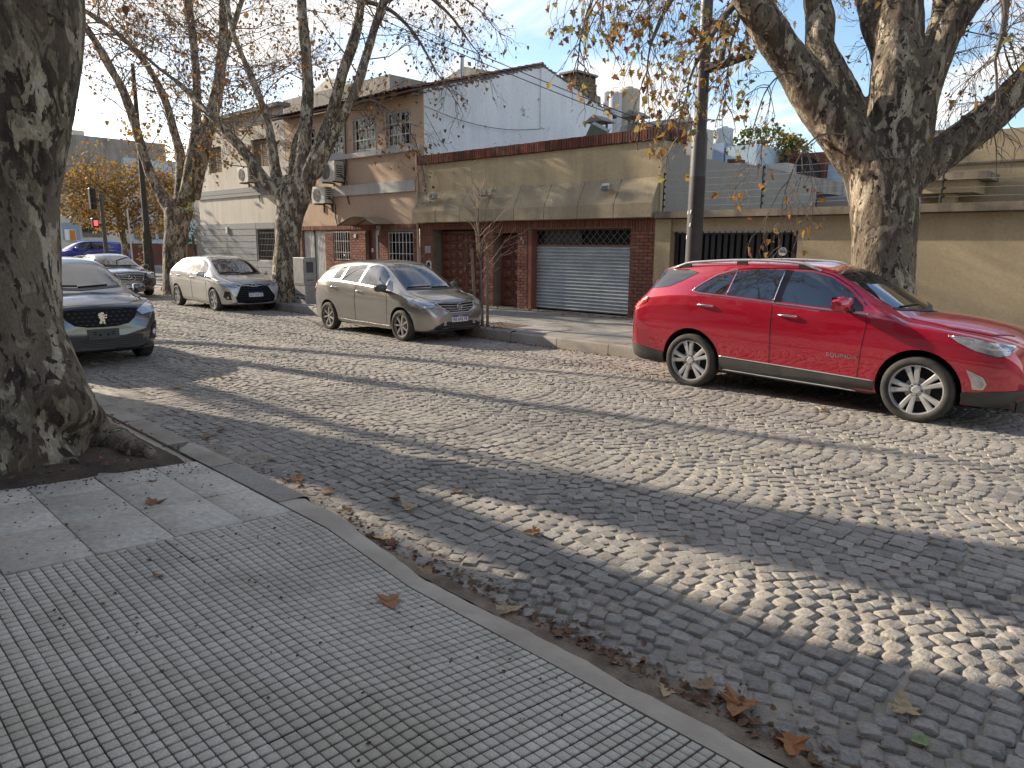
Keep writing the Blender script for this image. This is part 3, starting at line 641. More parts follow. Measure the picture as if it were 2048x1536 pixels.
# panelled wooden doors
def panel_door(x0, x1, z0, z1, Y, cols, rows, name, rail=.06, kick=.18):
    m = MB(); m.box(x0, x1, Y, Y+.05, z0, z1); d = m.build(name, MT['wood'], G)
    w_ = (x1-x0-rail*2)/cols; h_ = (z1-z0-kick-rail)/rows
    pm = MB(); a = .5; pm.add([(-a, 0, -a), (a, 0, -a), (a, 0, a), (-a, 0, a), (-a*.86, -.9, -a*.86), (a*.86, -.9, -a*.86), (a*.86, -.9, a*.86), (-a*.86, -.9, a*.86), (-a*.78, -.3, -a*.78), (a*.78, -.3, -a*.78), (a*.78, -.3, a*.78), (-a*.78, -.3, a*.78), (0, -1.1, 0)],
             [(0, 1, 5, 4), (1, 2, 6, 5), (2, 3, 7, 6), (3, 0, 4, 7), (4, 5, 9, 8), (5, 6, 10, 9), (6, 7, 11, 10), (7, 4, 8, 11), (8, 9, 12), (9, 10, 12), (10, 11, 12), (11, 8, 12)])
    me = bpy.data.meshes.get('door_panel_m') or pm.mesh('door_panel_m', MT['wood'])
    for i in range(cols):
        for j in range(rows):
            o = ob('door_panel', me, d, loc=(x0+rail+w_*(i+.5), Y-.001, z0+kick+h_*(j+.5)), scale=(w_*.86, .035, h_*.86))
    return d
YD = YF+.30
panel_door(-16.66, -15.62, ZF+.02, 2.2, YD, 3, 7, 'garage_door'); panel_door(-15.61, -14.61, ZF+.02, 2.2, YD, 3, 7, 'garage_door'); panel_door(-14.12, -13.30, ZF+.02, 2.08, YD-.02, 2, 6, 'front_door')
f = MB(); f.box(-16.71, -14.56, YD+.05, YD+.1, ZF, 2.25); f.box(-14.16, -13.27, YD+.04, YD+.1, ZF, 2.13); f.box(-12.9, -9.66, YF+.33, YF+.40, ZF, 2.22); f.build('door_backing', MT['gap'], G)
m = MB(); m.box(-15.64, -15.59, YD-.05, YD-.001, 1.0, 1.25); m.build('door_handle', MT['chrome'], G)
# roller shutter: slats with a lattice grille above
SX0, SX1, SZ0, SZ1 = -12.76, -9.70, ZF+.03, 1.80
sh = MB(); sh.box(SX0, SX1, YF+.215, YF+.235, SZ0, SZ1); shut = sh.build('roller_shutter', MT['shutter'], G)
ns = 19; h = (SZ1-SZ0)/ns; sm = MB(); n_ = 6
pr = [(0, -.5)]+[(-.045*math.sin(math.pi*k/n_), -.5+.86*k/n_) for k in range(1, n_)]+[(0, .36), (0.004, .5)]
sm.prism([(y, z) for y, z in pr], -.5, .5); sme = sm.mesh('shutter_slat', MT['shutter'], sharp=40)
for k in range(ns): ob('shutter_slat', sme, shut, loc=Vector(((SX0+SX1)/2, YF+.214, SZ0+(k+.5)*h)), scale=(SX1-SX0-.01, 1, h))
gr = MB(); nd = 15
for i in range(-3, nd+3):
    for s in (1, -1):
        px = (SX1-SX0)/nd; xa = SX0+i*px; za, zb = 1.83, 2.19; dx = px*1.75*s
        x0, x1, z0, z1 = xa, xa+dx, za, zb
        if x0 < SX0:
            if x1 <= SX0: continue
            z0 += (SX0-x0)/(x1-x0)*(z1-z0); x0 = SX0
        if x0 > SX1:
            if x1 >= SX1: continue
            z0 += (SX1-x0)/(x1-x0)*(z1-z0); x0 = SX1
        if x1 > SX1: z1 = z0+(SX1-x0)/(x1-x0)*(z1-z0); x1 = SX1
        if x1 < SX0: z1 = z0+(SX0-x0)/(x1-x0)*(z1-z0); x1 = SX0
        gr.tube([(x0, YF+.2+.006*s, z0), (x1, YF+.2+.006*s, z1)], .006, 4)
gr.build('lattice_grille', MT['steel'], G)
m = MB(); m.box(-12.89, SX0-.005, YF-.02, YF+.23, ZF, 2.21); m.box(SX1+.005, -9.665, YF-.005, YF+.23, ZF, 2.21); m.box(SX0-.005, SX1+.005, YF+.16, YF+.24, 2.19, 2.215); m.box(SX0, SX1, YF+.18, YF+.25, 1.80, 1.835)
m.build('shutter_frame', MT['brick'], G)
pb = MB(); pb.quad((-12.6, YF+.26, 1.84), (-11.3, YF+.27, 1.84), (-11.35, YF+.26, 2.2), (-12.6, YF+.27, 2.2)); pb.build('plastic_sheet', simple('crinkled_plastic', (.05, .05, .055), .15, bmp=1, bscale=14), G)
m = MB(); m.box(-9.0, -8.60, YF-.06, YF+.3, ZF-.05, 2.40); m.build('pilaster', MT['beige'], G)
m = MB(); m.box(-17.05, -16.92, YF-.05, YF-.02, 1.56, 1.77); m.box(-16.91, -16.79, YF-.05, YF-.02, 1.56, 1.77); m.build('meter_box', MT['cabinet'], G)
arch = [(-17.0, 1.06), (-16.78, 1.06), (-16.78, 1.25)]+[(-16.89+.11*math.cos(q), 1.25+.09*math.sin(q)) for q in np.linspace(.2, 2.94, 7)]+[(-17.0, 1.25)]
m = MB(); m.prism(arch, YF-.05, YF-.02, axis='y'); af = m.build('letter_box', MT['whitepaint'], G)
m = MB(); m.prism([(-16.89+(x+16.89)*.6, 1.18+(z-1.18)*.7) for x, z in arch], YF-.054, YF-.0505, axis='y'); m.build('letter_slot', MT['gap'], af)
for s, (x, z) in (('8', (-13.12, 1.98)), ('0', (-13.05, 1.88))):
    me = text_mesh(s, .12, .004, MT['whitepaint'], 'house_number'); ob('house_number', me, G, loc=Vector((x, YF-.04, z))-G.location, rot=(math.pi/2, 0, 0))
for k, (x, z) in enumerate(((-16.35, 3.13), (-14.28, 3.13), (-10.22, 3.10))):
    t = empty('awning_spotlight', (x, 14.30, z-.03), ['small grey floodlight at the left end of the concrete awning', 'grey floodlight on the awning just above the sapling', 'grey floodlight at the right end of the concrete awning'][k], 'floodlight', 'floodlights on the awning')
    m = MB(); ang = Matrix.Rotation(-.5, 3, 'X'); m.box(x-.11, x+.11, 14.10, 14.21, z-.03, z+.12, rot=ang); m.build('lamp_head', MT['cabinet'], t)
    m = MB(); m.box(x-.09, x+.09, 14.082, 14.094, z-.025, z+.085, rot=ang); m.build('lamp_glass', MT['wglass'], t)
    m = MB(); m.tube([(x, 14.2, z+.02), (x, 14.27, z+.0), (x, 14.33, z-.0)], .018, 6); m.build('lamp_bracket', MT['pole'], t)
# old cooler standing on the garage roof
bx = on_y(1196, 258, YF+.75); t = empty('roof_cooler', (bx.x, YF+.75, 4.35), 'old greenish metal box tilted behind the brick coping', 'metal box')
m = MB(); rot = Matrix.Rotation(.55, 3, 'Y') @ Matrix.Rotation(.5, 3, 'Z'); c0 = Vector((bx.x, YF+.75, 4.58))
m.box(c0.x-.22, c0.x+.22, c0.y-.2, c0.y+.2, c0.z-.16, c0.z+.16, rot=rot, about=c0); m.build('casing', simple('cooler_metal', (.20, .22, .18), .5, c2=(.15, .165, .13), scale=5), t)
m = MB(); m.box(c0.x-.03, c0.x+.03, c0.y-.03, c0.y+.03, 3.62, c0.z-.1); m.box(c0.x-.10, c0.x+.10, c0.y-.12, c0.y+.12, c0.z-.28, c0.z-.1); m.build('stand', MT['pole'], t)

# ---------------------------------------------------------------- pink two-storey house with white gable wall
PX0, PX1 = -24.9, -17.07-.26
Pk = empty('pink_house', (-21, YF, ZF), 'two-storey pink house with red tiled roof, white gable wall and brick base', 'house')
PW = [(-18.93, -17.68, 4.76, 5.80), (-20.68, -19.43, 4.76, 5.80), (-22.40, -21.18, 4.76, 5.80), (-24.10, -22.90, 4.76, 5.80)]
GW = [(-18.90, -17.63, 1.24, 2.21), (-21.98, -21.0, 1.24, 2.26), (-20.10, -19.36, ZF, 2.26), (-24.02, -22.52, ZF, 2.28)]
PXR = -17.07
w = MB(); facade(w, PX0, PXR, 2.44, 6.2, PW, YF, .2); w.build('upper_wall', MT['pink'], Pk)
w = MB(); facade(w, PX0, PX1+.25-.28, ZF-.1, 2.438, GW, YF, .2); w.build('base_wall', MT['mortar'], Pk)
w = MB(); 
gp = [(YF+.001, 2.3), (YF+.001, 6.25), (19.75, 7.80), (23.9, 6.80), (23.9, 2.3)]
w.prism(gp, PXR-.22, PXR, 0, 'x'); w.build('gable_wall', MT['white'], Pk)
w = MB(); w.box(PX0, PXR-.23, 23.7, 23.9, 2, 6.7); w.box(PX0, PXR-.23, YF+.25, 23.7, 2.5, 2.6); w.build('rear_wall', MT['oldgrey'], Pk)
for a_, nm in ((on_x(1088, 155, PXR), 'pier'),):
    m = MB(); m.box(PXR, PXR+.05, 19.62, 19.88, 5.8, 7.72); m.build('pier', MT['white'], Pk)
m = MB(); m.box(PXR, PXR+.05, 17.05, 17.25, 4.2, 4.75); m.build('pier', MT['white'], Pk)
# tiled roof: courses of curved tiles along the eave, plane behind
def roof_plane(par, x0, x1, ya, za, yb, zb, rows, name, tile_w=.22):
    n = int((x1-x0)/tile_w); L_ = math.hypot(yb-ya, zb-za); dy, dz = (yb-ya)/rows, (zb-za)/rows; nx, nz = -(zb-za)/L_, (yb-ya)/L_
    V, Fq = [], []; k = 5
    for r in range(rows):
        for i in range(n):
            xa = x0+i*tile_w; o = len(V)
            for q in range(2):
                yy, zz = ya+dy*(r+q*1.12), za+dz*(r+q*1.12); lift = .025*(1-q)
                for s in range(k):
                    a_ = math.pi*s/(k-1); hx = xa+tile_w*(.5-.5*math.cos(a_)); hh = .055*math.sin(a_)+lift
                    V.append((hx, yy+nx*hh, zz+nz*hh))
            Fq += [(o+s, o+s+1, o+k+s+1, o+k+s) for s in range(k-1)]
    o = tag(ob(name, flat_mesh(name, V, Fq, MT['roof'], True), par), kind='stuff'); return o
rp_ = MB(); rp_.prism([(YF-.42, 6.14), (YF-.42, 6.2), (19.75, 7.86), (24.2, 6.75), (24.2, 6.68), (19.75, 7.76)], PX0-.1, PXR-.01); rf = rp_.build('roof', MT['roof'], Pk)
roof_plane(Pk, PX0-.1, PXR+.02, YF-.46, 6.21, 19.75, 7.87, 16, 'roof_tiles')
m = MB(); m.tube([(PX0, 19.75, 7.9), (PXR, 19.75, 7.86)], .09, 8); m.build('ridge', MT['roof'], Pk)
vb = MB(); r = random.Random(2); y = YF-.4
while y < 24:                                    # ragged verge of tile ends along the gable
    z = 6.2+(y-YF)*(7.82-6.2)/(19.75-YF) if y < 19.75 else 7.82-(y-19.75)*.262
    d = r.uniform(.16, .26); vb.box(PXR-.06, PXR+.035+r.uniform(-.02, .02), y, y+d*.92, z-.01+r.uniform(-.02, .02), z+.04+r.uniform(-.02, .025)); y += d
vb.build('verge_tiles', MT['verge'], Pk)
m = MB(); m.box(PX0, PXR-.17, YF-.11, YF-.002, 4.57, 4.73); m.build('sill_band', MT['whitetrim'], Pk)
m = MB(); m.box(PX0, PXR-.38, YF-.08, YF-.002, 3.40, 3.73); m.build('band', MT['whitetrim'], Pk)
for i, (x0, x1, z0, z1) in enumerate(PW):
    f = window(Pk, x0, x1, z0, z1, YF+.09, 'whitepaint', 2, 3)
    curtains(Pk, x0+.05, x1-.05, z0+.05, z1-.05, YF+.17)
    gb = MB()
    bars(gb, x0+.03, x1-.03, z0+.02, z1-.02, YF-.015, 7, (.02, .33, .66, .98), .0065)
    for hx in (.25, .75):
        cx_ = x0+(x1-x0)*hx; gb.tube([(cx_-.28+.056*k, YF-.018, z1-.26+.2*math.sin(math.pi*k/10)) for k in range(11)], .009, 4)
    gb.build('window_bars', MT['whitepaint'], Pk)
    bk = MB(); bk.box(x0, x1, YF+.2, YF+.22, z0, z1); bk.build('dark_room', MT['gap'], Pk)
for i, (x0, x1, z0, z1) in enumerate(GW[:2]):
    window(Pk, x0, x1, z0, z1, YF+.10, 'wood', 2, 1); curtains(Pk, x0+.05, x1-.05, z0+.05, z1-.05, YF+.16)
    gb = MB(); bars(gb, x0+.02, x1-.02, z0+.02, z1-.02, YF+.005, 8, (.03, .28, .66, .97), .0075); gb.build('window_bars', MT['whitepaint'], Pk)
    bk = MB(); bk.box(x0, x1, YF+.2, YF+.22, z0, z1); bk.build('dark_room', MT['gap'], Pk)
m = MB(); m.box(-20.10, -19.72, YF+.12, YF+.16, ZF, 2.26); m.build('front_door', MT['wood'], Pk)
m = MB(); m.box(-19.72, -19.36, YF+.12, YF+.15, ZF, 2.26); sd_ = m.build('side_light', MT['whitepaint'], Pk)
m = MB(); m.box(-19.60, -19.48, YF+.112, YF+.119, .5, 2.1); m.build('pane', MT['wglass'], sd_)
m = MB(); m.box(-19.96, -19.86, YF+.10, YF+.119, 1.55, 1.68); m.build('number_plate', MT['whitepaint'], Pk)
m = MB(); m.box(-24.02, -22.52, YF+.10, YF+.13, ZF, 2.28); gd = m.build('metal_garage_door', MT['whitepaint'], Pk)
for k in range(15):
    m = MB(); xx = -24.0+.098*k; m.prism([(xx, YF+.099), (xx+.03, YF+.06), (xx+.07, YF+.06), (xx+.094, YF+.099)], ZF+.02, 2.25, axis='z'); m.build('rib', MT['whitepaint'], gd)
m = MB(); m.box(-23.3, -23.24, YF+.03, YF+.06, ZF, 2.28); m.build('door_gap', MT['gap'], gd)
rects = [(-17.63, PX1-.02, ZF, 2.2), (-19.36, -18.90, ZF, 2.2), (-21.0, -20.10, ZF, 2.2), (-22.52, -21.98, ZF, 2.2), (-18.90, -17.63, ZF, 1.23), (-21.98, -21.0, ZF, 1.23), (-24.88, -24.02, ZF, 2.2)]
brick_field(Pk, rects, YF-.012)
soldier(Pk, -24.88, PX1-.02, 2.285, 2.43, YF-.014)
m = MB(); m.box(-20.72, -20.60, YF-.05, YF-.027, 2.02, 2.14); m.build('wall_lamp', MT['whitepaint'], Pk)
# curved canopy over the door
cn = empty('door_canopy', (-19.6, YF, 2.4), 'curved translucent canopy on brackets over the pink house door', 'canopy')
V = []; n = 12
m = MB(); arc = [(-20.55+2.0*k/n, 2.43+.24*math.sin(math.pi*k/n)) for k in range(n+1)]
for (a0, b0), (a1, b1) in zip(arc, arc[1:]):
    m.add([(a0, YF-.01, b0), (a1, YF-.01, b1), (a1, YF-.75, b1-.02), (a0, YF-.75, b0-.02), (a0, YF-.01, b0+.012), (a1, YF-.01, b1+.012), (a1, YF-.75, b1-.008), (a0, YF-.75, b0-.008)], [(0, 1, 2, 3), (7, 6, 5, 4), (3, 2, 6, 7)])
m.build('canopy_sheet', simple('canopy_plastic', (.33, .28, .20), .4, c2=(.26, .22, .16), scale=3), cn)
m = MB(); m.tube([(a_, YF-.75, b_-.02) for a_, b_ in arc], .018, 6); m.tube([(a_, YF-.02, b_-.005) for a_, b_ in arc], .015, 6)
for x in (-20.55, -18.55): m.tube([(x, YF-.75, 2.41), (x, YF-.01, 2.42)], .015, 6)
m.build('canopy_frame', MT['poledark'], cn)
m = MB(); m.lathe([(.02, .14), (.09, .12), (.07, 0), (.02, -.02)], 10, 'z', (-19.2, YF-.14, 2.27)); m.box(-19.22, -19.18, YF-.14, YF-.001, 2.37, 2.40); m.build('porch_lantern', MT['cabinet'], cn)
ac_unit(-21.95, 3.86, 'large outdoor air conditioner on the pink wall between the white bands', .85, .64, .36)
ac_unit(-22.62, 3.18, 'smaller outdoor air conditioner below the lower white band of the pink house', .78, .54, .30)
# downpipe and cables on the pink house
m = MB(); m.tube([(-21.0, YF-.05, 5.9), (-21.02, YF-.05, 4.4), (-21.1, YF-.06, 3.9)], .022, 6); tag(m.build('wall_conduit', MT['poledark']), 'dark cable conduit running down the pink wall to an air conditioner', 'conduit')
m = MB(); m.tube([(-17.36, YF-.06, 4.5), (-17.36, YF-.06, ZF)], .035, 8); tag(m.build('downpipe', MT['pink']), 'thin pink downpipe where pink house meets the garage house', 'downpipe')
# chimneys, flue
def box_px(u0, v0, u1, v1, Y, d, mat, name, label, cat, side=True, z0=None):
    a_ = on_y(u0, v1, Y); b_ = on_y(u1, v0, Y); m = MB(); m.box(a_.x, b_.x, Y, Y+d, a_.z if z0 is None else z0, b_.z); return tag(m.build(name, MT[mat]), label, cat) if label else m.build(name, MT[mat])
cy0 = 21.75; CX = PXR-.9
sc = empty('stone_chimney', (CX, 22.3, 6.6), 'square rubble stone chimney with vent holes on the gable roof', 'chimney')
mb_ = MB(); r = random.Random(4)
CW = (CX-.02, CX+.72, 21.85, 23.05)
core = MB(); core.box(CW[0]+.04, CW[1]-.04, CW[2]+.04, CW[3]-.04, 6.3, 7.95); core.build('core', MT['rubble'], sc)
st_me = []
z = 6.5
while z < 7.72:
    hh = r.uniform(.09, .14)
    for (face, a0, a1) in (('f', CW[0], CW[1]), ('s', CW[2], CW[3])):
        p_ = a0
        while p_ < a1-.02:
            l = min(r.uniform(.12, .26), a1-p_); mb2 = MB()
            if face == 'f': mb2.cbox(p_+.006, p_+l-.006, CW[2]+r.uniform(-.03, 0), CW[2]+.08, z+.006, z+hh-.006, .012)
            else: mb2.cbox(CW[1]-.08, CW[1]+r.uniform(0, .03), p_+.006, p_+l-.006, z+.006, z+hh-.006, .012)
            mb2.build('stone', MT['rubble'], sc); p_ += l
    z += hh
m = MB()
for x in np.linspace(CW[0]+.06, CW[1]-.1, 3): m.box(x, x+.08, CW[2]+.02, CW[2]+.10, z, z+.25)
for y in np.linspace(CW[2]+.06, CW[3]-.1, 4): m.box(CW[1]-.10, CW[1]-.02, y, y+.08, z, z+.25)
m.build('vent_post', MT['rubble'], sc); m = MB(); m.box(CW[0]-.05, CW[1]+.05, CW[2]-.05, CW[3]+.05, z+.25, z+.32); m.build('chimney_cap', MT['oldgrey'], sc)
m = MB(); m.box(CW[0]+.12, CW[1]-.12, CW[2]+.12, CW[3]-.12, 7.9, z+.249); m.build('flue_dark', MT['gap'], sc)
fl = on_y(924, 165, 17.0); m = MB(); m.tube([(fl.x, 17, 6.8), (fl.x, 17, fl.z+.75)], .07, 10); m.lathe([(.11, 0), (.11, .05), (.02, .09)], 10, 'z', (fl.x, 17, fl.z+.78)); tag(m.build('flue_pipe', MT['steel']), 'thin galvanised flue pipe rising above the tiled roof edge', 'flue')
# gabled loft and grey walls behind the ridge
a_ = on_y(870, 172, 24.5); b_ = on_y(1010, 150, 24.5); c_ = on_y(925, 132, 24.5)
m = MB(); m.prism([(a_.x-.5, 3), (a_.x-.5, a_.z), (c_.x, c_.z), (b_.x+1.2, b_.z-.25), (b_.x+1.2, 3)], 24.6, 30, axis='y'); tag(m.build('rear_loft', MT['oldgrey']), 'stained grey gabled loft behind the tiled ridge and flue', 'building')
a_ = on_y(566, 200, 20.6); b_ = on_y(779, 164, 20.6); m = MB(); m.box(a_.x, b_.x, 20.6, 23, 6, (a_.z+b_.z)/2+.15); tag(m.build('rooftop_wall', MT['oldgrey']), 'long weathered grey rooftop wall behind the pink house roof', 'wall')
a_ = on_y(622, 180, 26); c_ = on_y(655, 155, 26); b_ = on_y(745, 185, 26); m = MB(); m.prism([(a_.x, 5), (a_.x, a_.z-.2), (c_.x, c_.z), (b_.x, b_.z+.3), (b_.x, 5)], 26, 33, axis='y'); tag(m.build('rear_gable_house', MT['cream']), 'cream gabled house end rising far behind the grey rooftop wall', 'house')

# ---------------------------------------------------------------- white house at the corner
WX0, WX1 = -32.4, -24.92
Wh = empty('corner_house', (-28.5, YF, ZF), 'cream two-storey corner house with grey stone cladding at street level', 'house')
holes = [(-27.35, -26.0, 1.17, 2.35), (-27.42, -26.2, 4.72, 5.75), (-31.2, -30.0, 4.72, 5.75)]
w = MB(); facade(w, WX0, WX1, ZF-.1, 6.72, holes, YF+.001, .22); w.build('wall', MT['cream'], Wh)
w = MB(); w.box(WX0, WX0+.2, YF+.25, 26, 0, 6.7); w.box(WX0+.22, WX1-.02, YF+.3, 26, 6.2, 6.5); w.build('side_wall', MT['cream'], Wh)
m = MB(); m.box(WX0-.1, WX1, YF-.2, YF+.3, 6.72, 6.86); m.build('cornice', MT['oldgrey'], Wh)
m = MB(); m.box(WX0, WX1, YF-.05, YF, 3.80, 3.99); m.box(WX0, WX1, YF-.05, YF, 3.66, 3.785); m.build('stone_band', MT['stonep'], Wh)
zz = np.linspace(ZF, 2.62, 11)
for i in range(10):
    for (x0, x1) in (((WX0, -29.9), (-29.89, -27.40), (-25.95, WX1)) if 1.17 < zz[i+1] < 2.5 else ((WX0, -29.9), (-29.89, -27.40), (-27.39, -25.96), (-25.95, WX1))):
        m = MB(); m.box(x0+.008, x1-.008, YF-.035, YF, zz[i]+.012, zz[i+1]-.012); m.build('stone_panel', MT['stonep'], Wh)
m = MB(); m.box(WX0, -27.36, YF-.006, YF+.0005, ZF, 2.61); m.box(-25.99, WX1, YF-.006, YF+.0005, ZF, 2.61); m.box(-27.36, -25.99, YF-.006, YF+.0005, ZF, 1.16); m.box(-27.36, -25.99, YF-.006, YF+.0005, 2.36, 2.61); m.build('joint_backing', MT['whitetrim'], Wh)
window(Wh, -27.35, -26.0, 1.17, 2.35, YF+.12, 'poledark', 2, 1)
gb = MB(); bars(gb, -27.33, -26.02, 1.19, 2.33, YF+.02, 12, (.1, .3, .5, .7, .9), .011); gb.build('window_bars', MT['gate'], Wh)
for (x0, x1, z0, z1) in holes:
    bk = MB(); bk.box(x0, x1, YF+.21, YF+.23, z0, z1); bk.build('dark_room', MT['gap'], Wh)
for (x0, x1) in ((-27.42, -26.2), (-31.2, -30.0)):
    m = MB()
    for k in range(14): m.box(x0+.05, x1-.05, YF+.10, YF+.125, 4.76+.068*k, 4.76+.068*k+.05)
    m.box(x0, x0+.05, YF+.08, YF+.14, 4.72, 5.75); m.box(x1-.05, x1, YF+.08, YF+.14, 4.72, 5.75); m.box((x0+x1)/2-.03, (x0+x1)/2+.03, YF+.09, YF+.13, 4.72, 5.75); m.build('window_shutter', MT['wood2'], Wh)
m = MB(); m.box(-29.85, -29.7, YF-.1, YF-.037, 2.22, 2.48); m.build('junction_box', MT['whitepaint'], Wh)
ac_unit(-27.9, 4.15, 'white outdoor air conditioner on the cream corner house', .82, .56, .3)
m = MB(); m.box(-36, -33, 16, 24, 0, 3.9); m.box(-33.4, -32.45, YF+.2, 24, 0, 3.7); tag(m.build('side_annexe', MT['oldgrey']), 'low dark annexe wall beyond the corner house', 'wall')

# ---------------------------------------------------------------- tan walled house at the right
RX1 = 7.0
Rw = empty('tan_wall_house', (-2, YF, ZF), 'tan rendered street wall with weathered ledge and black slatted gate', 'wall')
w = MB(); facade(w, -8.598, RX1, ZF-.1, 2.40, [(-8.599, -5.77, ZF-.1, 2.13)], YF, .25); w.build('street_wall', MT['tan'], Rw)
m = MB(); m.box(-8.597, -5.78, YF+.02, YF+.24, 2.135, 2.398); m.build('lintel', MT['grey_pl'], Rw)
m = MB(); m.box(GX1+.005, RX1, YF-.22, YF+.8, 2.42, 2.56); m.build('ledge', MT['ledge'], Rw)
m = MB(); m.box(-4.6, RX1, 16.0, 16.3, 2.0, 3.93); m.build('upper_wall', MT['tan'], Rw)
m = MB(); m.box(-4.6, RX1, 15.95, 16.35, 3.35, 3.38); m.build('string_course', MT['ledge'], Rw)
m = MB(); m.box(-5.3, -3.4, 17.5, 17.8, 3.5, 4.22); m.build('rear_parapet', MT['grey_pl'], Rw)
a_ = on_y(1890, 365, 15.3); b_ = on_y(1985, 344, 15.3)
m = MB(); m.box(a_.x-.6, b_.x, 14.95, 15.95, a_.z+.02, b_.z); m.build('concrete_slab', MT['ledge'], Rw)
m = MB(); m.box(a_.x-.6, b_.x-.2, 15.05, 15.95, a_.z-.2, a_.z+.015); m.build('concrete_beam', MT['tan'], Rw)
m = MB(); m.box(a_.x-.05, a_.x+.2, 15.2, 15.5, 2.56, a_.z-.21); m.build('concrete_post', MT['tan'], Rw)
gt = empty('slatted_gate', (-7.2, YF+.1, ZF), 'black slatted metal gate with spiked top behind the red car', 'gate')
m = MB(); m.box(-8.59, -5.79, YF+.20, YF+.22, ZF, 2.10); m.build('gate_backing', MT['gap'], gt)
ns = 19; wd = 2.8/ns
for k in range(ns):
    m = MB(); x = -8.59+wd*k; m.box(x+.012, x+wd*.68, YF+.12, YF+.15, ZF+.05, 2.08); m.build('gate_slat', MT['gate'], gt)
for k in range(22):
    x = -8.55+2.72*k/21; m = MB()
    for s in (-.045, 0, .045): m.tube([(x, YF+.135, 2.08), (x+s*.5, YF+.135, 2.15), (x+s, YF+.135, 2.22)], [.006, .005, .001], 4)
    m.build('spike', MT['gate'], gt)
m = MB(); m.box(-8.59, -5.79, YF+.1, YF+.17, 2.06, 2.09); m.build('gate_rail', MT['gate'], gt)
np_ = on_y(1565, 503, YF+.1); m = MB(); m.lathe([(0, -.006), (.085, -.006), (.09, 0), (.09, .012)], 18, 'y', (np_.x, YF+.106, np_.z)); nb = m.build('number_disc', MT['whitepaint'], gt)
ob('number', text_mesh('343', .085, .002, MT['ink'], 'number'), nb, loc=Vector((np_.x, YF+.096, np_.z)), rot=(math.pi/2, 0, 0))
# electric fence above the ledge
ef = empty('electric_fence', (-6, YF, 2.56), 'electric fence of thin wires on two black insulator posts above ledge', 'fence')
zw = [2.68, 2.82, 2.96, 3.10, 3.24, 3.38]
for x, zt in ((GX1+.10, 3.42), (on_y(1522, 420, YF).x, 3.42), (on_y(1880, 420, YF).x, 3.3)):
    m = MB(); m.tube([(x, YF-.02, 2.55), (x, YF-.02, zt)], .016, 6); p_ = m.build('fence_post', MT['wirem'], ef)
    for z in zw:
        m = MB(); m.lathe([(.005, -.03), (.03, -.02), (.03, .0), (.012, .012), (.028, .02), (.005, .03)], 8, 'x', (x+.03, YF-.045, z)); m.build('insulator', MT['wirem'], p_)
for z in zw:
    m = MB(); m.tube([(GX1+.1, YF-.05, z), (-6.2, YF-.05, z-.015), (-4, YF-.05, z), (0, YF-.05, z-.02), (6, YF-.05, z)], .0035, 4); m.build('wire', MT['steel'], ef)
sg = on_y(1382, 355, YF-.07); t = empty('warning_sign', (sg.x, YF-.07, sg.z), 'small yellow warning sign hanging on the fence wires beside the lamp post', 'sign')
m = MB(); m.box(sg.x-.14, sg.x+.10, YF-.062, YF-.056, sg.z-.07, sg.z+.07); m.build('sign_plate', MT['yellow'], t)
ob('sign_lettering', text_mesh('PELIGRO', .05, .001, MT['ink'], 'sign_lettering'), t, loc=(-.02, .006, .02), rot=(math.pi/2, 0, 0))
# courtyard end, and roofs further back
m = MB(); m.box(GX1, -1.5, 23.7, 24.0, 0, 3.35); m.box(GX1+4.6, -1.5, 23.6, 24.1, 3.352, 3.45); tag(m.build('courtyard_wall', MT['grey_pl']), 'low grey courtyard end wall glimpsed left of the big plane trunk', 'wall')
def back_box(name, u0, v0, u1, v1, Y, d, mat, label, cat): return box_px(u0, v0, u1, v1, Y, d, mat, name, label, cat, z0=0)
back_box('blue_building', 1405, 285, 1449, 330, 27, 3, 'bluew', 'shaded blue wall of the rear building right of the lamp post', 'building')
back_box('pale_blue_building', 1449, 288, 1515, 340, 27.02, 3, 'blueb', 'pale blue rear building under the white water tank', 'building')
back_box('terracotta_building', 1575, 303, 1652, 360, 29, 3, 'terra', 'dark red rear building with arched window left of big tree', 'building')
back_box('cream_rear_building', 1652, 326, 1700, 380, 29.3, 3, 'blueb', 'pale rear wall just left of the big plane trunk', 'building')
back_box('rear_white_building', 1510, 325, 1575, 360, 28, 3, 'cream', 'cream rear wall between blue and dark red buildings', 'building')
back_box('small_chimney', 1454, 317, 1475, 330, 24.5, .6, 'terra', 'low red chimney box on the courtyard wall', 'chimney')
aw_ = on_y(1613, 335, 29); m = MB(); m.prism([(aw_.x-.55, 3.5)]+[(aw_.x-.55*math.cos(q), aw_.z-.2+.6*math.sin(q)) for q in np.linspace(0, math.pi, 9)]+[(aw_.x+.55, 3.5)], 28.9, 28.99, axis='y'); tag(m.build('arched_window', MT['wglass']), 'arched dark window in the dark red rear building', 'window')
def tank(u, v0, v1, wpx, Y, mat, label, lid=True, foot=4.0):
    b_ = on_y(u, v1, Y); t_ = on_y(u, v0, Y); D_ = -.67*b_.x+.72*b_.y; r_ = wpx/2*D_/F_PX; h = t_.z
    t = empty('water_tank', (b_.x, Y, foot), label, 'water tank', 'rooftop water tanks'); m = MB()
    m.lathe([(r_, foot), (r_, h-.22*r_), (r_*.86, h-.08*r_), (r_*.38, h)], 28, 'z', (b_.x, Y, 0)); m.build('tank_shell', MT[mat], t, sharp=35)
    m = MB(); m.lathe([(r_*.4, h-.02), (r_*.4, h+.12*r_), (r_*.34, h+.16*r_), (0, h+.18*r_)], 18, 'z', (b_.x, Y, 0)); m.build('tank_lid', MT[mat], t, sharp=35)
    return t
tank(1256, 178, 225, 44, 27.2, 'tank', 'large beige cylindrical water tank right of the stone chimney')
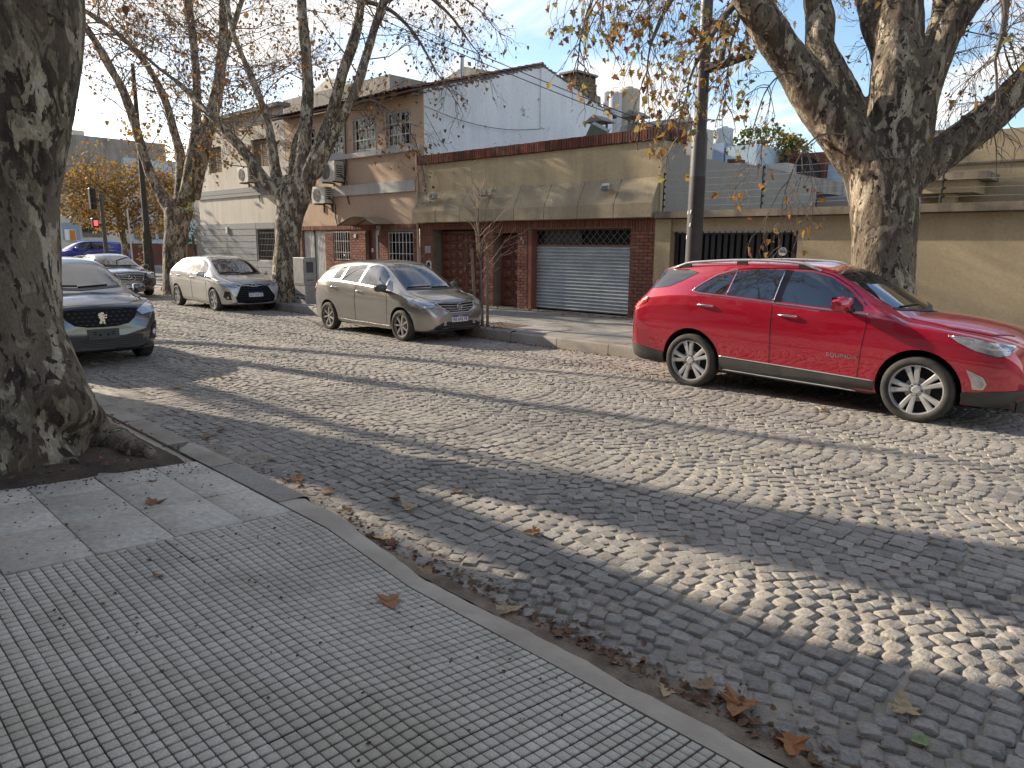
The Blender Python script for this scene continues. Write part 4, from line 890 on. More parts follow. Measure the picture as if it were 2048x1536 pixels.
tank(1231, 186, 225, 26, 26.6, 'tankw', 'white cylindrical water tank in front of the beige tank')
tank(1214, 184, 225, 16, 27.4, 'tankw', 'narrow pale water tank half hidden by the stone chimney')
tank(1448, 256, 288, 32, 28.2, 'tankw', 'white water tank on the pale blue rear building')
tank(1586, 288, 305, 24, 30.2, 'tankw', 'pale pinkish tank behind the dark red rear building')
m = MB(); a_ = on_y(1232, 262, 23.0); m.box(PXR+.02, -9.3, 19, 27, 3.6, 4.05)
rr_ = tag(m.build('rear_annexe', MT['oldgrey']), 'low rear annexe with red tiled roof behind the coping', 'building')
c0 = on_y(1240, 247, 21.0); c1 = on_y(1376, 236, 21.0)
m = MB(); m.prism([(c0.x, 3.6), (c0.x, c0.z-.1), (c1.x, c1.z+.05), (c1.x, 3.6)], 21.0, 21.3, axis='y'); tag(m.build('rear_parapet_wall', MT['whitetrim']), 'sloping whitish rear parapet edged with tiles, left of lamp post', 'wall')
ra = empty('rear_tiled_roof', (c0.x, 20, 4), 'small red tiled roof behind the brick coping', 'roof'); d0 = on_y(1222, 262, 19.0); d1 = on_y(1330, 262, 19)
roof_plane(ra, d0.x, d1.x+.4, 19.0, d0.z-.25, 21.2, d0.z+.35, 9, 'roof_tiles', .2)
for k, (u, v) in enumerate(((1200, 246), (1272, 236))):
    q = on_y(u, v, 20.4+k*.6); t = empty('roof_vent', (q.x, q.y, q.z-.5), ['grey pitched vent cowl at the gable foot', 'grey pitched vent cowl below the beige tank'][k], 'vent cowl', 'vent cowls')
    m = MB()
    for sx_, sy_ in ((-1, -1), (1, -1), (1, 1), (-1, 1)): m.box(q.x+sx_*.16-.03, q.x+sx_*.16+.03, q.y+sy_*.16-.03, q.y+sy_*.16+.03, q.z-.18, q.z+.02)
    m.box(q.x-.2, q.x+.2, q.y-.2, q.y+.2, 4.0, q.z-.18); m.build('vent_stack', MT['oldgrey'], t)
    m = MB(); m.add([(q.x-.38, q.y-.38, q.z), (q.x+.38, q.y-.38, q.z), (q.x+.38, q.y+.38, q.z), (q.x-.38, q.y+.38, q.z), (q.x, q.y-.38, q.z+.22), (q.x, q.y+.38, q.z+.22)], [(0, 1, 4), (2, 3, 5), (1, 2, 5, 4), (3, 0, 4, 5), (3, 2, 1, 0)]); m.build('vent_cap', MT['oldgrey'], t)
q = on_y(1345, 250, 20.5); m = MB(); m.box(q.x-.02, q.x+1.0, YF+1.0, 21, 3.6, q.z-.35) if False else None
q = on_y(1374, 262, 18.2); q2 = on_y(1411, 300, 18.2); m = MB(); m.box(q.x, q2.x, 18.2, 18.6, 3.6, q.z); tag(m.build('pale_wall_stub', MT['cream']), 'pale wall stub right of the brick coping end', 'wall')

# ---------------------------------------------------------------- across the avenue (far left)
def xbox(name, u0, v0, u1, v1, X, d, mat, z0=None, par=None):
    a_ = on_x(u0, v1, X); b_ = on_x(u1, v0, X); m = MB(); m.box(X-d, X, min(a_.y, b_.y), max(a_.y, b_.y), a_.z if z0 is None else z0, b_.z); return m.build(name, MT[mat], par)
XA = -60.0
h1 = empty('avenue_house', (XA, 17, .1), 'pale grey house across the avenue with blue door and dark upper floor', 'house')
xbox('wall', 60, 300+95, 262, 520, XA, 6, 'cream', 0, h1); xbox('upper_floor', 130, 288, 330, 399, XA-.3, 6, 'oldgrey', None, h1); xbox('parapet', 60, 300, 150, 396, XA-.9, 6, 'oldgrey', None, h1); xbox('chimney', 148, 262, 168, 300, XA-2, 1.2, 'cream', None, h1)
xbox('balcony', 160, 404, 208, 434, XA+.8, .8, 'oldgrey', None, h1)
xbox('door', 127, 446, 158, 478, XA+.06, .05, 'bluew', None, h1); xbox('poster', 131, 459, 151, 481, XA+.12, .05, 'plate', None, h1); xbox('poster', 141, 460, 150, 480, XA+.16, .03, 'amber', None, h1)
for u in (166, 180, 193): xbox('window', u, 449, u+10, 474, XA+.06, .05, 'wglass', None, h1)
xbox('window', 104, 364, 122, 376, XA+.06, .05, 'wglass', None, h1); xbox('cornice', 60, 404, 160, 408, XA+.3, .3, 'whitetrim', None, h1)
h2 = empty('avenue_shop', (XA, 24, .1), 'pale blue grey building across the avenue with dark red plinth', 'building')
xbox('wall', 262, 330, 420, 488, XA+.2, 6, 'blueb', 0, h2); xbox('plinth', 262, 488, 420, 520, XA+.3, .4, 'terra', 0, h2)
for u in (270, 300, 318): xbox('window', u, 448, u+9, 478, XA+.26, .05, 'wglass', None, h2)
m = MB()
hb = MB(); hb.box(-90, -70, -40, 8, 0, 7.5); tag(hb.build('distant_block', MT['oldgrey']), 'long grey building block far down the street at left', 'building')
# ============================================================ cars
def pchip(P, x):
    xs = np.array([p[0] for p in P], float); ys = np.array([p[1] for p in P], float); h = np.diff(xs); d = np.diff(ys)/h
    m = np.zeros(len(xs)); m[0], m[-1] = d[0], d[-1]
    for i in range(1, len(xs)-1): m[i] = 0 if d[i-1]*d[i] <= 0 else (h[i-1]+h[i])*3/((2*h[i]+h[i-1])/d[i-1]+(h[i]+2*h[i-1])/d[i])
    x = np.clip(x, xs[0], xs[-1]); i = np.clip(np.searchsorted(xs, x)-1, 0, len(h)-1); t = (x-xs[i])/h[i]
    return ys[i]*(1+2*t)*(1-t)**2+h[i]*m[i]*t*(1-t)**2+ys[i+1]*t*t*(3-2*t)+h[i]*m[i+1]*t*t*(t-1)
class Car:
    def __init__(s, name, label, cat, S, paint, X, Y, rz=-SK, z=None, detail=1.0):
        s.S = S; s.paint = paint; s.root = empty(name, (X, Y, crown(Y+SK*X)+.004 if z is None else z), label, cat, rz=rz)
        s.body()
    def link(s, me, name, par=None): return ob(name, me, par or s.root, loc=(0, 0, 0))
    def body(s):
        S = s.S; xr, xf = S['top'][0][0], S['top'][-1][0]
        e = np.array([0, .006, .018, .04, .07, .11]); st = np.concatenate([xr+e, np.arange(xr+.15, xf-.13, .045), (xf-e)[::-1]])
        rings = []
        for x in st:
            g = lambda k: float(pchip(S[k], x)); zt, zs, w, wt, cb_, zb = g('top'), g('sh'), g('w'), g('wt'), g('cam'), g('bot')
            ze = zt-cb_; zs = min(zs, ze-.02); zm = zb+(zs-zb)*.52; wt = min(wt, w*.97)
            bl = S.get('belly', .972)
            key = [(0, zb), (.62*w, zb), (.90*w, zb+.015), (.955*w, zb+.09), (bl*w, zb+(zm-zb)*.6), (w, zm+.03), (.998*w, zs-.15*(zs-zb)), (.996*w, zs-.13*(zs-zb)), (.972*w, zs-.01), (.965*w, zs), (.965*w*.35+wt*.65+.012, zs+(ze-zs)*.62), (wt+.012, ze-.012-.04*min(1, (ze-zs)*3)), (wt-.05, ze+.25*cb_), (.55*wt, ze+.75*cb_), (0, zt)]
            P = [np.array(k, float) for k in key]
            for _ in range(2):
                Q = [P[0]]
                for a, b in zip(P, P[1:]): Q += [a*.75+b*.25, a*.25+b*.75]
                Q.append(P[-1]); P = Q
            rings.append([(x, p[0], p[1]) for p in P])
        nh = len(rings[0]); V = []; nr = 2*nh-2
        for r in rings: V += r; V += [(p[0], -p[1], p[2]) for p in r[-2:0:-1]]
        F = [(i*nr+k, i*nr+(k+1) % nr, (i+1)*nr+(k+1) % nr, (i+1)*nr+k) for i in range(len(rings)-1) for k in range(nr)]
        F += [tuple(range(nr))[::-1], tuple((len(rings)-1)*nr+k for k in range(nr))]
        s.bvh = BVHTree.FromPolygons([Vector(v) for v in V], F)
        me = bpy.data.meshes.new('body'); me.from_pydata(V, [], F); me.materials.append(s.paint); me.materials.append(MT['dark']); fix(me)
        tmp = bpy.data.objects.new('tmp', me); COL.objects.link(tmp)
        ct_ = MB(); ar = S['arch']; wm = max(p[1] for p in S['w'])
        for ax in S['axles']:
            for sd in (-1, 1):
                y0, y1 = sd*(wm-.30), sd*(wm+.2); n = 40
                prof = [(ax+ar*math.cos(2*math.pi*k/n), S['R']*1.0+.012+ar*math.sin(2*math.pi*k/n)*1.0) for k in range(n)]
                ct_.prism(prof, min(y0, y1), max(y0, y1), axis='y')
        cme = ct_.mesh('c', MT['dark']); co = bpy.data.objects.new('c', cme); COL.objects.link(co)
        bo = tmp.modifiers.new('b', 'BOOLEAN'); bo.operation = 'DIFFERENCE'; bo.object = co; bo.solver = 'EXACT'
        try: bo.material_mode = 'TRANSFER'
        except Exception: pass
        me2 = applied(tmp); bpy.data.objects.remove(tmp); bpy.data.objects.remove(co)
        me2.name = 'body'; me2.polygons.foreach_set('use_smooth', [True]*len(me2.polygons)); me2.set_sharp_from_angle(angle=R_(38))
        s.bodyo = s.link(me2, 'body')
    # --- pieces laid on the body by casting rays at it
    def hit(s, o, d):
        h = s.bvh.ray_cast(o, d)
        if h[0] is None:
            h = s.bvh.find_nearest(o+d*5)
        n = h[1]; n = n if n.dot(d) < 0 else -n
        return h[0], n
    def frame(s, d):
        d = Vector(d).normalized(); up = Vector((0, 0, 1)) if abs(d.z) < .9 else Vector((1, 0, 0)); u = up.cross(d).normalized(); v = d.cross(u); return d, u, v
    def panel(s, name, pts, d, off, mat, par=None, res=.05, thick=.012, sym=False, smooth=True):
        """pts: rough 3-d outline; cast along d onto the body, offset outward"""
        o = None
        for sg in ((1, -1) if sym else (1,)):
            D_, u, v = s.frame((d[0], d[1]*sg, d[2])); P = [Vector((p[0], p[1]*sg, p[2])) for p in pts]; uv = [Vector((p.dot(u), p.dot(v), 0)) for p in P]
            bm = bmesh.new(); vs_ = [bm.verts.new(q) for q in uv]
            for tri in tessellate_polygon([uv]):
                try: bm.faces.new([vs_[i] for i in tri])
                except ValueError: pass
            lo = [min(q[i] for q in uv) for i in (0, 1)]; hi = [max(q[i] for q in uv) for i in (0, 1)]
            for ax in (0, 1):
                k = lo[ax]+res
                while k < hi[ax]-.2*res:
                    co = Vector((0, 0, 0)); co[ax] = k; no = Vector((0, 0, 0)); no[ax] = 1
                    bmesh.ops.bisect_plane(bm, geom=bm.verts[:]+bm.edges[:]+bm.faces[:], plane_co=co, plane_no=no, dist=1e-5); k += res
            for w_ in bm.verts:
                o3 = u*w_.co.x+v*w_.co.y-D_*5; h, n = s.hit(o3, D_); w_.co = h+n*off
            bd = [e for e in bm.edges if e.is_boundary]
            g = bmesh.ops.extrude_edge_only(bm, edges=bd)['geom']
            for q in g:
                if isinstance(q, bmesh.types.BMVert): q.co += D_*thick
            bmesh.ops.recalc_face_normals(bm, faces=bm.faces)
            me = bpy.data.meshes.new(name); bm.to_mesh(me); bm.free(); me.materials.append(mat)
            if smooth: me.polygons.foreach_set('use_smooth', [True]*len(me.polygons)); me.set_sharp_from_angle(angle=R_(45))
            # make sure the outside faces outward
            q = s.link(me, name, par); o = o or q
        return o
    def strip(s, name, pts, d, r, mat, par=None, closed=False, off=0.0, res=.04, sym=False, n=5):
        for sg in ((1, -1) if sym else (1,)):
            D_, u, v = s.frame((d[0], d[1]*sg, d[2])); P = [Vector((p[0], p[1]*sg, p[2])) for p in pts]
            if closed: P.append(P[0])
            out = []
            for a, b in zip(P, P[1:]):
                k = max(1, int((b-a).length/res)); out += [a.lerp(b, i/k) for i in range(k)]
            out.append(P[-1]); Q = []
            for p in out: h, nn = s.hit(u*p.dot(u)+v*p.dot(v)-D_*5, D_); Q.append(h+nn*off)
            mb = MB(); mb.tube(Q, r, n); q = s.link(mb.mesh(name, mat, True), name, par)
        return q
    def side(s, pts, y=-1): return [(p[0], y, p[1]) for p in pts]
    def rp(s, name, pts, off, mat, sym=True, **k):            # outline given in side view
        return s.panel(name, s.side(pts), (0, 1, 0), off, mat, sym=sym, **k)
    def fp(s, name, pts, off, mat, **k):                      # outline given in front view (y,z)
        return s.panel(name, [(3, p[0], p[1]) for p in pts], (-1, 0, 0), off, mat, **k)
    def fsym(s, name, half, off, mat, **k):                   # half outline y>=0, mirrored into one piece
        return s.fp(name, half+[(-p[0], p[1]) for p in half[::-1] if abs(p[0]) > 1e-6], off, mat, **k)
    def seams(s, outlines, sym=True):
        for o_ in outlines: s.strip('seam', s.side(o_), (0, 1, 0), .0035, MT['dark'], s.bodyo, sym=sym, res=.05, n=4)
    def wheels(s, rim, tread=.225):
        S = s.S; R = S['R']; wm = S['track']; q_ = S.get('rr', .655)
        T = MB(); hw = tread/2
        T.lathe([(q_*R, -hw*.86), (q_*R+.045*R, -hw*.97), (.82*R, -hw*1.02), (.92*R, -hw*.98), (.975*R, -hw*.86), (R, -hw*.62), (R, 0), (R, hw*.62), (.975*R, hw*.86), (.92*R, hw*.98), (.70*R, hw*.95), (q_*R, hw*.86)], 44, 'y')
        tm = T.mesh('wheel', MT['tyre'], True, 40)
        rm = rim(R*q_/.655, hw); bk = MB(); bk.lathe([(0, -hw*.25), (q_*R-.01, -hw*.25)], 24, 'y'); bk.lathe([(q_*R-.01, -hw*.8), (q_*R-.01, hw*.8)], 24, 'y'); bkm = bk.mesh('wheel_well', MT['dark'])
        dk = MB(); dk.lathe([(0, -hw*.35), (.36*R, -hw*.35), (.36*R, -hw*.28)], 20, 'y'); dkm = dk.mesh('brake_disc', MT['alloydark'])
        for ax in S['axles']:
            for sd in (-1, 1):
                a = random.Random(ax*7+sd).uniform(0, 1.2)
                w_ = ob('wheel', tm, s.root, loc=(ax, sd*(wm-hw*.9), R), rot=(0, a, 0 if sd < 0 else math.pi))
                for nm, m_ in (('rim', rm), ('rim_back', bkm), ('brake_disc', dkm)): ob(nm, m_, w_, loc=(0, 0, 0))
    def mirror(s, x, y, z, l=.24, h=.15, d=.10, paintcap=True, mat=None):
        for sg in (-1, 1):
            m = MB(); V = []; n = 10; secs = []
            # housing: rounded box swept along y, tapering outward
            for t_, sc in ((0, .62), (.15, .9), (.5, 1.0), (.82, .92), (1.0, .55)):
                yy = y+l*.9*t_
                V += [(x+.06*t_*-1+d*sc*.62*math.copysign(abs(math.cos(a))**.6, math.cos(a)), sg*yy, z+h*.5*sc*math.copysign(abs(math.sin(a))**.6, math.sin(a))-.02*t_) for a in [2*math.pi*k/n for k in range(n)]]
            F = [(i*n+k, i*n+(k+1) % n, (i+1)*n+(k+1) % n, (i+1)*n+k) for i in range(4) for k in range(n)]+[tuple(range(n)), tuple(4*n+k for k in range(n))]
            m.add(V, F); q = s.link(m.mesh('mirror', mat or s.paint, True, 50), 'mirror')
            m = MB(); m.box(x-d*.62-.035, x-d*.62+.012, min(sg*(y+.03), sg*(y+l*.78)), max(sg*(y+.03), sg*(y+l*.78)), z-h*.42, z+h*.38); s.link(m.mesh('mirror_glass', MT['gloss']), 'mirror_glass', q)
            m = MB(); m.tube([(x+.04, sg*(y-.16), z-h*.62), (x+.02, sg*(y+.02), z-h*.52), (x, sg*(y+.1), z-h*.35)], [.035, .03, .03], 6); s.link(m.mesh('mirror_stalk', MT['black'], True), 'mirror_stalk', q)
    def handle(s, x, z, mat, l=.2):
        for sg in (-1, 1):
            h0, n0 = s.hit(Vector((x, sg*3, z)), Vector((0, -sg, 0))); m = MB(); y = h0.y
            m.tube([(x-l/2, y, z), (x-l/2+.02, y+sg*.028, z+.002), (x, y+sg*.036, z+.003), (x+l/2-.02, y+sg*.028, z), (x+l/2, y, z-.004)], [.008, .013, .014, .013, .008], 6); s.link(m.mesh('door_handle', mat, True), 'door_handle')
    def plate(s, txt, z, tilt=0, w=.40, h=.13, x=None, blank=False, y=0.0):
        h0, n0 = s.hit(Vector((5, y, z)), Vector((-1, 0, 0))); x = (h0.x+.012) if x is None else x
        if blank:
            m = MB(); m.cbox(-h, h, -w/2, w/2, -.006, .006, .002); 
            m = MB(); m.box(x-.004, x+.008, y-w/2, y+w/2, z-h/2, z+h/2); p = s.link(m.mesh('plate_holder', MT['clad']), 'plate_holder')
            for yy in (-.05, .06):
                m = MB(); m.lathe([(0, .003), (.018, .003), (.018, 0)], 10, 'x', (x+.008, y+yy, z-.01)); s.link(m.mesh('hole', MT['dark']), 'plate_hole', p)
            for yy, zz in ((-.12, .03), (.13, .03), (-.12, .0), (.13, .0)):
                m = MB(); m.box(x+.008, x+.010, y+yy-.025, y+yy+.025, z+zz-.006, z+zz+.006); s.link(m.mesh('slot', MT['dark']), 'plate_slot', p)
            return p
        m = MB(); m.box(x-.02, x+.006, y-w/2, y+w/2, z-h/2, z+h/2); p = s.link(m.mesh('number_plate', MT['plate']), 'number_plate')
        m = MB(); m.box(x+.006, x+.0075, y-w/2, y+w/2, z+h*.24, z+h/2); s.link(m.mesh('plate_band', MT['plateblue']), 'plate_band', p)
        me = text_mesh(txt, h*.78, .0008, MT['ink'], 'plate_lettering'); o = ob('plate_lettering', me, p, loc=(x+.0075, y, z-h*.13), rot=(math.pi/2, 0, math.pi/2)); o.scale = (.86, 1, 1)
        me = text_mesh('ARGENTINA', h*.17, .0006, MT['plate'], 'plate_title'); ob('plate_title', me, p, loc=(x+.0085, y, z+h*.37), rot=(math.pi/2, 0, math.pi/2))
        return p
    def emblem(s, kind, z, r, x=None, mat=None, y=0.0):
        h0, n0 = s.hit(Vector((5, y, z)), Vector((-1, 0, 0))); x = h0.x+.02 if x is None else x; m = MB(); mat = mat or MT['chrome']
        def ell(ry, rz, t_, cz=0, n=26): m.tube([(x, y+ry*math.cos(2*math.pi*k/n), z+cz+rz*math.sin(2*math.pi*k/n)) for k in range(n+1)], t_, 5)
        if kind == 'star':
            ell(r, r, r*.09)
            for k in range(3): a = math.pi/2+k*2*math.pi/3; m.add([(x+.006, y, z), (x, y+r*.16*math.cos(a+1.05), z+r*.16*math.sin(a+1.05)), (x, y+r*.95*math.cos(a), z+r*.95*math.sin(a)), (x, y+r*.16*math.cos(a-1.05), z+r*.16*math.sin(a-1.05))], [(0, 1, 2), (0, 2, 3)])
        elif kind == 'ringbar': ell(r, r, r*.13); m.box(x-.004, x+.01, y-r*1.25, y+r*1.25, z-r*.2, z+r*.2)
        elif kind == 'ovals': ell(r, r*.68, r*.09); ell(r*.33, r*.62, r*.08); ell(r*.72, r*.28, r*.08, r*.30)
        elif kind == 'lion':
            P = [(-.35, -1), (-.05, -.95), (.02, -.45), (.2, -.75), (.12, -1), (.5, -1), (.5, -.85), (.42, -.8), (.45, -.35), (.22, -.02), (.62, -.12), (.82, .1), (.78, .32), (.58, .12), (.3, .22), (.62, .42), (.86, .42), (.86, .62), (.5, .62), (.22, .48), (.18, .62), (.4, .78), (.3, 1.0), (-.1, 1.05), (-.35, .85), (-.62, .8), (-.5, .62), (-.7, .5), (-.45, .38), (-.6, .1), (-.38, -.05), (-.3, -.4), (-.55, -.85)]
            pts = [Vector((y+p[0]*r, z+p[1]*r, 0)) for p in P]
            V = [(x+.006, q.x, q.y) for q in pts]+[(x-.01, q.x, q.y) for q in pts]; n = len(pts)
            F = [tuple(t_) for t_ in tessellate_polygon([pts])]+[(i, (i+1) % n, n+(i+1) % n, n+i) for i in range(n)]; m.add(V, F)
        s.link(m.mesh('emblem', mat, sharp=40), 'emblem')
def rim_spokes(nsp, twin=False, width=.10, mat='alloy', twist=0.0, lip=True):
    def f(R, hw):
        m = MB(); rr = .655*R; y0 = -hw*.80
        m.lathe([(rr*1.0, y0*.2), (rr*.93, y0*.55), (rr*.955, y0*1.02), (rr*1.03, y0*1.06), (rr*1.03, y0*.9)], 40, 'y')
        for k in range(nsp):
            a = 2*math.pi*k/nsp
            for off in ((-.16, .16) if twin else (0,)):
                a0, a1 = a+off*.9, a+off*1.25+twist; w0, w1 = width*R*.75, width*R*1.0
                P0 = Vector((math.cos(a0), 0, math.sin(a0)))*(.13*R if not twin else .17*R); P1 = Vector((math.cos(a1), 0, math.sin(a1)))*rr*.97
                dr = (P1-P0).normalized(); pe = Vector((-dr.z, 0, dr.x)); V = []
                for P, w_, yy, th in ((P0, w0, y0*.86, .05), (P0.lerp(P1, .55), (w0+w1)/2*.92, y0*.98, .045), (P1, w1, y0*.96, .05)):
                    V += [P+pe*w_/2+Vector((0, yy+.012, 0)), P+pe*w_*.28+Vector((0, yy-.004, 0)), P-pe*w_*.28+Vector((0, yy-.004, 0)), P-pe*w_/2+Vector((0, yy+.012, 0)), P-pe*w_/2*.8+Vector((0, yy+th, 0)), P+pe*w_/2*.8+Vector((0, yy+th, 0))]
                F = [(j*6+q, j*6+(q+1) % 6, (j+1)*6+(q+1) % 6, (j+1)*6+q) for j in range(2) for q in range(6)]; m.add(V, F)
        m.lathe([(0, y0*.96), (.085*R, y0*.96), (.10*R, y0*.88), (.19*R, y0*.80), (.20*R, y0*.5)], 20, 'y')
        for k in range(5): a = 2*math.pi*(k+.5)/5; m.lathe([(0, y0*.9), (.024*R, y0*.9), (.024*R, y0*.7)], 7, 'y', (.145*R*math.cos(a), 0, .145*R*math.sin(a)), mi=1)
        return m.mesh('rim', [MT[mat], MT['gap']], sharp=30)
    return f

# ---------------------------------------------------------------- red SUV
RED = carpaint('red_paint', (.46, .005, .03), .45, .27)
SUV = dict(top=[(-2.42, .56), (-2.40, .80), (-2.36, .98), (-2.28, 1.16), (-2.14, 1.36), (-2.03, 1.56), (-1.92, 1.605), (-1.5, 1.655), (-.7, 1.685), (-.1, 1.672), (.22, 1.62), (.40, 1.55), (.72, 1.375), (1.02, 1.21), (1.20, 1.135), (1.45, 1.115), (1.75, 1.075), (2.0, 1.02), (2.14, .965), (2.23, .895), (2.28, .78)],
           sh=[(-2.42, .50), (-2.38, .86), (-2.28, 1.06), (-2.0, 1.17), (-1.4, 1.225), (-.3, 1.165), (.8, 1.105), (1.3, 1.06), (1.75, 1.0), (2.05, .91), (2.2, .78), (2.27, .62)],
           w=[(-2.42, .62), (-2.38, .76), (-2.28, .85), (-2.0, .90), (-1.35, .92), (0, .912), (1.35, .922), (1.75, .905), (1.98, .875), (2.12, .82), (2.22, .73), (2.28, .62)],
           wt=[(-2.42, .52), (-2.2, .66), (-2.02, .60), (-1.6, .605), (-.6, .625), (.1, .61), (.4, .625), (.8, .69), (1.15, .745), (1.5, .735), (1.9, .66), (2.15, .52), (2.27, .36)],
           cam=[(-2.42, .02), (-2, .05), (-.5, .06), (.4, .065), (1.1, .07), (1.7, .08), (2.1, .06), (2.27, .04)], bot=[(-2.42, .36), (-2.3, .28), (-1.9, .25), (0, .225), (1.7, .22), (2.1, .25), (2.27, .33)],
           axles=(-1.3625, 1.3625), R=.358, arch=.42, track=.905, rr=.745)
def suv(car, S, text=None, chrome=True, rails=True, trim='clad'):
    c = car
    c.rp('sill_cladding', [(-.94, .465), (.93, .395), (.93, .25), (.78, .245), (-.94, .27)], .012, MT[trim], res=.08)
    c.rp('bumper_cladding', [(1.77, .385), (2.05, .43), (2.26, .45), (2.26, .26), (2.0, .22), (1.79, .22)], .012, MT[trim])
    c.rp('bumper_cladding', [(-1.78, .43), (-2.1, .47), (-2.40, .53), (-2.41, .36), (-2.2, .25), (-1.79, .24)], .012, MT[trim])
    fd = [(-.255, 1.16), (.30, 1.13), (.80, 1.10), (.805, .98), (.78, .80), (.75, .41), (-.265, .44)]; rd = [(-.285, 1.162), (-.28, .445), (-.92, .47), (-1.0, .60), (-1.10, .70), (-1.25, .79), (-1.36, .89), (-1.42, 1.02), (-1.41, 1.14), (-1.30, 1.215), (-.8, 1.19)]
    for dp in (fd, rd):
        c.rp('door', dp, .0025, c.paint, res=.09, thick=.006)
    c.seams([fd+[fd[0]], rd+[rd[0]]])
    fw = [(-.20, 1.20), (-.17, 1.555), (.04, 1.555), (.26, 1.505), (.50, 1.37), (.72, 1.195), (.74, 1.148), (.2, 1.172)]; rw = [(-.30, 1.205), (-.275, 1.565), (-.60, 1.565), (-.86, 1.535), (-.90, 1.245)]; qw = [(-.935, 1.247), (-.895, 1.527), (-1.12, 1.455), (-1.27, 1.35), (-1.36, 1.275), (-1.28, 1.262)]
    pil = [(-.295, 1.203), (-.270, 1.567), (-.175, 1.56), (-.205, 1.198)]
    for q, nm in ((fw, 'side_window'), (rw, 'side_window'), (qw, 'side_window')): c.rp(nm, q, .004, MT['glass'], res=.06)
    c.rp('pillar_trim', pil, .006, MT['gloss'])
    c.rp('pillar_trim', [(.74, 1.148), (.72, 1.195), (.60, 1.29), (.565, 1.17), (.6, 1.155)], .0055, MT['gloss'])
    tw = [(-2.19, 1.25), (-2.06, 1.44), (-1.97, 1.525), (-1.6, 1.535), (-1.42, 1.50), (-1.60, 1.395), (-1.78, 1.31)]
    c.rp('rear_quarter_glass', tw, .004, MT['glass'])
    if chrome:
        c.strip('window_trim', c.side([(.80, 1.118), (.2, 1.150), (-.29, 1.182), (-.9, 1.226), (-1.28, 1.245), (-1.40, 1.275), (-1.28, 1.375), (-1.12, 1.48), (-.88, 1.555)]), (0, 1, 0), .011, MT['chrome'], sym=True, off=.002)
        c.strip('window_trim', c.side([(-.285, 1.19), (-.262, 1.565)]), (0, 1, 0), .006, MT['chrome'], sym=True, off=.006); c.strip('window_trim', c.side([(-.905, 1.245), (-.87, 1.54)]), (0, 1, 0), .006, MT['chrome'], sym=True, off=.004)
        c.strip('window_trim', c.side([(-.88, 1.562), (-.3, 1.588), (.05, 1.578), (.28, 1.525), (.52, 1.395), (.74, 1.215)]), (0, 1, 0), .006, MT['gloss'], sym=True, off=.002)
        c.strip('sill_trim', c.side([(-.94, .468), (.93, .398)]), (0, 1, 0), .007, MT['alloy'], sym=True, off=.010); c.strip('sill_trim', c.side([(-.9, .30), (.74, .262)]), (0, 1, 0), .008, MT['alloy'], sym=True, off=.012)
    ws = [(3, y, z) for y, z in ((-.60, 1.19), (-.3, 1.165), (0, 1.158), (.3, 1.165), (.60, 1.19), (.595, 1.27), (.53, 1.535), (.3, 1.575), (0, 1.585), (-.3, 1.575), (-.53, 1.535), (-.595, 1.27))]
    c.panel('windscreen', ws, (-1, 0, 0), .004, MT['glass'], res=.08)
    c.panel('windscreen_border', [(3, -.62, 1.185), (3, 0, 1.15), (3, .62, 1.185), (3, .62, 1.165), (3, 0, 1.128), (3, -.62, 1.165)], (-1, 0, 0), .006, MT['black'])
    c.panel('tailgate_glass', [(-3, y, z) for y, z in ((-.58, 1.24), (.58, 1.24), (.5, 1.50), (-.5, 1.50))], (1, 0, 0), .004, MT['glass'], res=.08)
    c.panel('bonnet', [(1.17, -.64, 3), (1.24, 0, 3), (1.17, .64, 3), (1.6, .70, 3), (1.92, .62, 3), (2.08, .40, 3), (2.12, 0, 3), (2.08, -.40, 3), (1.92, -.62, 3), (1.6, -.70, 3)], (0, 0, -1), .004, c.paint, res=.09, thick=.012)
    c.strip('bonnet_seam', [(1.17, .66, 3), (1.6, .72, 3), (1.93, .64, 3), (2.09, .42, 3)], (0, 0, -1), .005, MT['dark'], sym=True)
    hl = [(1.60, .965), (1.80, .955), (2.06, .905), (2.15, .88), (2.13, .80), (2.05, .785), (1.86, .83), (1.70, .90)]
    h = c.rp('headlight', hl, .012, MT['lamp'], res=.05)
    c.strip('headlight_trim', c.side([(1.64, .955), (1.82, .935), (1.88, .88), (2.0, .85), (2.12, .845)]), (0, 1, 0), .010, MT['chrome'], sym=True, off=.006)
    c.strip('headlight_trim', c.side(hl+[hl[0]]), (0, 1, 0), .006, MT['gloss'], sym=True, off=.004)
    c.rp('fog_lamp_bezel', [(1.80, .635), (1.86, .61), (1.95, .57), (1.985, .50), (1.96, .44), (1.87, .435), (1.85, .52)], .010, MT['chrome'])
    c.rp('fog_lamp', [(1.875, .585), (1.94, .55), (1.965, .50), (1.94, .455), (1.885, .455), (1.87, .52)], .016, MT['lamp'])
    c.rp('tail_light', [(-2.36, 1.085), (-2.26, 1.155), (-2.06, 1.145), (-2.07, 1.09), (-2.22, 1.02), (-2.36, .965)], .007, MT['red'])
    c.panel('tail_light', [(-3, .5, 1.09), (-3, .80, 1.10), (-3, .80, .98), (-3, .62, 1.0)], (1, 0, 0), .007, MT['red'], sym=True)
    c.strip('tail_trim', c.side([(-2.35, 1.09), (-2.26, 1.163), (-2.04, 1.152)]), (0, 1, 0), .009, MT['chrome'], sym=True, off=.005)
    # radiator grille and lower intake
    c.fsym('grille', [(0, .83), (.40, .83), (.50, .80), (.42, .60), (.30, .54), (0, .54)], .008, MT['gloss'])
    for z in (.58, .635, .69, .745, .80): c.strip('grille_bar', [(3, -.44, z), (3, .44, z)], (-1, 0, 0), .009, MT['chrome'], off=.012)
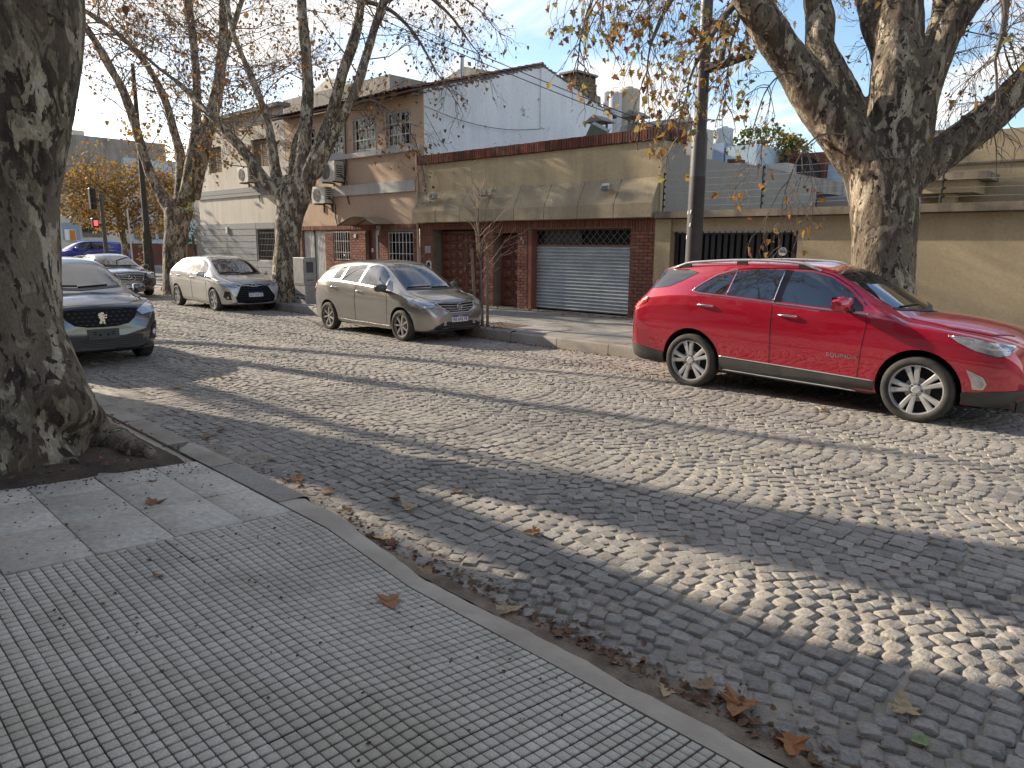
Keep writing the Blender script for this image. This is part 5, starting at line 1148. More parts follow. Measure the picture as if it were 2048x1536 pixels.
    c.strip('grille_surround', [(3, -.50, .82), (3, -.36, .53), (3, .36, .53), (3, .50, .82)], (-1, 0, 0), .018, MT['chrome'], off=.008)
    c.fsym('lower_intake', [(0, .46), (.5, .46), (.42, .36), (0, .36)], .008, MT['gloss'])
    if rails:
        for sg in (-1, 1):
            m = MB(); P = []
            for x in np.linspace(-1.86, .14, 21):
                h_, n_ = c.hit(Vector((x, sg*.585, 3)), Vector((0, 0, -1))); t_ = (x+1.86)/2.0; lift = .052*min(1, min(t_, 1-t_)*9)
                P.append((x, sg*.585, h_.z+lift))
            m.tube(P, [.017]*21, 8); s_ = c.link(m.mesh('roof_rail', MT['alloy'], True), 'roof_rail')
            m = MB(); Q = [(p[0], p[1], p[2]-.02) for p in P]
            for i in (2, 10, 18): m = MB(); m.box(P[i][0]-.07, P[i][0]+.07, sg*.585-.012, sg*.585+.012, P[i][2]-.06, P[i][2]-.01); c.link(m.mesh('rail_foot', MT['black']), 'rail_foot', s_)
    c.mirror(.60, .90, 1.235, .25, .165, .13)
    c.handle(-1.16, 1.10, MT['chrome'], .24); c.handle(-.08, 1.045, MT['chrome'], .24)
    if text:
        me = text_mesh(text, .062, .002, MT['chrome'], 'lettering')
        xs = [v.co.x for v in me.vertices]; sc_ = .34/(max(xs)-min(xs))
        for v in me.vertices:
            x, z = .575+v.co.x*sc_, .638+v.co.y; h_, n_ = c.hit(Vector((x, -3, z)), Vector((0, 1, 0))); v.co = h_+n_*(.003+v.co.z*.6)
        c.link(me, 'lettering')
    c.strip('wiper', [(3, -.5, 1.19), (3, .02, 1.20)], (-1, 0, 0), .009, MT['black'], off=.012)
    bm_ = MB(); bm_.box(-1.9, 1.9, -.55, .55, .19, .27); c.link(bm_.mesh('underbody', MT['dark']), 'underbody')
    ex = MB(); ex.tube([(-1.9, -.3, .25), (-.9, -.34, .22), (.3, -.3, .22)], .035, 8); c.link(ex.mesh('exhaust', MT['poledark']), 'exhaust')
red = Car('red_suv', 'glossy red SUV with silver roof rails parked at the far kerb', 'car', SUV, RED, -3.306, 8.43+.905)
suv(red, SUV, 'EQUINOX'); red.wheels(rim_spokes(5, True, .165), .235)
red.plate('AC 318 KD', .60, w=.40, h=.13)

# ---------------------------------------------------------------- small hatchbacks
def hatch_common(c, P):
    """doors, windows, lights of a five-door hatchback; P holds outlines in side view"""
    for dp in P['doors']: c.rp('door', dp, .0025, c.paint, res=.09, thick=.006)
    c.seams([d+[d[0]] for d in P['doors']])
    for q in P['glass']: c.rp('side_window', q, .004, MT['glass'], res=.06)
    for q in P.get('pillars', []): c.rp('pillar_trim', q, .0055, MT['gloss'])
    for q in P.get('trim', []): c.strip('window_trim', c.side(q), (0, 1, 0), .007, MT[P.get('trimmat', 'gloss')], sym=True, off=.002)
    c.panel('windscreen', [(3, y, z) for y, z in P['ws']]+[(3, -y, z) for y, z in P['ws'][::-1] if y > 0], (-1, 0, 0), .004, MT['glass'], res=.08)
    y0, z0 = P['ws'][1] if len(P['ws']) > 1 else P['ws'][0]
    zc = P['ws'][0][1]; ye, ze = P['ws'][1]
    c.panel('cowl', [(3, -ye, ze), (3, 0, zc), (3, ye, ze), (3, ye+.01, ze-.03), (3, 0, zc-.035), (3, -ye-.01, ze-.03)], (-1, 0, 0), .005, MT['black'])
    c.strip('wiper', [(3, -.55, ze+.015), (3, -.02, zc+.03)], (-1, 0, 0), .009, MT['black'], off=.012); c.strip('wiper', [(3, -.02, zc+.012), (3, .42, ze+.005)], (-1, 0, 0), .009, MT['black'], off=.012)
    if 'rear_glass' in P: c.panel('tailgate_glass', [(-3, y, z) for y, z in P['rear_glass']]+[(-3, -y, z) for y, z in P['rear_glass'][::-1]], (1, 0, 0), .004, MT['glass'], res=.08)
    c.panel('bonnet', [(x, y, 3) for x, y in P['bonnet']]+[(x, -y, 3) for x, y in P['bonnet'][::-1] if y > 0], (0, 0, -1), .0035, c.paint, res=.09)
    c.strip('bonnet_seam', [(x, y+.006, 3) for x, y in P['bonnet'] if y > 0], (0, 0, -1), .0045, MT['dark'], sym=True)
    for pts, d in P['head']: c.panel('headlight', pts, d, .013, MT['lamp'], res=.05, sym=True); c.strip('headlight_trim', pts, d, .006, MT['gloss'], closed=True, sym=True, off=.003)
    for q in P.get('tail', []): c.rp('tail_light', q, .007, MT['red'])
    bm_ = MB(); bm_.box(-1.7, 1.65, -.5, .5, .17, .25); c.link(bm_.mesh('underbody', MT['dark']), 'underbody')
GREY = carpaint('warm_grey_paint', (.33, .32, .305), .85, .30, .18)
NOTE = dict(top=[(-2.03, .50), (-2.02, .72), (-1.97, .90), (-1.90, 1.04), (-1.76, 1.27), (-1.66, 1.37), (-1.45, 1.435), (-1.0, 1.495), (-.4, 1.53), (.1, 1.522), (.35, 1.49), (.50, 1.44), (.90, 1.215), (1.20, 1.035), (1.34, .965), (1.5, .93), (1.65, .90), (1.82, .85), (1.95, .79), (2.03, .725), (2.07, .62)],
            sh=[(-2.03, .42), (-2.0, .76), (-1.93, .93), (-1.7, 1.05), (-1.15, 1.075), (-.1, 1.03), (.8, .965), (1.15, .92), (1.45, .865), (1.75, .775), (1.95, .66), (2.07, .48)],
            w=[(-2.03, .55), (-2.0, .68), (-1.9, .77), (-1.6, .825), (-1.2, .845), (0, .838), (1.25, .848), (1.55, .825), (1.8, .775), (1.95, .69), (2.03, .59), (2.07, .49)],
            wt=[(-2.03, .42), (-1.8, .56), (-1.66, .545), (-1.2, .56), (-.4, .575), (.2, .565), (.5, .585), (.9, .64), (1.25, .70), (1.5, .69), (1.8, .58), (1.98, .42), (2.07, .28)],
            cam=[(-2.03, .02), (-1.7, .045), (-.5, .055), (.5, .06), (1.2, .065), (1.7, .07), (2.07, .04)], bot=[(-2.03, .30), (-1.9, .22), (-1.5, .19), (0, .175), (1.6, .18), (1.9, .20), (2.07, .27)], axles=(-1.30, 1.30), R=.302, arch=.352, track=.832, rr=.69)
note = Car('grey_hatchback', 'dusty warm grey hatchback parked beside the staked sapling', 'car', NOTE, GREY, -12.242, 8.66+.832)
hatch_common(note, dict(
    doors=[[(-.17, 1.02), (.4, .99), (.86, .955), (.885, .80), (.86, .50), (.80, .29), (-.25, .30), (-.235, .7)], [(-.20, 1.025), (-.265, .7), (-.275, .305), (-.80, .32), (-.90, .52), (-1.02, .64), (-1.13, .74), (-1.15, 1.05), (-.7, 1.05)]],
    glass=[[(-.10, 1.055), (.02, 1.405), (.22, 1.425), (.42, 1.395), (.60, 1.30), (.71, 1.21), (.74, 1.0), (.3, 1.03)], [(-.78, 1.092), (-.70, 1.385), (-.2, 1.42), (-.08, 1.41), (-.165, 1.06)], [(-1.14, 1.11), (-1.10, 1.28), (-.98, 1.345), (-.77, 1.38), (-.85, 1.11)], [(.79, .985), (.78, 1.15), (.86, 1.12), (1.05, .945)]],
    pillars=[], trim=[[(.74, .985), (.3, 1.015), (-.15, 1.045), (-.8, 1.078), (-1.16, 1.095)]], trimmat='alloydark',
    ws=[(0, .995), (.61, 1.0), (.60, 1.06), (.52, 1.40), (.3, 1.44), (0, 1.45)], rear_glass=[(.5, 1.10), (.44, 1.34)],
    bonnet=[(1.38, 0), (1.33, .60), (1.55, .62), (1.78, .53), (1.90, .33), (1.93, 0)],
    head=[([(1.42, .80, .86), (1.62, .77, .83), (1.80, .66, .775), (1.92, .48, .73), (1.915, .50, .63), (1.80, .69, .61), (1.58, .80, .69)], (-.62, -.65, -.44))],
    tail=[[(-1.92, 1.06), (-1.82, 1.14), (-1.74, 1.10), (-1.76, .98), (-1.86, .80), (-1.97, .78)]]))
note.fsym('grille', [(0, .755), (.30, .76), (.46, .735), (.40, .66), (.24, .575), (0, .565)], .006, MT['grille'])
for z, w_ in ((.735, .42), (.69, .42), (.645, .36), (.605, .28)): note.strip('grille_bar', [(3, -w_, z+.012), (3, 0, z), (3, w_, z+.012)], (-1, 0, 0), .010, MT['alloydark'], off=.008)
note.strip('grille_surround', [(3, -.47, .745), (3, -.40, .66), (3, -.24, .57), (3, .24, .57), (3, .40, .66), (3, .47, .745)], (-1, 0, 0), .013, MT['alloy'], off=.006)
note.fsym('lower_intake', [(0, .40), (.40, .40), (.58, .30), (.55, .26), (0, .25)], .006, MT['black'])
for z in (.29, .33, .37): note.strip('intake_bar', [(3, -.45, z), (3, .45, z)], (-1, 0, 0), .008, MT['clad'], off=.008)
note.panel('fog_lamp', [(3, .60+.04*math.cos(a), .37+.04*math.sin(a)) for a in np.linspace(0, 5.6, 9)], (-1, -.25, 0), .008, MT['lamp'], sym=True)
note.emblem('ringbar', .675, .058); note.plate('AB 642 PE', .455, x=2.085)
note.mirror(.86, .845, 1.015, .23, .15, .12, mat=simple('mirror_grey', (.07, .068, .065), .4)); note.handle(-1.02, .945, MT['chrome'], .18); note.handle(-.08, .90, MT['chrome'], .18)
note.rp('sill_strip', [(-.92, .285), (.90, .27), (.90, .205), (-.92, .215)], .010, GREY)
note.wheels(rim_spokes(7, False, .15, 'alloydark'), .185)

SILV = carpaint('silver_paint', (.50, .50, .485), .6, .34, .18)
YAR = dict(top=[(-2.08, .52), (-2.07, .78), (-2.03, .93), (-1.95, 1.06), (-1.80, 1.25), (-1.66, 1.37), (-1.5, 1.415), (-1.0, 1.47), (-.3, 1.495), (.1, 1.485), (.35, 1.45), (.55, 1.38), (.95, 1.16), (1.22, 1.02), (1.38, .965), (1.6, .925), (1.82, .865), (1.95, .79), (2.02, .69), (2.06, .55)],
           sh=[(-2.08, .45), (-2.04, .80), (-1.92, .97), (-1.6, 1.05), (-1.0, 1.055), (0, 1.01), (.8, .955), (1.2, .91), (1.5, .86), (1.8, .77), (1.97, .65), (2.06, .46)],
           w=[(-2.08, .58), (-2.04, .70), (-1.92, .79), (-1.6, .845), (-1.2, .862), (0, .85), (1.25, .865), (1.55, .845), (1.8, .805), (1.95, .73), (2.03, .63), (2.06, .53)],
           wt=[(-2.08, .45), (-1.85, .58), (-1.66, .555), (-1.2, .57), (-.4, .58), (.2, .57), (.55, .60), (.95, .655), (1.25, .705), (1.5, .69), (1.8, .60), (1.98, .46), (2.06, .30)],
           cam=[(-2.08, .02), (-1.7, .04), (-.5, .05), (.5, .055), (1.2, .06), (1.7, .065), (2.06, .04)], bot=[(-2.08, .30), (-1.9, .21), (-1.5, .19), (0, .175), (1.6, .17), (1.9, .19), (2.06, .24)], axles=(-1.275, 1.275), R=.305, arch=.352, track=.85, rr=.70)
yar = Car('silver_hatchback', 'silver hatchback with black front grille parked beside the forked plane tree', 'car', YAR, SILV, -20.72, 8.92+.85)
hatch_common(yar, dict(
    doors=[[(-.12, 1.0), (.4, .975), (.84, .945), (.87, .80), (.85, .5), (.80, .28), (-.18, .29)], [(-.15, 1.005), (-.21, .29), (-.78, .31), (-.88, .5), (-1.0, .64), (-1.1, .76), (-1.12, 1.03), (-.6, 1.03)]],
    glass=[[(-.08, 1.035), (-.02, 1.375), (.2, 1.385), (.42, 1.335), (.60, 1.235), (.76, 1.09), (.80, .985), (.3, 1.01)], [(-.72, 1.07), (-.66, 1.36), (-.2, 1.385), (-.10, 1.38), (-.15, 1.04)], [(-1.22, 1.09), (-1.10, 1.24), (-.95, 1.31), (-.74, 1.35), (-.80, 1.08)]],
    pillars=[[(-.15, 1.035), (-.10, 1.385), (-.02, 1.38), (-.08, 1.03)], [(-.80, 1.075), (-.74, 1.355), (-.66, 1.365), (-.72, 1.065)]],
    ws=[(0, 1.0), (.60, 1.02), (.59, 1.07), (.52, 1.35), (.3, 1.39), (0, 1.40)], rear_glass=[(.5, 1.09), (.44, 1.32)],
    bonnet=[(1.34, 0), (1.30, .60), (1.55, .62), (1.80, .53), (1.93, .32), (1.96, 0)],
    head=[([(1.50, .82, .835), (1.68, .80, .82), (1.86, .68, .775), (1.97, .46, .73), (1.965, .48, .65), (1.84, .70, .65), (1.66, .81, .71)], (-.62, -.65, -.44))],
    tail=[[(-2.04, .99), (-1.92, 1.06), (-1.72, 1.02), (-1.74, .95), (-1.95, .88), (-2.05, .90)]]))
yar.fsym('grille', [(0, .70), (.38, .695), (.56, .40), (.52, .27), (.3, .24), (0, .235)], .006, MT['grille'])
yar.fsym('upper_grille', [(0, .745), (.45, .735), (.46, .705), (0, .705)], .008, MT['grille'])
yar.strip('grille_wing', [(3, -.46, .735), (3, -.15, .70), (3, 0, .675), (3, .15, .70), (3, .46, .735)], (-1, 0, 0), .013, MT['chrome'], off=.008)
yar.strip('grille_surround', [(3, -.40, .69), (3, -.575, .40), (3, -.53, .26)], (-1, 0, 0), .015, SILV, off=.006); yar.strip('grille_surround', [(3, .40, .69), (3, .575, .40), (3, .53, .26)], (-1, 0, 0), .015, SILV, off=.006)
for z in (.33, .38, .43, .48, .53, .58, .63): yar.strip('grille_bar', [(3, -.44, z), (3, .44, z)], (-1, 0, 0), .006, MT['black'], off=.008)
yar.strip('chin_strip', [(3, -.5, .235), (3, 0, .22), (3, .5, .235)], (-1, 0, 0), .014, SILV, off=.004)
yar.panel('fog_bezel', [(1.93, .62, .55), (1.84, .74, .58), (1.80, .79, .42), (1.88, .72, .34), (1.95, .60, .34)], (-.7, -.7, 0), .006, MT['gloss'], sym=True)
yar.panel('fog_lamp', [(1.9+.0*math.cos(a), .69+.04*math.cos(a), .40+.035*math.sin(a)) for a in np.linspace(0, 5.6, 9)], (-.7, -.7, 0), .012, MT['lamp'], sym=True)
yar.emblem('ovals', .715, .085); yar.plate('AH 554 EJ', .475, x=2.075)
yar.mirror(.84, .86, 1.01, .22, .14, .12); yar.handle(-1.0, .92, SILV, .18); yar.handle(-.05, .90, SILV, .18)
yar.wheels(rim_spokes(5, True, .12, 'alloy', .18), .185)

# ---------------------------------------------------------------- dark grey crossover on the near side
DKG = carpaint('graphite_paint', (.040, .042, .047), .5, .28, .06)
PEU = dict(top=[(-2.08, .55), (-2.07, .85), (-2.03, 1.02), (-1.95, 1.12), (-1.80, 1.38), (-1.68, 1.48), (-1.4, 1.56), (-.6, 1.60), (0, 1.59), (.3, 1.55), (.48, 1.49), (.85, 1.28), (1.15, 1.11), (1.28, 1.065), (1.5, 1.045), (1.75, 1.0), (1.93, .94), (2.02, .86), (2.06, .74), (2.075, .62)],
           sh=[(-2.08, .5), (-2.04, .86), (-1.92, 1.03), (-1.6, 1.10), (-1.0, 1.11), (0, 1.06), (.8, 1.02), (1.2, .99), (1.5, .96), (1.8, .88), (2.0, .76), (2.075, .55)],
           w=[(-2.08, .6), (-2.04, .72), (-1.92, .80), (-1.6, .855), (-1.2, .875), (0, .865), (1.25, .878), (1.55, .868), (1.8, .83), (1.95, .79), (2.03, .71), (2.075, .62)],
           wt=[(-2.08, .45), (-1.85, .60), (-1.68, .57), (-1.2, .58), (-.4, .59), (.2, .58), (.5, .61), (.95, .68), (1.2, .735), (1.5, .73), (1.8, .68), (1.98, .56), (2.075, .42)],
           cam=[(-2.08, .02), (-1.7, .04), (-.5, .05), (.5, .06), (1.2, .07), (1.7, .07), (2.075, .05)], bot=[(-2.08, .30), (-1.9, .24), (-1.5, .22), (0, .21), (1.6, .21), (1.9, .22), (2.075, .27)], axles=(-1.27, 1.27), R=.33, arch=.39, track=.87)
peu = Car('graphite_crossover', 'graphite crossover with wide dark grille and blank plate holder behind the near trunk', 'car', PEU, DKG, -12.45-1.27, YS(-13.7, 3.30), rz=-SK)
hatch_common(peu, dict(
    doors=[[(-.17, 1.05), (.84, 1.01), (.86, .8), (.80, .33), (-.22, .34)], [(-.2, 1.05), (-.25, .34), (-.78, .36), (-.9, .55), (-1.1, .76), (-1.12, 1.08)]],
    glass=[[(-.10, 1.085), (-.03, 1.44), (.2, 1.45), (.45, 1.37), (.76, 1.15), (.80, 1.05)], [(-.75, 1.12), (-.70, 1.43), (-.12, 1.45), (-.17, 1.09)], [(-1.25, 1.14), (-1.1, 1.31), (-.78, 1.41), (-.83, 1.12)]],
    ws=[(0, 1.125), (.61, 1.155), (.61, 1.19), (.53, 1.46), (.3, 1.505), (0, 1.515)], rear_glass=[(.5, 1.14), (.45, 1.4)],
    bonnet=[(1.25, 0), (1.20, .63), (1.5, .66), (1.78, .60), (1.92, .42), (1.96, 0)],
    head=[([(1.70, .84, .95), (1.86, .78, .94), (1.97, .66, .90), (2.03, .52, .83), (2.02, .56, .745), (1.93, .72, .76), (1.80, .82, .84)], (-.72, -.58, -.38))],
    tail=[[(-2.04, 1.0), (-1.9, 1.07), (-1.8, 1.0), (-1.9, .85), (-2.04, .85)]]))
peu.fsym('grille', [(0, .855), (.40, .85), (.53, .835), (.46, .72), (.36, .635), (.2, .605), (0, .60)], .008, MT['grille'])
for i in range(12):
    for j in range(4):
        yy, zz = -.46+.083*i+(.04 if j % 2 else 0), .635+.058*j
        if abs(yy) > .30+(zz-.6)*.75: continue
        h_, n_ = peu.hit(Vector((5, yy, zz)), Vector((-1, 0, 0))); m = MB(); x = h_.x+.010; m.add([(x, yy-.028, zz), (x, yy, zz-.018), (x, yy+.028, zz), (x, yy, zz+.018), (x+.010, yy, zz)], [(0, 1, 4), (1, 2, 4), (2, 3, 4), (3, 0, 4)]); peu.link(m.mesh('grille_stud', MT['black']), 'grille_stud')
peu.strip('grille_lip', [(3, -.54, .845), (3, -.3, .868), (3, 0, .875), (3, .3, .868), (3, .54, .845)], (-1, 0, 0), .010, MT['black'], off=.006)
peu.fsym('lower_intake', [(0, .455), (.50, .475), (.56, .45), (.52, .34), (.46, .31), (0, .30)], .008, MT['black'])
for z in (.33, .36, .39, .42, .445): peu.strip('intake_bar', [(3, -.50, z), (3, .50, z)], (-1, 0, 0), .006, MT['clad'], off=.011)
peu.panel('fog_bezel', [(2.0, .62, .40), (2.0, .68, .56), (1.93, .78, .64), (1.88, .82, .52), (1.9, .80, .40)], (-.85, -.5, 0), .010, MT['black'], sym=True)
peu.panel('fog_lamp', [(2.0, .715+.045*math.cos(a), .485+.045*math.sin(a)) for a in np.linspace(0, 5.6, 9)], (-.85, -.5, 0), .018, MT['lamp'], sym=True)
peu.strip('fog_trim', [(2.0, .60, .385), (1.97, .72, .38), (1.9, .81, .40)], (-.85, -.5, 0), .012, MT['clad'], sym=True, off=.01)
peu.panel('chin', [(3, -.66, .29), (3, .66, .29), (3, .62, .23), (3, -.62, .23)], (-1, 0, 0), .008, MT['black'])
peu.emblem('lion', .735, .082, x=2.085); peu.plate('', .50, w=.42, h=.15, blank=True, y=.0, x=2.10)
peu.mirror(.80, .875, 1.10, .22, .15, .12)
for sg in (-1, 1):
    P = []
    for x in np.linspace(-1.6, .1, 15):
        h_, n_ = peu.hit(Vector((x, sg*.56, 3)), Vector((0, 0, -1))); t_ = (x+1.6)/1.7; P.append((x, sg*.56, h_.z+.045*min(1, min(t_, 1-t_)*8)))
    m = MB(); m.tube(P, .016, 7); peu.link(m.mesh('roof_rail', MT['alloydark'], True), 'roof_rail')
peu.wheels(rim_spokes(5, False, .2, 'alloydark'), .205)

# ---------------------------------------------------------------- black saloon
BLK = carpaint('black_paint', (.012, .012, .014), .2, .25)
MER = dict(top=[(-2.35, .6), (-2.33, .85), (-2.25, 1.0), (-2.0, 1.04), (-1.6, 1.09), (-1.3, 1.22), (-.9, 1.37), (-.5, 1.435), (0, 1.44), (.3, 1.39), (.55, 1.30), (.95, 1.08), (1.12, .99), (1.35, .965), (1.7, .925), (1.98, .87), (2.12, .79), (2.18, .66), (2.2, .52)],
           sh=[(-2.35, .5), (-2.28, .86), (-2.0, .96), (-1, .98), (0, .95), (.8, .92), (1.2, .90), (1.6, .86), (1.95, .78), (2.12, .66), (2.2, .44)],
           w=[(-2.35, .6), (-2.3, .74), (-2.1, .83), (-1.5, .88), (0, .88), (1.35, .888), (1.7, .868), (1.95, .82), (2.1, .73), (2.17, .62), (2.2, .50)],
           wt=[(-2.35, .5), (-2.1, .66), (-1.7, .66), (-1.2, .60), (-.8, .56), (0, .56), (.3, .575), (.7, .63), (1.05, .72), (1.4, .72), (1.8, .66), (2.08, .52), (2.2, .36)],
           cam=[(-2.35, .03), (-1.7, .05), (0, .05), (1.1, .06), (1.7, .07), (2.2, .04)], bot=[(-2.35, .3), (-2.1, .22), (0, .18), (1.8, .18), (2.2, .22)], axles=(-1.38, 1.38), R=.318, arch=.365, track=.865)
mer = Car('black_saloon', 'black saloon with chrome barred grille parked behind the silver hatchback', 'car', MER, BLK, -27.2-1.38+.5, 9.05+.1)
hatch_common(mer, dict(doors=[[(-.2, .95), (.75, .915), (.78, .6), (.72, .3), (-.22, .3)]], glass=[[(-.12, .98), (-.05, 1.335), (.2, 1.32), (.7, 1.03), (.72, .955)], [(-.95, 1.0), (-.75, 1.3), (-.12, 1.34), (-.18, .985)]],
    ws=[(0, 1.015), (.6, 1.045), (.6, 1.07), (.52, 1.32), (.3, 1.36), (0, 1.37)], rear_glass=[(.5, 1.1), (.45, 1.32)], bonnet=[(1.15, 0), (1.10, .62), (1.5, .64), (1.9, .52), (2.04, .32), (2.06, 0)],
    head=[([(1.78, .83, .82), (1.95, .78, .82), (2.08, .62, .80), (2.13, .52, .74), (2.13, .54, .62), (2.02, .70, .60), (1.88, .81, .66)], (-.75, -.6, -.28))]))
mer.fsym('grille', [(0, .785), (.38, .78), (.44, .73), (.36, .56), (.30, .53), (0, .525)], .008, MT['grille'])
for z in (.58, .635, .69, .745): mer.strip('grille_bar', [(3, -.40+(.745-z)*.3, z), (3, .40-(.745-z)*.3, z)], (-1, 0, 0), .012, MT['chrome'], off=.012)
mer.strip('grille_surround', [(3, -.43, .77), (3, -.34, .54), (3, .34, .54), (3, .43, .77), (3, 0, .79)], (-1, 0, 0), .012, MT['chrome'], closed=True, off=.008)
mer.emblem('star', .66, .105, x=2.235); mer.plate('MBL 205', .40, x=2.22)
mer.fsym('lower_intake', [(0, .34), (.5, .34), (.55, .24), (0, .24)], .008, MT['black']); mer.panel('fog_lamp', [(2.1, .70+.045*math.cos(a), .33+.04*math.sin(a)) for a in np.linspace(0, 5.6, 9)], (-.8, -.6, 0), .010, MT['lamp'], sym=True)
mer.mirror(.72, .89, 1.0, .22, .14, .12); mer.wheels(rim_spokes(5, True, .11), .205)

# ---------------------------------------------------------------- blue SUV on the avenue
BLU = carpaint('blue_paint', (.012, .045, .42), .3, .3)
q0 = on_x(107, 495, -45.2); q1 = on_x(248, 500, -45.2)
BS = {k: (v if k in ('axles', 'R', 'arch', 'track', 'rr') else [tuple(p) for p in v]) for k, v in SUV.items()}
blu = Car('blue_suv', 'bright blue SUV crossing on the avenue at far left', 'car', BS, BLU, -46.1, (q0.y+q1.y)/2-.1, rz=-math.pi/2, z=.25)
suv(blu, BS, None, False, False, 'clad'); blu.wheels(rim_spokes(5, True, .105), .235)
# ============================================================ trees
def catmull(P, k=4):
    P = [Vector(p) for p in P]; out = []
    for i in range(len(P)-1):
        p0, p1, p2, p3 = P[max(i-1, 0)], P[i], P[i+1], P[min(i+2, len(P)-1)]
        for j in range(k):
            t = j/k; out.append(.5*((2*p1)+(p2-p0)*t+(2*p0-5*p1+4*p2-p3)*t*t+(3*p1-p0-3*p2+p3)*t**3))
    return out+[P[-1]]
def limb(spec, D, k=4):
    """spec: (u, v, radius px, depth change m) read off the photo -> points and radii in metres"""
    pts = [(*at_depth(u, v, D+(r[1] if len(r) > 1 else 0)), r[0]*(D+(r[1] if len(r) > 1 else 0))/F_PX) for u, v, *r in spec]
    q = catmull([Vector(p[:3]) for p in pts], k); rr = []
    for i in range(len(pts)-1): rr += [pts[i][3]*(1-j/k)+pts[i+1][3]*j/k for j in range(k)]
    return q, rr+[pts[-1][3]]
def bark_mesh(limbs, voxel, mat, lump=.03, fine=.012, name='trunk', seed=0.0, fs=6.0):
    mb = MB()
    for q, r in limbs: mb.tube(q, r, 14)
    me = mb.mesh('t', mat); o = bpy.data.objects.new('t', me); COL.objects.link(o)
    rm = o.modifiers.new('r', 'REMESH'); rm.mode = 'VOXEL'; rm.voxel_size = voxel; sm = o.modifiers.new('s', 'SMOOTH'); sm.factor = .5; sm.iterations = 5
    out = applied(o); bpy.data.objects.remove(o); bpy.data.meshes.remove(me); out.name = name; out.materials.clear(); out.materials.append(mat)
    n = len(out.vertices); co = np.empty(n*3, np.float32); no = np.empty(n*3, np.float32); out.vertices.foreach_get('co', co); out.vertices.foreach_get('normal', no); co = co.reshape(-1, 3); no = no.reshape(-1, 3)
    for i in range(n):
        p = co[i]; v1 = noise.noise(Vector((p[0]*2.1+seed, p[1]*2.1, p[2]*1.1))); v2 = noise.noise(Vector((p[0]*fs, p[1]*fs+seed, p[2]*fs*.35))); v3 = noise.noise(Vector((p[0]*fs*3, p[1]*fs*3+seed, p[2]*fs*1.1)))
        co[i] += no[i]*(lump*v1+fine*v2+fine*.5*v3)
    out.vertices.foreach_set('co', co.ravel()); out.polygons.foreach_set('use_smooth', [True]*len(out.polygons)); out.update(); return out
def leaf_template(lobes=True):
    if lobes:
        P = [(0, 0), (.16, -.10), (.42, -.02), (.30, .16), (.50, .34), (.26, .38), (.22, .58), (0, .95), (-.22, .58), (-.26, .38), (-.50, .34), (-.30, .16), (-.42, -.02), (-.16, -.10)]
        v = [(x, y, .22*abs(x)**1.1-.25*(y-.3)**2) for x, y in P]+[(0, .30, -.03)]; n = len(P); f = [(i, (i+1) % n, n) for i in range(n)]
    else:
        P = [(0, 0), (.34, .10), (.30, .48), (0, .9), (-.30, .48), (-.34, .10)]; v = [(x, y, .3*abs(x)) for x, y in P]+[(0, .35, -.05)]; n = len(P); f = [(i, (i+1) % n, n) for i in range(n)]
    return np.array(v), np.array(f)
LT, LS = leaf_template(True), leaf_template(False)
def rot_rand(rs, n, hang=.0, flat=0.0):
    """random rotations; hang turns the tip down, flat lies on the ground"""
    yaw = rs.uniform(0, 2*math.pi, n); pit = rs.normal(-1.2*hang, .7*(1-flat), n) if not flat else rs.normal(0, .22, n); rol = rs.normal(0, .7 if not flat else .25, n)
    cy_, sy_, cp, sp, cr, sr = np.cos(yaw), np.sin(yaw), np.cos(pit), np.sin(pit), np.cos(rol), np.sin(rol); M = np.empty((n, 3, 3))
    Rz = np.zeros((n, 3, 3)); Rz[:, 0, 0] = cy_; Rz[:, 0, 1] = -sy_; Rz[:, 1, 0] = sy_; Rz[:, 1, 1] = cy_; Rz[:, 2, 2] = 1
    Rx = np.zeros((n, 3, 3)); Rx[:, 0, 0] = 1; Rx[:, 1, 1] = cp; Rx[:, 1, 2] = -sp; Rx[:, 2, 1] = sp; Rx[:, 2, 2] = cp
    Ry = np.zeros((n, 3, 3)); Ry[:, 1, 1] = 1; Ry[:, 0, 0] = cr; Ry[:, 0, 2] = sr; Ry[:, 2, 0] = -sr; Ry[:, 2, 2] = cr
    return Rz @ Rx @ Ry
def leaves_mesh(name, pts, size, mat, tpl=LS, seed=1, hang=.6, flat=0.0, curl=1.0):
    rs_ = np.random.RandomState(seed); pts = np.asarray(pts, float); n = len(pts); v, f = tpl; v = v*np.array([1, 1, curl])
    M = rot_rand(rs_, n, hang, flat); s = size*rs_.uniform(.6, 1.25, n); V = np.einsum('nij,kj->nki', M, v)*s[:, None, None]+pts[:, None, :]
    Fq = f[None]+(np.arange(n)*len(v))[:, None, None]; return flat_mesh(name, V.reshape(-1, 3), Fq.reshape(-1, 3), mat)
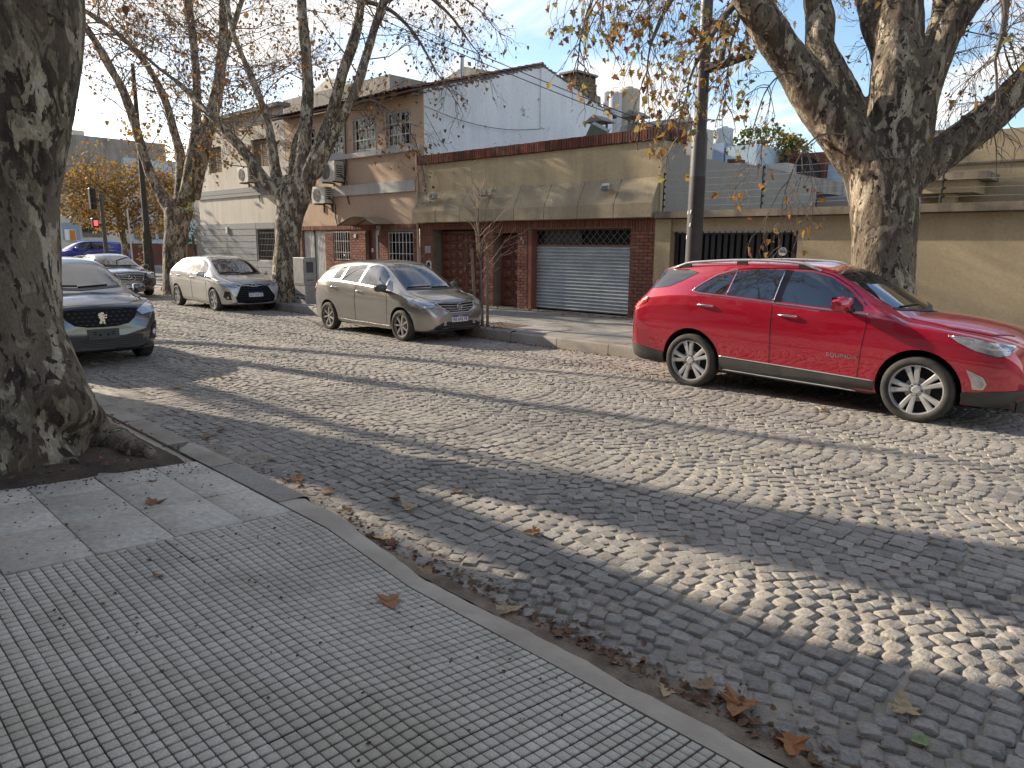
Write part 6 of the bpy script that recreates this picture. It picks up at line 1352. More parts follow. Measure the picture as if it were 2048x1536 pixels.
class Twigs:
    def __init__(s, seed): s.r = random.Random(seed); s.V = []; s.F = []; s.tips = []; s.n = 0
    def tube(s, P, r0, r1):
        k = 3; t = [(P[min(i+1, len(P)-1)]-P[max(i-1, 0)]).normalized() for i in range(len(P))]
        for i, p in enumerate(P):
            rr = r0+(r1-r0)*i/(len(P)-1); a = Vector((0, 0, 1)) if abs(t[i].z) < .9 else Vector((1, 0, 0)); u = t[i].cross(a).normalized(); w = t[i].cross(u)
            for q in range(k): an = 2*math.pi*q/k; s.V.append(p+u*(rr*math.cos(an))+w*(rr*math.sin(an)))
        for i in range(len(P)-1):
            for q in range(k): s.F.append((s.n+i*k+q, s.n+i*k+(q+1) % k, s.n+(i+1)*k+(q+1) % k, s.n+(i+1)*k+q))
        s.n += len(P)*k
    def grow(s, p, d, L, r, lev, kids, droop=.0, wig=.35, up=0.0, tiplev=0):
        R_n = s.r; n = 5 if lev > 0 else 4; P = [p.copy()]; d = d.normalized(); st = L/n
        for i in range(n):
            d = (d+Vector((R_n.gauss(0, wig), R_n.gauss(0, wig), R_n.gauss(0, wig)-droop*(1+i*.3)+up))*.5).normalized(); P.append(P[-1]+d*st)
        s.tube(P, r, max(r*.35, .0022))
        if lev <= tiplev: s.tips += [P[-1], P[-2]] if R_n.random() < .6 else [P[-1]]
        if lev > 0:
            for _ in range(kids[0]):
                f = R_n.uniform(.25, 1); i = min(n-1, int(f*n)); q = P[i].lerp(P[i+1], f*n-i); dd = (P[i+1]-P[i]).normalized()
                side = Vector((R_n.gauss(0, 1), R_n.gauss(0, 1), R_n.gauss(0, .8))); side = (side-dd*side.dot(dd)).normalized()
                s.grow(q, dd*.75+side*R_n.uniform(.5, 1.1), L*R_n.uniform(.38, .62), max(r*.5, .003), lev-1, kids[1:], droop, wig, up, tiplev)
    def mesh(s, name, mat): return flat_mesh(name, [tuple(v) for v in s.V], s.F, mat, True)
def crown_on(T, limbs, per, L, r, lev, kids, frm=.3, droop=.05, up=.05, out=None):
    for q, rr in limbs:
        n = len(q)
        for _ in range(per):
            f = frm+(1-frm)*T.r.random()**.8; i = min(n-2, int(f*(n-1))); p = q[i].lerp(q[i+1], f*(n-1)-i); d = (q[i+1]-q[i]).normalized()
            side = Vector((T.r.gauss(0, 1), T.r.gauss(0, 1), T.r.gauss(0, .6))); side = (side-d*side.dot(d)).normalized()
            if out is not None and T.r.random() < .5: side = (side+Vector(out)*.8).normalized()
            T.grow(p, d*.55+side*.9, L*T.r.uniform(.6, 1.25), r, lev, kids, droop, .35, up)
        T.grow(q[-1], (q[-1]-q[-2]), L*1.3, rr[-1]*.8, lev, [kids[0]+3]+kids[1:], droop, .25, up)
def pick(rng, tips, frac): return [t for t in tips if rng.random() < frac]
def jitter(rng, pts, s): return [(p[0]+rng.gauss(0, s), p[1]+rng.gauss(0, s), p[2]+rng.gauss(0, s)-.03) for p in pts]

# --- big plane tree behind the red car
D1 = 10.05
tr = empty('plane_tree', (-3.2, 10.95, ZF), 'thick mottled plane tree with spreading limbs behind the red car', 'tree', 'plane trees along the street')
LR = [limb(x, D1) for x in (
    [(1765, 700, 88), (1766, 640, 72), (1767, 560, 65), (1767, 470, 66), (1767, 400, 72), (1768, 335, 84)],
    [(1752, 345, 62), (1700, 285, 54), (1645, 215, 47), (1592, 140, 43), (1545, 70, 39, -.1), (1500, 0, 36, -.2), (1462, -90, 31, -.4), (1430, -200, 26, -.6), (1390, -330, 20, -.8)],
    [(1745, 320, 45, .1), (1705, 225, 35, .3), (1668, 155, 33, .4), (1640, 92, 30, .5), (1640, 30, 27, .6), (1618, -50, 24, .7), (1600, -160, 19, .9), (1570, -280, 14, 1)],
    [(1785, 340, 66), (1786, 240, 54, -.05), (1792, 150, 52, -.05), (1800, 60, 50), (1803, -60, 44), (1812, -190, 36), (1800, -330, 26)],
    [(1815, 330, 44, -.1), (1842, 210, 34, -.2), (1868, 120, 34, -.3), (1902, 50, 33, -.4), (1945, -15, 30, -.5), (2005, -100, 25, -.7), (2060, -210, 19, -.9)],
    [(1848, 130, 28, .2), (1880, 50, 24, .4), (1895, -30, 20, .6), (1915, -150, 15, .8)],
    [(1790, 372, 46), (1880, 308, 39), (1950, 256, 37, -.1), (2012, 202, 35, -.2), (2070, 145, 34, -.3), (2160, 50, 28, -.5), (2260, -70, 22, -.8)],
    [(1775, 120, 30, .1), (1745, 45, 25, .2), (1728, -30, 23, .3), (1705, -150, 17, .5)])]
LR = [(q, [r*.91 for r in rr]) for q, rr in LR]
base_flare = [([Vector((-3.22, 10.95, .75)), Vector((-3.22+.45*math.cos(a), 10.95+.45*math.sin(a), .32)), Vector((-3.22+.85*math.cos(a), 10.95+.85*math.sin(a), .1))], [.42, .26, .10]) for a in (.3, 1.7, 2.9, 4.1, 5.3)]
ob('trunk', bark_mesh(LR+base_flare, .03, MT['bark'], .035, .016), tr)
T = Twigs(21)
# boughs that leave the limbs above the frame and hang in front of the sky
boughs = [limb(x, D1) for x in (
    [(1430, -200, 20, -.6), (1370, -190, 12, -.8), (1290, -140, 9, -.9), (1225, -70, 6, -.9), (1190, -10, 4, -.9)], [(1462, -90, 16, -.4), (1420, -80, 9, -.5), (1370, -40, 7, -.5), (1330, 20, 5, -.4), (1300, 90, 3, -.4)],
    [(1500, 0, 12, -.2), (1470, 10, 7, -.1), (1430, 60, 5, 0), (1390, 130, 4, .1)], [(1600, -160, 12, .9), (1540, -120, 8, 1.0), (1500, -40, 6, 1.1), (1470, 60, 4, 1.2)], [(1390, -330, 14, -.8), (1330, -280, 9, -1.2), (1270, -200, 7, -1.5), (1230, -120, 5, -1.6)],
    [(2005, -100, 14, -.7), (2000, -40, 8, -.9), (2010, 30, 6, -1.0), (1990, 120, 4, -1.0)], [(1590, 145, 2.5, -.1), (1560, 150, 2.2, -.2), (1530, 185, 2, -.3), (1505, 260, 1.4, -.3)], [(1690, 270, 2.5, -.3), (1640, 270, 2.2, -.5), (1600, 310, 2, -.6), (1570, 380, 1.4, -.6)])]
for q, rr in boughs: T.tube(q, rr[0], rr[-1])
crown_on(T, boughs[:6], 15, .85, .009, 2, [5, 3], .12, .32, -.03); crown_on(T, boughs[6:], 7, .7, .008, 2, [4, 2], .12, .32, -.03); crown_on(T, LR[1:], 8, 1.5, .022, 3, [5, 4, 3], .55, .05, .05); crown_on(T, [LR[4], LR[6], LR[3]], 10, 1.0, .012, 2, [6, 4], .3, .14, .0)
ob('twigs', T.mesh('twigs', MT['twig']), tr)
rng = random.Random(8)
def px_of(p):
    d = Vector(p)-CAM; x = WX_.x*d.x+WY.x*d.y+WZ.x*d.z; y = WX_.y*d.x+WY.y*d.y+WZ.y*d.z; z = WX_.z*d.x+WY.z*d.y+WZ.z*d.z
    return (1024+F_PX*x/z, 768+F_PX*y/z) if z > .1 else (-9999, -9999)
L_in, L_out = [], []
for t_ in T.tips:
    u, v = px_of(t_)
    w_ = .42 if u < 1540 else (.20 if u < 1720 else .10)
    if rng.random() > w_: continue
    (L_in if (-10 < u < 2060 and -10 < v < 640) else L_out).append(t_)
rng.shuffle(L_in); one = L_in[:290]; rest = L_in[290:]+L_out
lms = []
for k in range(5):
    v, f = LT; me = flat_mesh('leaf', v*np.array([1, 1, .6+.5*k]), f, MT['lfr']); lms.append(me)
for k, t_ in enumerate(one):
    s_ = rng.uniform(.07, .125); ob('leaf', lms[k % 5], tr, loc=Vector(t_)-tr.location, rot=(rng.gauss(-1.2, .6), rng.gauss(0, .6), rng.uniform(0, 6.28)), scale=(s_, s_, s_))
tag(ob('foliage', leaves_mesh('foliage', jitter(rng, rest, .03), .10, MT['lfr'], LT, 5, .7), tr), kind='stuff')
bl = MB(); rs_ = random.Random(31)
for t_ in pick(rs_, T.tips, .10): bl.lathe([(0, .014), (.010, .010), (.014, 0), (.010, -.010), (0, -.014)], 6, 'z', (t_[0], t_[1], t_[2]-.06))
tag(bl.build('seed_balls', MT['twig'], tr, smooth=True), kind='stuff')

# --- forked plane tree by the grey cabinet
D2 = 21.4
tm = empty('plane_tree', (-19.7, 11.3, ZF), 'slender-forked plane tree between silver and grey hatchbacks', 'tree', 'plane trees along the street')
LM = [limb(x, D2) for x in (
    [(572, 640, 36), (572, 600, 31), (573, 540, 27), (576, 480, 25), (580, 430, 27), (588, 392, 33), (596, 360, 30)],
    [(575, 410, 17), (545, 378, 13), (515, 345, 13), (490, 305, 11), (455, 265, 9), (425, 235, 7.5), (392, 200, 6, .5), (350, 160, 5, .8)],
    [(562, 395, 15, .2), (550, 335, 10.5, .4), (545, 300, 11, .5), (538, 258, 8.5, .6), (525, 210, 7.5, .8), (505, 160, 7, 1), (485, 112, 6.2, 1.2), (465, 60, 5.5, 1.3), (450, -20, 5, 1.5)],
    [(600, 385, 22), (607, 310, 15.5), (612, 250, 12), (615, 180, 11.5), (612, 100, 10.8), (605, 40, 10.2), (602, -30, 9.4), (598, -150, 7.5), (590, -300, 5)],
    [(592, 370, 15, .3), (590, 305, 10, .5), (602, 262, 8.5, .4), (608, 235, 8, .2)],
    [(612, 365, 19, -.1), (640, 292, 13, -.3), (665, 222, 11.5, -.4), (685, 150, 11.2, -.5), (708, 80, 10.4, -.5), (724, 0, 9.5, -.5), (735, -100, 7.5, -.5), (745, -240, 5, -.5)],
    [(625, 350, 17, -.2), (660, 283, 12, -.5), (695, 216, 9.6, -.7), (722, 148, 9.2, -.9), (745, 70, 8.6, -1), (767, 5, 8.2, -1.1), (795, -80, 6.5, -1.2), (830, -200, 4.5, -1.4)])]
fl2 = [([Vector((-19.75, 11.3, .6)), Vector((-19.75+.4*math.cos(a), 11.3+.4*math.sin(a), .25)), Vector((-19.75+.75*math.cos(a), 11.3+.75*math.sin(a), .08))], [.34, .2, .08]) for a in (.3, 1.7, 2.9, 4.1, 5.3)]
ob('trunk', bark_mesh(LM+fl2, .042, MT['bark2'], .03, .014, seed=4), tm)
T = Twigs(22); crown_on(T, LM[1:4]+LM[5:], 15, 2.3, .022, 3, [6, 4, 3], .28, .03, .05)
bg2 = [limb(x, D2) for x in ([(724, 0, 6, -.5), (780, 20, 4, -.6), (830, 70, 3, -.6), (870, 140, 2, -.6)], [(767, 5, 6, -1.1), (830, -20, 4, -1.2), (890, 20, 3, -1.3), (930, 70, 2, -1.3)], [(795, -80, 6, -1.2), (850, -70, 4, -1), (900, -30, 3, -.9), (945, 10, 2, -.9)], [(695, 216, 4, -.7), (740, 200, 3, -.8), (790, 230, 2.2, -.9), (830, 280, 1.6, -1)])]
for q, rr in bg2: T.tube(q, rr[0], rr[-1])
crown_on(T, bg2, 16, 1.1, .009, 2, [5, 3], .15, .2, -.02)
ob('twigs', T.mesh('twigs', MT['twig']), tm); tag(ob('foliage', leaves_mesh('foliage', jitter(rng, pick(rng, T.tips, .30), .05), .12, MT['lf'], LS, 6, .7), tm), kind='stuff')

# --- plane tree further left
D3 = 26.5
tl = empty('plane_tree', (-27.45, 11.45, ZF), 'leaning plane tree with yellowing leaves left of the silver hatchback', 'tree', 'plane trees along the street')
LL = [limb(x, D3) for x in (
    [(352, 605, 31), (352, 580, 26), (350, 520, 23), (353, 460, 23), (358, 420, 27)],
    [(348, 430, 16), (322, 388, 11), (300, 348, 9.8), (285, 300, 9.4), (265, 235, 9), (245, 180, 8.4), (215, 125, 8), (185, 75, 7.4), (155, 30, 6.6), (110, -40, 6), (60, -130, 5)],
    [(360, 410, 14, .3), (362, 320, 9.4, .5), (347, 260, 8.2, .6), (330, 200, 7.4, .7), (300, 140, 6.6, .8), (265, 95, 6, .9), (220, 55, 5.4, 1), (160, 15, 4.8, 1.1)],
    [(372, 400, 17, -.2), (385, 320, 12.5, -.3), (392, 250, 9.4, -.3), (393, 170, 8.6, -.3), (388, 90, 8.2, -.2), (376, 0, 7.8, 0), (360, -110, 6, .2)],
    [(380, 395, 20), (402, 305, 16, .1), (424, 230, 13, .2), (438, 160, 10.6, .2), (446, 80, 9.4, .2), (446, 0, 8.6, .2), (440, -110, 6.6, .2)],
    [(410, 280, 10, .3), (432, 200, 7, .6), (447, 120, 6.4, .8), (470, 40, 5.6, 1), (500, -40, 4.6, 1.2)])]
fl3 = [([Vector((-27.5, 11.45, .6)), Vector((-27.5+.4*math.cos(a), 11.45+.4*math.sin(a), .25)), Vector((-27.5+.8*math.cos(a), 11.45+.8*math.sin(a), .08))], [.34, .2, .08]) for a in (.3, 1.7, 2.9, 4.1, 5.3)]
ob('trunk', bark_mesh(LL+fl3, .045, MT['bark2'], .03, .014, seed=9), tl)
T = Twigs(23); crown_on(T, LL[1:], 16, 2.6, .024, 3, [6, 4, 3], .22, .03, .05)
ob('twigs', T.mesh('twigs', MT['twig']), tl); tag(ob('foliage', leaves_mesh('foliage', jitter(rng, pick(rng, T.tips, .31), .06), .14, MT['lf'], LS, 7, .7), tl), kind='stuff')
low = [p for p in T.tips if p.z < 6.0]
tag(ob('yellow_foliage', leaves_mesh('yellow_foliage', jitter(rng, pick(rng, low, .75), .14), .17, MT['lfy'], LS, 17, .6), tl), kind='stuff')
# --- near plane tree at the left edge
D4 = 5.75
tn = empty('plane_tree', (-6.85, 1.5, .1), 'massive mottled plane trunk filling the left edge of the picture', 'tree', 'plane trees along the street')
LN = [limb(x, D4) for x in (
    [(-8, 985, 200), (-6, 900, 165), (-6, 800, 140), (-6, 700, 124), (-4, 600, 114), (-2, 500, 106), (2, 400, 102), (14, 310, 101), (28, 215, 104), (42, 110, 106), (48, 0, 103), (60, -150, 92), (90, -350, 78), (110, -600, 60), (150, -900, 42), (200, -1200, 30)],
    [(-15, 330, 86), (-55, 170, 78, -.1), (-100, 20, 70, -.2), (-160, -150, 62, -.3), (-260, -400, 50, -.4), (-340, -700, 38, -.3), (-400, -1000, 26, 0)],
    [(60, -150, 60, .3), (150, -330, 45, .8), (230, -560, 36, 1.3), (330, -850, 26, 1.8), (400, -1150, 18, 2)], [(40, -60, 60, -.3), (10, -300, 46, -.8), (40, -560, 36, -1.2), (80, -850, 26, -1.5)])]
gz = lambda x, y: z_walk(x, y)
def root(air, pix, radii):
    """a root: first points in the air beside the trunk (pixel, at the trunk's depth), then along the ground"""
    P = [at_depth(u, v, D4+dd) for u, v, dd in air]
    for u, v in pix: g_ = on_ground(u, v, .09); P.append(Vector((g_.x, g_.y, gz(g_.x, g_.y)+.02)))
    q = catmull(P, 4); rr = []
    for i in range(len(radii)-1): rr += [radii[i]*(1-j/4)+radii[i+1]*j/4 for j in range(4)]
    return q, rr+[radii[-1]]
LN += [root([(15, 620, 0), (62, 740, 0), (105, 815, -.02)], [(185, 872), (248, 893), (310, 910)], [.36, .33, .29, .21, .125, .05]), root([(5, 700, 0), (40, 830, -.1)], [(100, 912), (150, 935)], [.36, .28, .15, .05]), root([(-20, 720, 0), (-30, 860, -.1)], [(-50, 965), (-70, 1000)], [.36, .3, .2, .08])]
ob('trunk', bark_mesh(LN, .026, MT['barknear'], .035, .016, seed=15, fs=5.0), tn)
T = Twigs(24); crown_on(T, [LN[0], LN[1], LN[2], LN[3]], 7, 2.6, .03, 3, [5, 4, 3], .62, .03, .05)
ob('twigs', T.mesh('twigs', MT['twig']), tn); tag(ob('foliage', leaves_mesh('foliage', jitter(rng, pick(rng, T.tips, .2), .05), .13, MT['lf'], LS, 8, .7), tn), kind='stuff')
# --- more plane trees on the near side, outside the frame: they throw the bands of shade
def street_tree(x, t, seed, r0=.46, h=11.5, label=''):
    y = YS(x, t); R_n = random.Random(seed); z0 = .08; te = empty('plane_tree', (x, y, z0), label, 'tree', 'plane trees along the street')
    tk = ([Vector((x, y, z0-.1)), Vector((x, y, .5)), Vector((x+.05, y, 1.6)), Vector((x, y+.05, 2.8)), Vector((x, y, 3.6))], [r0*1.5, r0*1.12, r0, r0, r0*1.15]); ls = []
    for k in range(4):
        a = k*math.pi/2+.4+R_n.uniform(-.3, .3); sp = R_n.uniform(.22, .5); P = [Vector((x, y, 3.3))]; d = Vector((math.cos(a)*sp*1.8, math.sin(a)*sp*1.8, 1)).normalized()
        for i in range(6): d = (d+Vector((R_n.gauss(0, .10), R_n.gauss(0, .10), .12))).normalized(); P.append(P[-1]+d*(h-3.3)/6)
        ls.append((catmull(P, 3), list(np.linspace(r0*.55, .05, 19))))
    ob('trunk', bark_mesh([tk]+ls, .06, MT['bark2'], .03, .012, seed=seed), te)
    T = Twigs(seed); crown_on(T, ls, 4, 2.3, .018, 3, [4, 3, 2], .3, .03, .05); ob('twigs', T.mesh('twigs', MT['twig']), te)
    tag(ob('foliage', leaves_mesh('foliage', jitter(R_n, pick(R_n, T.tips, .25), .06), .14, MT['lf'], LS, seed, .7), te), kind='stuff')
street_tree(-13.6, 1.30, 41, .5, 11.5, 'plane tree on the near pavement just beyond the left edge')
street_tree(-24.5, 1.45, 42, .45, 11, 'plane tree on the near pavement further down the street')
street_tree(3.4, 1.4, 44, .45, 11, 'plane tree on the near pavement behind the photographer')

# --- leafy tree across the junction, shrubs, sapling
def leaf_cloud(c, rad, n, seed, shell=.55):
    R_n = np.random.RandomState(seed); d = R_n.normal(size=(n, 3)); d /= np.linalg.norm(d, axis=1)[:, None]; rr = R_n.uniform(shell**3, 1, n)**(1/3.)
    p = d*rr[:, None]; k = np.array([noise.noise(Vector(q*2.2)+Vector((seed, 0, 0))) for q in p]); p = p[k > -.12]; return p*np.array(rad)+np.array(c)
ya = on_x(245, 480, -42); yt = empty('autumn_tree', (-42, ya.y, .0), 'dense yellow and orange tree beyond the junction', 'tree')
m = MB(); m.tube([(-42, ya.y, -.1), (-42, ya.y+.1, 1.5), (-42.1, ya.y, 3), (-42, ya.y-.1, 4.6)], [.2, .17, .14, .08], 9); m.build('trunk', MT['bark2'], yt, smooth=True)
T = Twigs(51); ls = [([Vector((-42, ya.y, 2.2+.3*k)), Vector((-42+1.6*math.cos(k*1.1), ya.y+1.9*math.sin(k*1.1), 3.4+.25*k)), Vector((-42+2.4*math.cos(k*1.1), ya.y+3.1*math.sin(k*1.1), 3.8+.3*k))], [.07, .04, .02]) for k in range(8)]
for q, r in ls: T.tube(q, r[0], r[-1])
crown_on(T, ls, 12, 1.5, .018, 2, [5, 3], .15, .06, .02); ob('twigs', T.mesh('twigs', MT['twig']), yt)
pts = list(leaf_cloud((-42, ya.y+.5, 4.1), (2.4, 3.9, 1.95), 9500, 3, .3))+[tuple(p) for p in T.tips]
tag(ob('crown', leaves_mesh('crown', pts, .165, MT['lfy'], LS, 9, .5), yt), kind='stuff')
sb = on_x(388, 520, -34.0); sh_ = empty('dark_shrub', (-34, sb.y, .1), 'dark green shrub tree beside the corner house', 'tree')
m = MB(); m.tube([(-34, sb.y, 0), (-34.05, sb.y+.1, 1.2), (-34, sb.y, 2.2)], [.1, .08, .05], 8); m.build('trunk', MT['twig'], sh_, smooth=True)
tag(ob('crown', leaves_mesh('crown', leaf_cloud((-34, sb.y, 2.7), (.8, .8, 1.1), 900, 5), .12, MT['lfg'], LS, 3, .4), sh_), kind='stuff')
def hedge(u, v, rad, n, Y, label, mat='lfg', seed=1):
    c = on_y(u, v, Y); e = empty('shrub', (c.x, Y, 3.0), label, 'shrub', 'shrubs on the rear roofs'); m = MB()
    for k in range(6): a = k*1.05; m.tube([(c.x, Y, 3.0), (c.x+.3*rad[0]*math.cos(a), Y+.2*math.sin(a), c.z-.3*rad[2]), (c.x+.7*rad[0]*math.cos(a), Y+.5*math.sin(a), c.z+.3*rad[2])], [.05, .03, .01], 5)
    m.build('stems', MT['twig'], e); tag(ob('foliage', leaves_mesh('foliage', leaf_cloud((c.x, Y, c.z), rad, n, seed), .17, MT[mat], LS, seed, .4), e), kind='stuff')
hedge(1530, 290, (1.5, 1.0, .85), 1700, 29.6, 'green and yellow climbing shrub on the pale blue rear building'); hedge(1560, 300, (1.1, .8, .7), 500, 29.2, 'yellowing shrub next to the dark red rear building', 'lfy', 2)
hedge(1432, 285, (.6, .6, .55), 350, 31, 'small green treetop left of the white rooftop tank', seed=4); hedge(1600, 294, (.5, .5, .4), 220, 32, 'small green treetop behind the pale pinkish tank', seed=6)
sx_, sy_ = -10.73, 10.6
sp = empty('sapling', (sx_, sy_, ZF), 'bare young sapling tied to wooden stakes beside the grey hatchback', 'sapling')
q, rr = catmull([(sx_, sy_, ZF-.03), (sx_-.02, sy_, .8), (sx_-.08, sy_+.02, 1.6), (sx_-.12, sy_, 2.3), (sx_-.1, sy_, 3.0)], 4), None
m = MB(); m.tube(q, list(np.linspace(.036, .006, len(q))), 8); m.build('trunk', MT['twig'], sp, smooth=True)
T = Twigs(61)
for k in range(24):
    f = T.r.uniform(.34, .95); p = q[int(f*(len(q)-1))]; a = T.r.uniform(0, 6.28); T.grow(p, Vector((math.cos(a)*.7, math.sin(a)*.7, 1.0)), T.r.uniform(.45, 1.0)*(1.25-f*.5), .009, 1, [3], .0, .22, .12)
ob('branches', T.mesh('branches', simple('sapling_bark', (.26, .20, .15), .85)), sp)
m = MB(); m.add(leaf_template(True)[0]*.16+np.array([sx_-.22, sy_-.1, 2.55]), [tuple(f) for f in leaf_template(True)[1]]); m.build('leaf', MT['lfy'], sp)
for k, (dx, dy, lean) in enumerate(((-.16, -.05, .10), (.03, .1, -.02))):
    st_ = empty('stake', (sx_+dx, sy_+dy, ZF), ['leaning wooden stake on the left of the sapling', 'upright wooden stake holding the sapling'][k], 'stake'); m = MB(); m.tube([(sx_+dx+.02, sy_+dy, ZF-.02), (sx_+dx-lean, sy_+dy, 1.72-.06*k)], [.034, .030], 7); m.build('wooden_post', MT['wood2'], st_)

# ============================================================ street furniture
px_, py_ = -6.12, 11.0
lp = empty('lamp_post', (px_, py_, ZF), 'tall dark grey lamp post standing behind the red car', 'lamp post')
m = MB(); m.lathe([(.135, ZF-.05), (.132, 2.92)], 20, 'z', (px_, py_, 0)); m.build('base_sleeve', MT['poledark'], lp, sharp=40)
m = MB(); m.lathe([(.131, 2.92), (.130, 3.52), (.122, 3.60), (.105, 3.64)], 20, 'z', (px_, py_, 0)); m.build('lower_shaft', MT['pole'], lp, sharp=40)
m = MB(); m.lathe([(.104, 3.64), (.098, 5.2), (.085, 7), (.07, 9)], 20, 'z', (px_, py_, 0)); m.build('upper_shaft', MT['pole'], lp, sharp=40)
for k, z in enumerate((1.95, 2.15, 2.35, 2.36)):
    m = MB(); a = -2.2+.5*(k % 2); m.box(-.012, .012, -.002, .002, -.03, .03); m.build('sticker_scrap', MT['plate'], lp, loc=Vector((px_+.136*math.cos(a), py_+.136*math.sin(a), z))-lp.location, rot=(0, .2, a+math.pi/2))
m = MB(); m.tube([(px_+.08, py_-.02, 4.52), (px_+.34, py_-.10, 4.56), (px_+.58, py_-.18, 4.66)], .028, 7); ar = m.build('lamp_arm', MT['pole'], lp, smooth=True)
m = MB(); V = []; c0 = Vector((px_+.22, py_-.06, 4.57)); 
m.add([c0+Vector(p) for p in ((-.12, -.10, -.06), (.62, -.14, .06), (.62, .10, .06), (-.12, .10, -.06), (-.12, -.08, .06), (.58, -.05, .09), (.58, .05, .09), (-.12, .08, .06))], [(0, 3, 2, 1), (4, 5, 6, 7), (0, 1, 5, 4), (1, 2, 6, 5), (2, 3, 7, 6), (3, 0, 4, 7)]); m.build('lamp_head', MT['poledark'], lp)
m = MB(); m.lathe([(.05, 4.64), (.05, 4.80), (.0, 4.80)], 10, 'z', (px_+.36, py_-.1, 0)); m.build('photocell', MT['poledark'], lp)
cbn = empty('utility_cabinet', (-18.5, 11.15, ZF), 'grey two-part utility cabinet beside the forked plane tree', 'cabinet')
m = MB(); m.cbox(-18.82, -18.24, 10.98, 11.36, ZF+.52, 1.42, .012); cu_ = m.build('upper_cabinet', MT['cabinet'], cbn)
m = MB(); m.cbox(-18.81, -18.25, 10.99, 11.35, ZF, ZF+.515, .004); cl_ = m.build('lower_cabinet', MT['cabinet'], cbn)
m = MB(); m.box(-18.79, -18.27, 10.972, 10.979, ZF+.56, 1.38); m.build('cabinet_door', MT['cabinet'], cu_)
for z in (.26, .36): 
    m = MB(); m.box(-18.78, -18.30, 10.985, 10.989, z, z+.02); m.build('vent_slot', MT['gap'], cl_)
m = MB(); m.box(-18.239, -18.236, 11.05, 11.27, 1.0, 1.3); m.build('sticker', MT['pole'], cu_); m = MB(); m.box(-18.239, -18.236, 11.06, 11.28, .78, .80); m.build('handle', MT['gap'], cu_)
# utility pole with the dark wrap, thin post and signals at the junction
pp = empty('utility_pole', (-31.0, 11.6, ZF), 'dark utility pole with ivy left of the leaning plane tree', 'pole')
m = MB(); m.lathe([(.20, -.1), (.17, 2.1), (.16, 2.2)], 12, 'z', (-31, 11.6, 0)); m.build('pole_base', MT['poledark'], pp, smooth=True); m = MB(); m.lathe([(.12, 2.2), (.07, 8.6)], 10, 'z', (-31, 11.62, 0)); m.build('pole_shaft', MT['poledark'], pp, smooth=True)
tag(ob('ivy', leaves_mesh('ivy', leaf_cloud((-31.05, 11.5, 1.4), (.24, .24, 1.1), 130, 8, .8), .13, MT['lfy'], LS, 12, .4), pp), kind='stuff')
ts_ = on_x(212, 500, -36); tf = empty('traffic_light', (-36, ts_.y, .1), 'traffic signal showing red on a grey pole at the junction', 'traffic light')
m = MB(); m.lathe([(.09, -.1), (.085, 3.9)], 10, 'z', (-36, ts_.y, 0)); m.build('signal_pole', MT['pole'], tf, smooth=True)
for z0, z1 in ((3.15, 4.15), (2.35, 2.85)):
    m = MB(); m.cbox(-36.1, -35.9, ts_.y-.48, ts_.y-.23, z0+.1, z1, .02); m.box(-36.02, -35.98, ts_.y-.23, ts_.y, (z0+z1)/2-.03, (z0+z1)/2+.03); hd = m.build('signal_head', MT['gate'], tf)
    for k in range(3 if z1-z0 > .8 else 1):
        z = z1-.18-.31*k; m = MB(); m.lathe([(0, .02), (.11, .012), (.115, 0)], 14, 'x', (-35.9, ts_.y-.37, z)); m.build('lens', MT['gloss'], hd)
em = bpy.data.materials.new('red_signal'); em.use_nodes = True; em.node_tree.nodes['Principled BSDF'].inputs['Emission Color'].default_value = (1, .05, .06, 1); em.node_tree.nodes['Principled BSDF'].inputs['Emission Strength'].default_value = 1.4; em.node_tree.nodes['Principled BSDF'].inputs['Base Color'].default_value = (.5, .02, .02, 1)
m = MB(); m.box(-35.9, -35.875, ts_.y-.42, ts_.y-.27, 2.53, 2.76); m.build('lit_signal', em, tf)
wp = on_x(266, 520, -38.0); m = MB(); m.tube([(-38, wp.y, -.1), (-38, wp.y-.06, 3.4)], .035, 7); tag(m.build('thin_post', MT['whitepaint']), 'thin white post leaning beside the dark utility pole', 'post')
# overhead cables
def cable(P, label, r=.012, k=8):
    m = MB(); m.tube(catmull(P, k), r, 5); tag(m.build('overhead_cable', MT['wirem']), label, 'cable', 'overhead cables')
def sag(a, b, s): mid = (a+b)/2; mid.z -= s; return [a, a.lerp(mid, .5)-Vector((0, 0, s*.25)), mid, b.lerp(mid, .5)-Vector((0, 0, s*.25)), b]
cable(sag(on_y(560, -70, 12), on_y(1340, 262, 17.5), .12), 'upper overhead cable running down in front of the white gable'); cable(sag(on_y(560, -55, 12), on_y(1335, 270, 17.5), .14), 'lower overhead cable running down in front of the white gable')
cable(sag(on_x(848, 212, PXR+.12), on_x(1080, 258, PXR+.12), .25), 'thin slack cable looping across the white gable wall', .01); cable([on_x(850, 225, PXR+.1), on_x(880, 280, PXR+.1), on_x(895, 300, PXR+.1)], 'thin cable dropping from the gable corner to the coping', .008)
cable(sag(on_y(-200, 210, 24), on_y(640, 232, 14.2), .3), 'long cable crossing the sky to the corner house', .012); cable(sag(on_y(-200, 180, 24), on_y(470, 190, 15), .3), 'second cable crossing the sky above the far houses', .012)

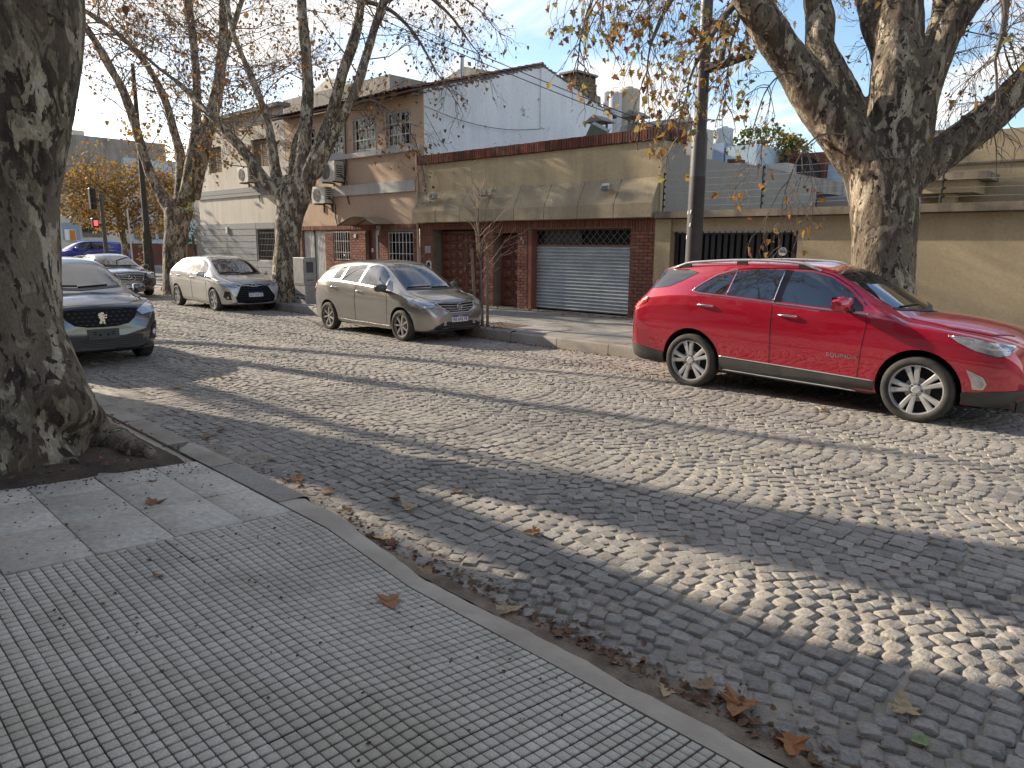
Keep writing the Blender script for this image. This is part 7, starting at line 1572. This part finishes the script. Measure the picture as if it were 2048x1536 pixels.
# ============================================================ fallen leaves
FL = [(-5.0, 2.73, .15, 2, 'orange leaf lying flat in the near gutter'), (-5.05, 2.65, .10, 0, 'small brown leaf just left of the orange gutter leaf'), (-4.88, 2.66, .11, 0, 'small brown leaf just right of the orange gutter leaf'), (-4.57, 2.73, .13, 2, 'ochre leaf on the cobbles beside the orange one'), (-3.84, 2.96, .17, 1, 'pale star-shaped leaf on the edge of the sunlit strip'), (-4.05, 2.99, .13, 0, 'brown leaf just left of the pale star-shaped leaf'), (-3.82, 3.42, .12, 0, 'dry brown leaf alone in the dark shade band at centre'), (-2.89, 3.23, .13, 2, 'curled orange-brown leaf in the sunlit strip of cobbles'), (-2.1, 3.84, .08, 0, 'tiny brown leaf in the shade band right of centre'), (-6.94, 2.95, .13, 0, 'brown gutter leaf, the farther of the pair near the trunk'), (-6.78, 2.75, .13, 0, 'brown gutter leaf, the nearer of the pair near the trunk'), (-9.37, 4.09, .16, 0, 'red-brown leaf on the road in front of the graphite crossover'), (-9.26, 3.42, .14, 1, 'pale leaf at the start of the sunlit streak'), (-7.1, 2.56, .14, 1, 'pale leaf against the kerb near the trunk'),
      (-2.34, 2.44, .15, 1, 'pale crumpled leaf leaning on the near kerb'), (-3.0, 2.43, .12, 0, 'brown leaf at the kerb between the folded and the crumpled pale leaves'), (-3.57, 2.53, .14, 1, 'pale folded leaf at the kerb bend'), (-3.45, 2.52, .1, 0, 'small brown leaf touching the pale folded leaf at the kerb bend'), (-2.01, 2.44, .09, 0, 'small leaf just right of the crumpled pale leaf by the kerb'), (-1.67, 2.46, .08, 0, 'tiny leaf at the kerb midway down to the bottom edge'), (-1.39, 2.43, .10, 1, 'small pale leaf upright by the kerb edge'), (-1.12, 2.55, .19, 2, 'large brown star-shaped leaf in the gutter at the bottom'), (-1.28, 2.58, .11, 0, 'brown leaf just left of the large star-shaped leaf'), (-.62, 3.01, .14, 1, 'bright cream leaf on the cobbles at bottom right'), (-.51, 2.82, .08, 3, 'small green leaf on the cobbles at the bottom right'), (-.86, 2.47, .13, 2, 'orange brown leaf at the very bottom edge'), (-6.28, 8.83, .12, 0, 'brown leaf on the road behind the rear wheel of the red car'), (-2.84, 8.10, .13, 2, 'reddish leaf on the road beside the red car'), (-.42, 5.07, .12, 2, 'orange leaf at the right edge of the cobbles'), (-4.13, 2.62, .11, 0, 'brown leaf by the kerb right of the ochre leaf'), (-5.66, 2.83, .11, 0, 'brown leaf between the tree pit corner and the orange gutter leaf')]
FM = [MT['lfd'], MT['lfpale'], leafmat('orange_fallen', [(.36, .15, .06), (.30, .17, .08)], .15), leafmat('green_fallen', [(.28, .36, .17), (.26, .33, .15)], .15)]
def curled(seed, amt):
    v, f = LT; r = np.random.RandomState(seed); v = v.copy(); v[:, 1] -= .35; rad = np.hypot(v[:, 0], v[:, 1]); v[:, 2] = amt*rad**1.6*(1+.8*np.sin(np.arctan2(v[:, 1], v[:, 0])*2+seed))+.02*r.randn(len(v))
    v[:, 2] -= v[:, 2].min(); return v, f
def drop_leaf(x, y, z, s_, k, lab, n_, grp, where):
    v, f = curled(n_, .2+.35*((n_*37) % 10)/10); V = v.tolist(); c = len(V); me_v = V+[(.0, -.35, .01), (.015, -.8, .06), (-.015, -.8, .06)]; me = bpy.data.meshes.new('fallen_leaf'); me.from_pydata([tuple(q) for q in me_v], [], [tuple(q) for q in f]+[(c, c+1, c+2)]); me.materials.append(FM[k])
    o = ob('fallen_leaf', me, None, loc=(x, y, z), rot=(random.Random(n_).gauss(0, .10), random.Random(n_+5).gauss(0, .10), random.Random(n_+9).uniform(0, 6.28)), scale=(s_, s_, s_)); tag(o, lab or where, 'leaf', grp)
for n_, (x, t, s_, k, lab) in enumerate(FL): drop_leaf(x, YS(x, t), crown(t)+.006, s_*.92, k, lab, n_, 'fallen leaves on the road', 'dry brown plane leaf lying on the cobbles')
for n_, (x, t, s_, k, lab) in enumerate([(-2.76, 1.99, .15, 2, 'curled brown leaf lying alone on the waffle tiles'), (-4.83, 1.58, .13, 0, 'twisted dry leaf on the smooth slabs'), (-3.66, 1.18, .07, 0, 'small dark leaf scrap on the tiles near the wedge'), (-5.35, 1.75, .08, 0, 'small leaf scrap on the slab joint by the tree pit')]): drop_leaf(x, YS(x, t), z_walk(x, YS(x, t))+.004, s_, k, lab, 60+n_, 'fallen leaves on the near pavement', '')
rs2 = np.random.RandomState(77); P = []
def scatter(n, fx, ft, zf):
    for _ in range(n): x = fx(); t = ft(x); P.append((x, YS(x, t), zf(x, t)))
U = rs2.uniform; G_ = rs2.normal
scatter(420, lambda: U(-8.4, -5.8), lambda x: U(.4, 2.2), lambda x, t: z_walk(x, YS(x, t))+.045)
scatter(60, lambda: -abs(G_(0, 1.0))-.6, lambda x: 2.44+abs(G_(0, .05)), lambda x, t: crown(t)+.004); scatter(90, lambda: U(-4.2, -1), lambda x: 2.45+abs(G_(0, .07)), lambda x, t: crown(t)+.004)
scatter(420, lambda: U(-27, -14), lambda x: T1-.03-abs(G_(0, .12)), lambda x, t: crown(t)+.01); scatter(420, lambda: U(-14, 0), lambda x: T1-.03-abs(G_(0, .12)), lambda x, t: crown(t)+.01)
scatter(380, lambda: U(-17, -8), lambda x: YF+SK*x-.05-abs(G_(0, .22)), lambda x, t: ZF+.01); scatter(160, lambda: U(-35, -17), lambda x: YF+SK*x-.05-abs(G_(0, .2)), lambda x, t: ZF+.01)
for hx, hy in ((-3.2, 10.95), (-19.7, 11.25), (-27.45, 11.45), (-10.75, 10.6)): scatter(150, lambda: hx+G_(0, .38), lambda x: hy+SK*x+G_(0, .35), lambda x, t: ZF+.012)
tag(ob('leaf_litter', leaves_mesh('leaf_litter', P, .050, MT['litter'], LS, 4, 0, 1.0, 1.3)), kind='stuff')
P = []; scatter(140, lambda: U(-5.9, -3.9), lambda x: U(.5, 2.2), lambda x, t: z_walk(x, YS(x, t))+.003); scatter(110, lambda: U(-4, -.8), lambda x: U(.6, 2.2), lambda x, t: z_walk(x, YS(x, t))+.003); scatter(160, lambda: U(-5.8, -5.4), lambda x: U(.5, 2.2), lambda x, t: z_walk(x, YS(x, t))+.003)
tag(ob('debris_crumbs', leaves_mesh('debris_crumbs', P, .020, MT['litter'], LS, 14, 0, 1.0, 2.0)), kind='stuff')
# grit lying in the near gutter
P = []; scatter(500, lambda: U(-7, .3), lambda x: 2.44+abs(G_(0, .13)), lambda x, t: crown(t)+.006); tag(ob('gutter_leaf_scraps', leaves_mesh('gutter_leaf_scraps', P, .03, MT['litter'], LS, 16, 0, 1.0, 1.5)), kind='stuff')
P = []; scatter(3000, lambda: U(-7, .5), lambda x: 2.46+abs(G_(0, .28)), lambda x, t: crown(t)+.002); 
tag(ob('gutter_grit', leaves_mesh('gutter_grit', P, .009, MT['sand'], LS, 15, 0, 1.0, 2.0)), kind='stuff')

# ============================================================ houses on the camera's side (outside the frame; they shade this pavement)
def near_house(x0, x1, H, mat, label, wins):
    yf = -2.1; e = empty('near_side_house', ((x0+x1)/2, yf, .1), label, 'house'); Hs = []
    for k in range(wins):
        wx = x0+(x1-x0)*(k+.5)/wins
        for fl_ in range(int(H//3)): Hs.append((wx-.6, wx+.6, .9+3*fl_ if fl_ or k % 2 else .12, 2.3+3*fl_))
    m = MB(); facade(m, x0, x1, -.1, H, Hs, yf, -.25); m.box(x0, x1, yf-8, yf-.26, -.1, H-.01); m.build('wall', MT[mat], e)
    for a, b, c, d in Hs: m = MB(); m.box(a, b, yf-.24, yf-.20, c, d); m.build('window', MT['wglass'], e)
    m = MB(); m.box(x0-.05, x1+.05, yf-.2, yf+.15, H-.25, H+.02); m.build('cornice', MT['whitetrim'], e)
near_house(-62, -36.2, 6.2, 'cream', 'cream house on the near side by the junction', 6) if False else None
near_house(-37.5, -33.6, 6.4, 'cream', 'cream corner house on the near side behind the photographer', 3); near_house(-33.5, -17.2, 10.3, 'beige', 'three-storey beige house on the near side left of the photographer', 4); near_house(-17.1, -8.2, 6.6, 'pink', 'two-storey pink house on the near side behind the photographer', 4); near_house(-8.1, 1.5, 6.4, 'grey_pl', 'grey two-storey house right behind the photographer', 4); near_house(1.6, 12, 6.8, 'cream', 'cream house on the near side right of the photographer', 4)
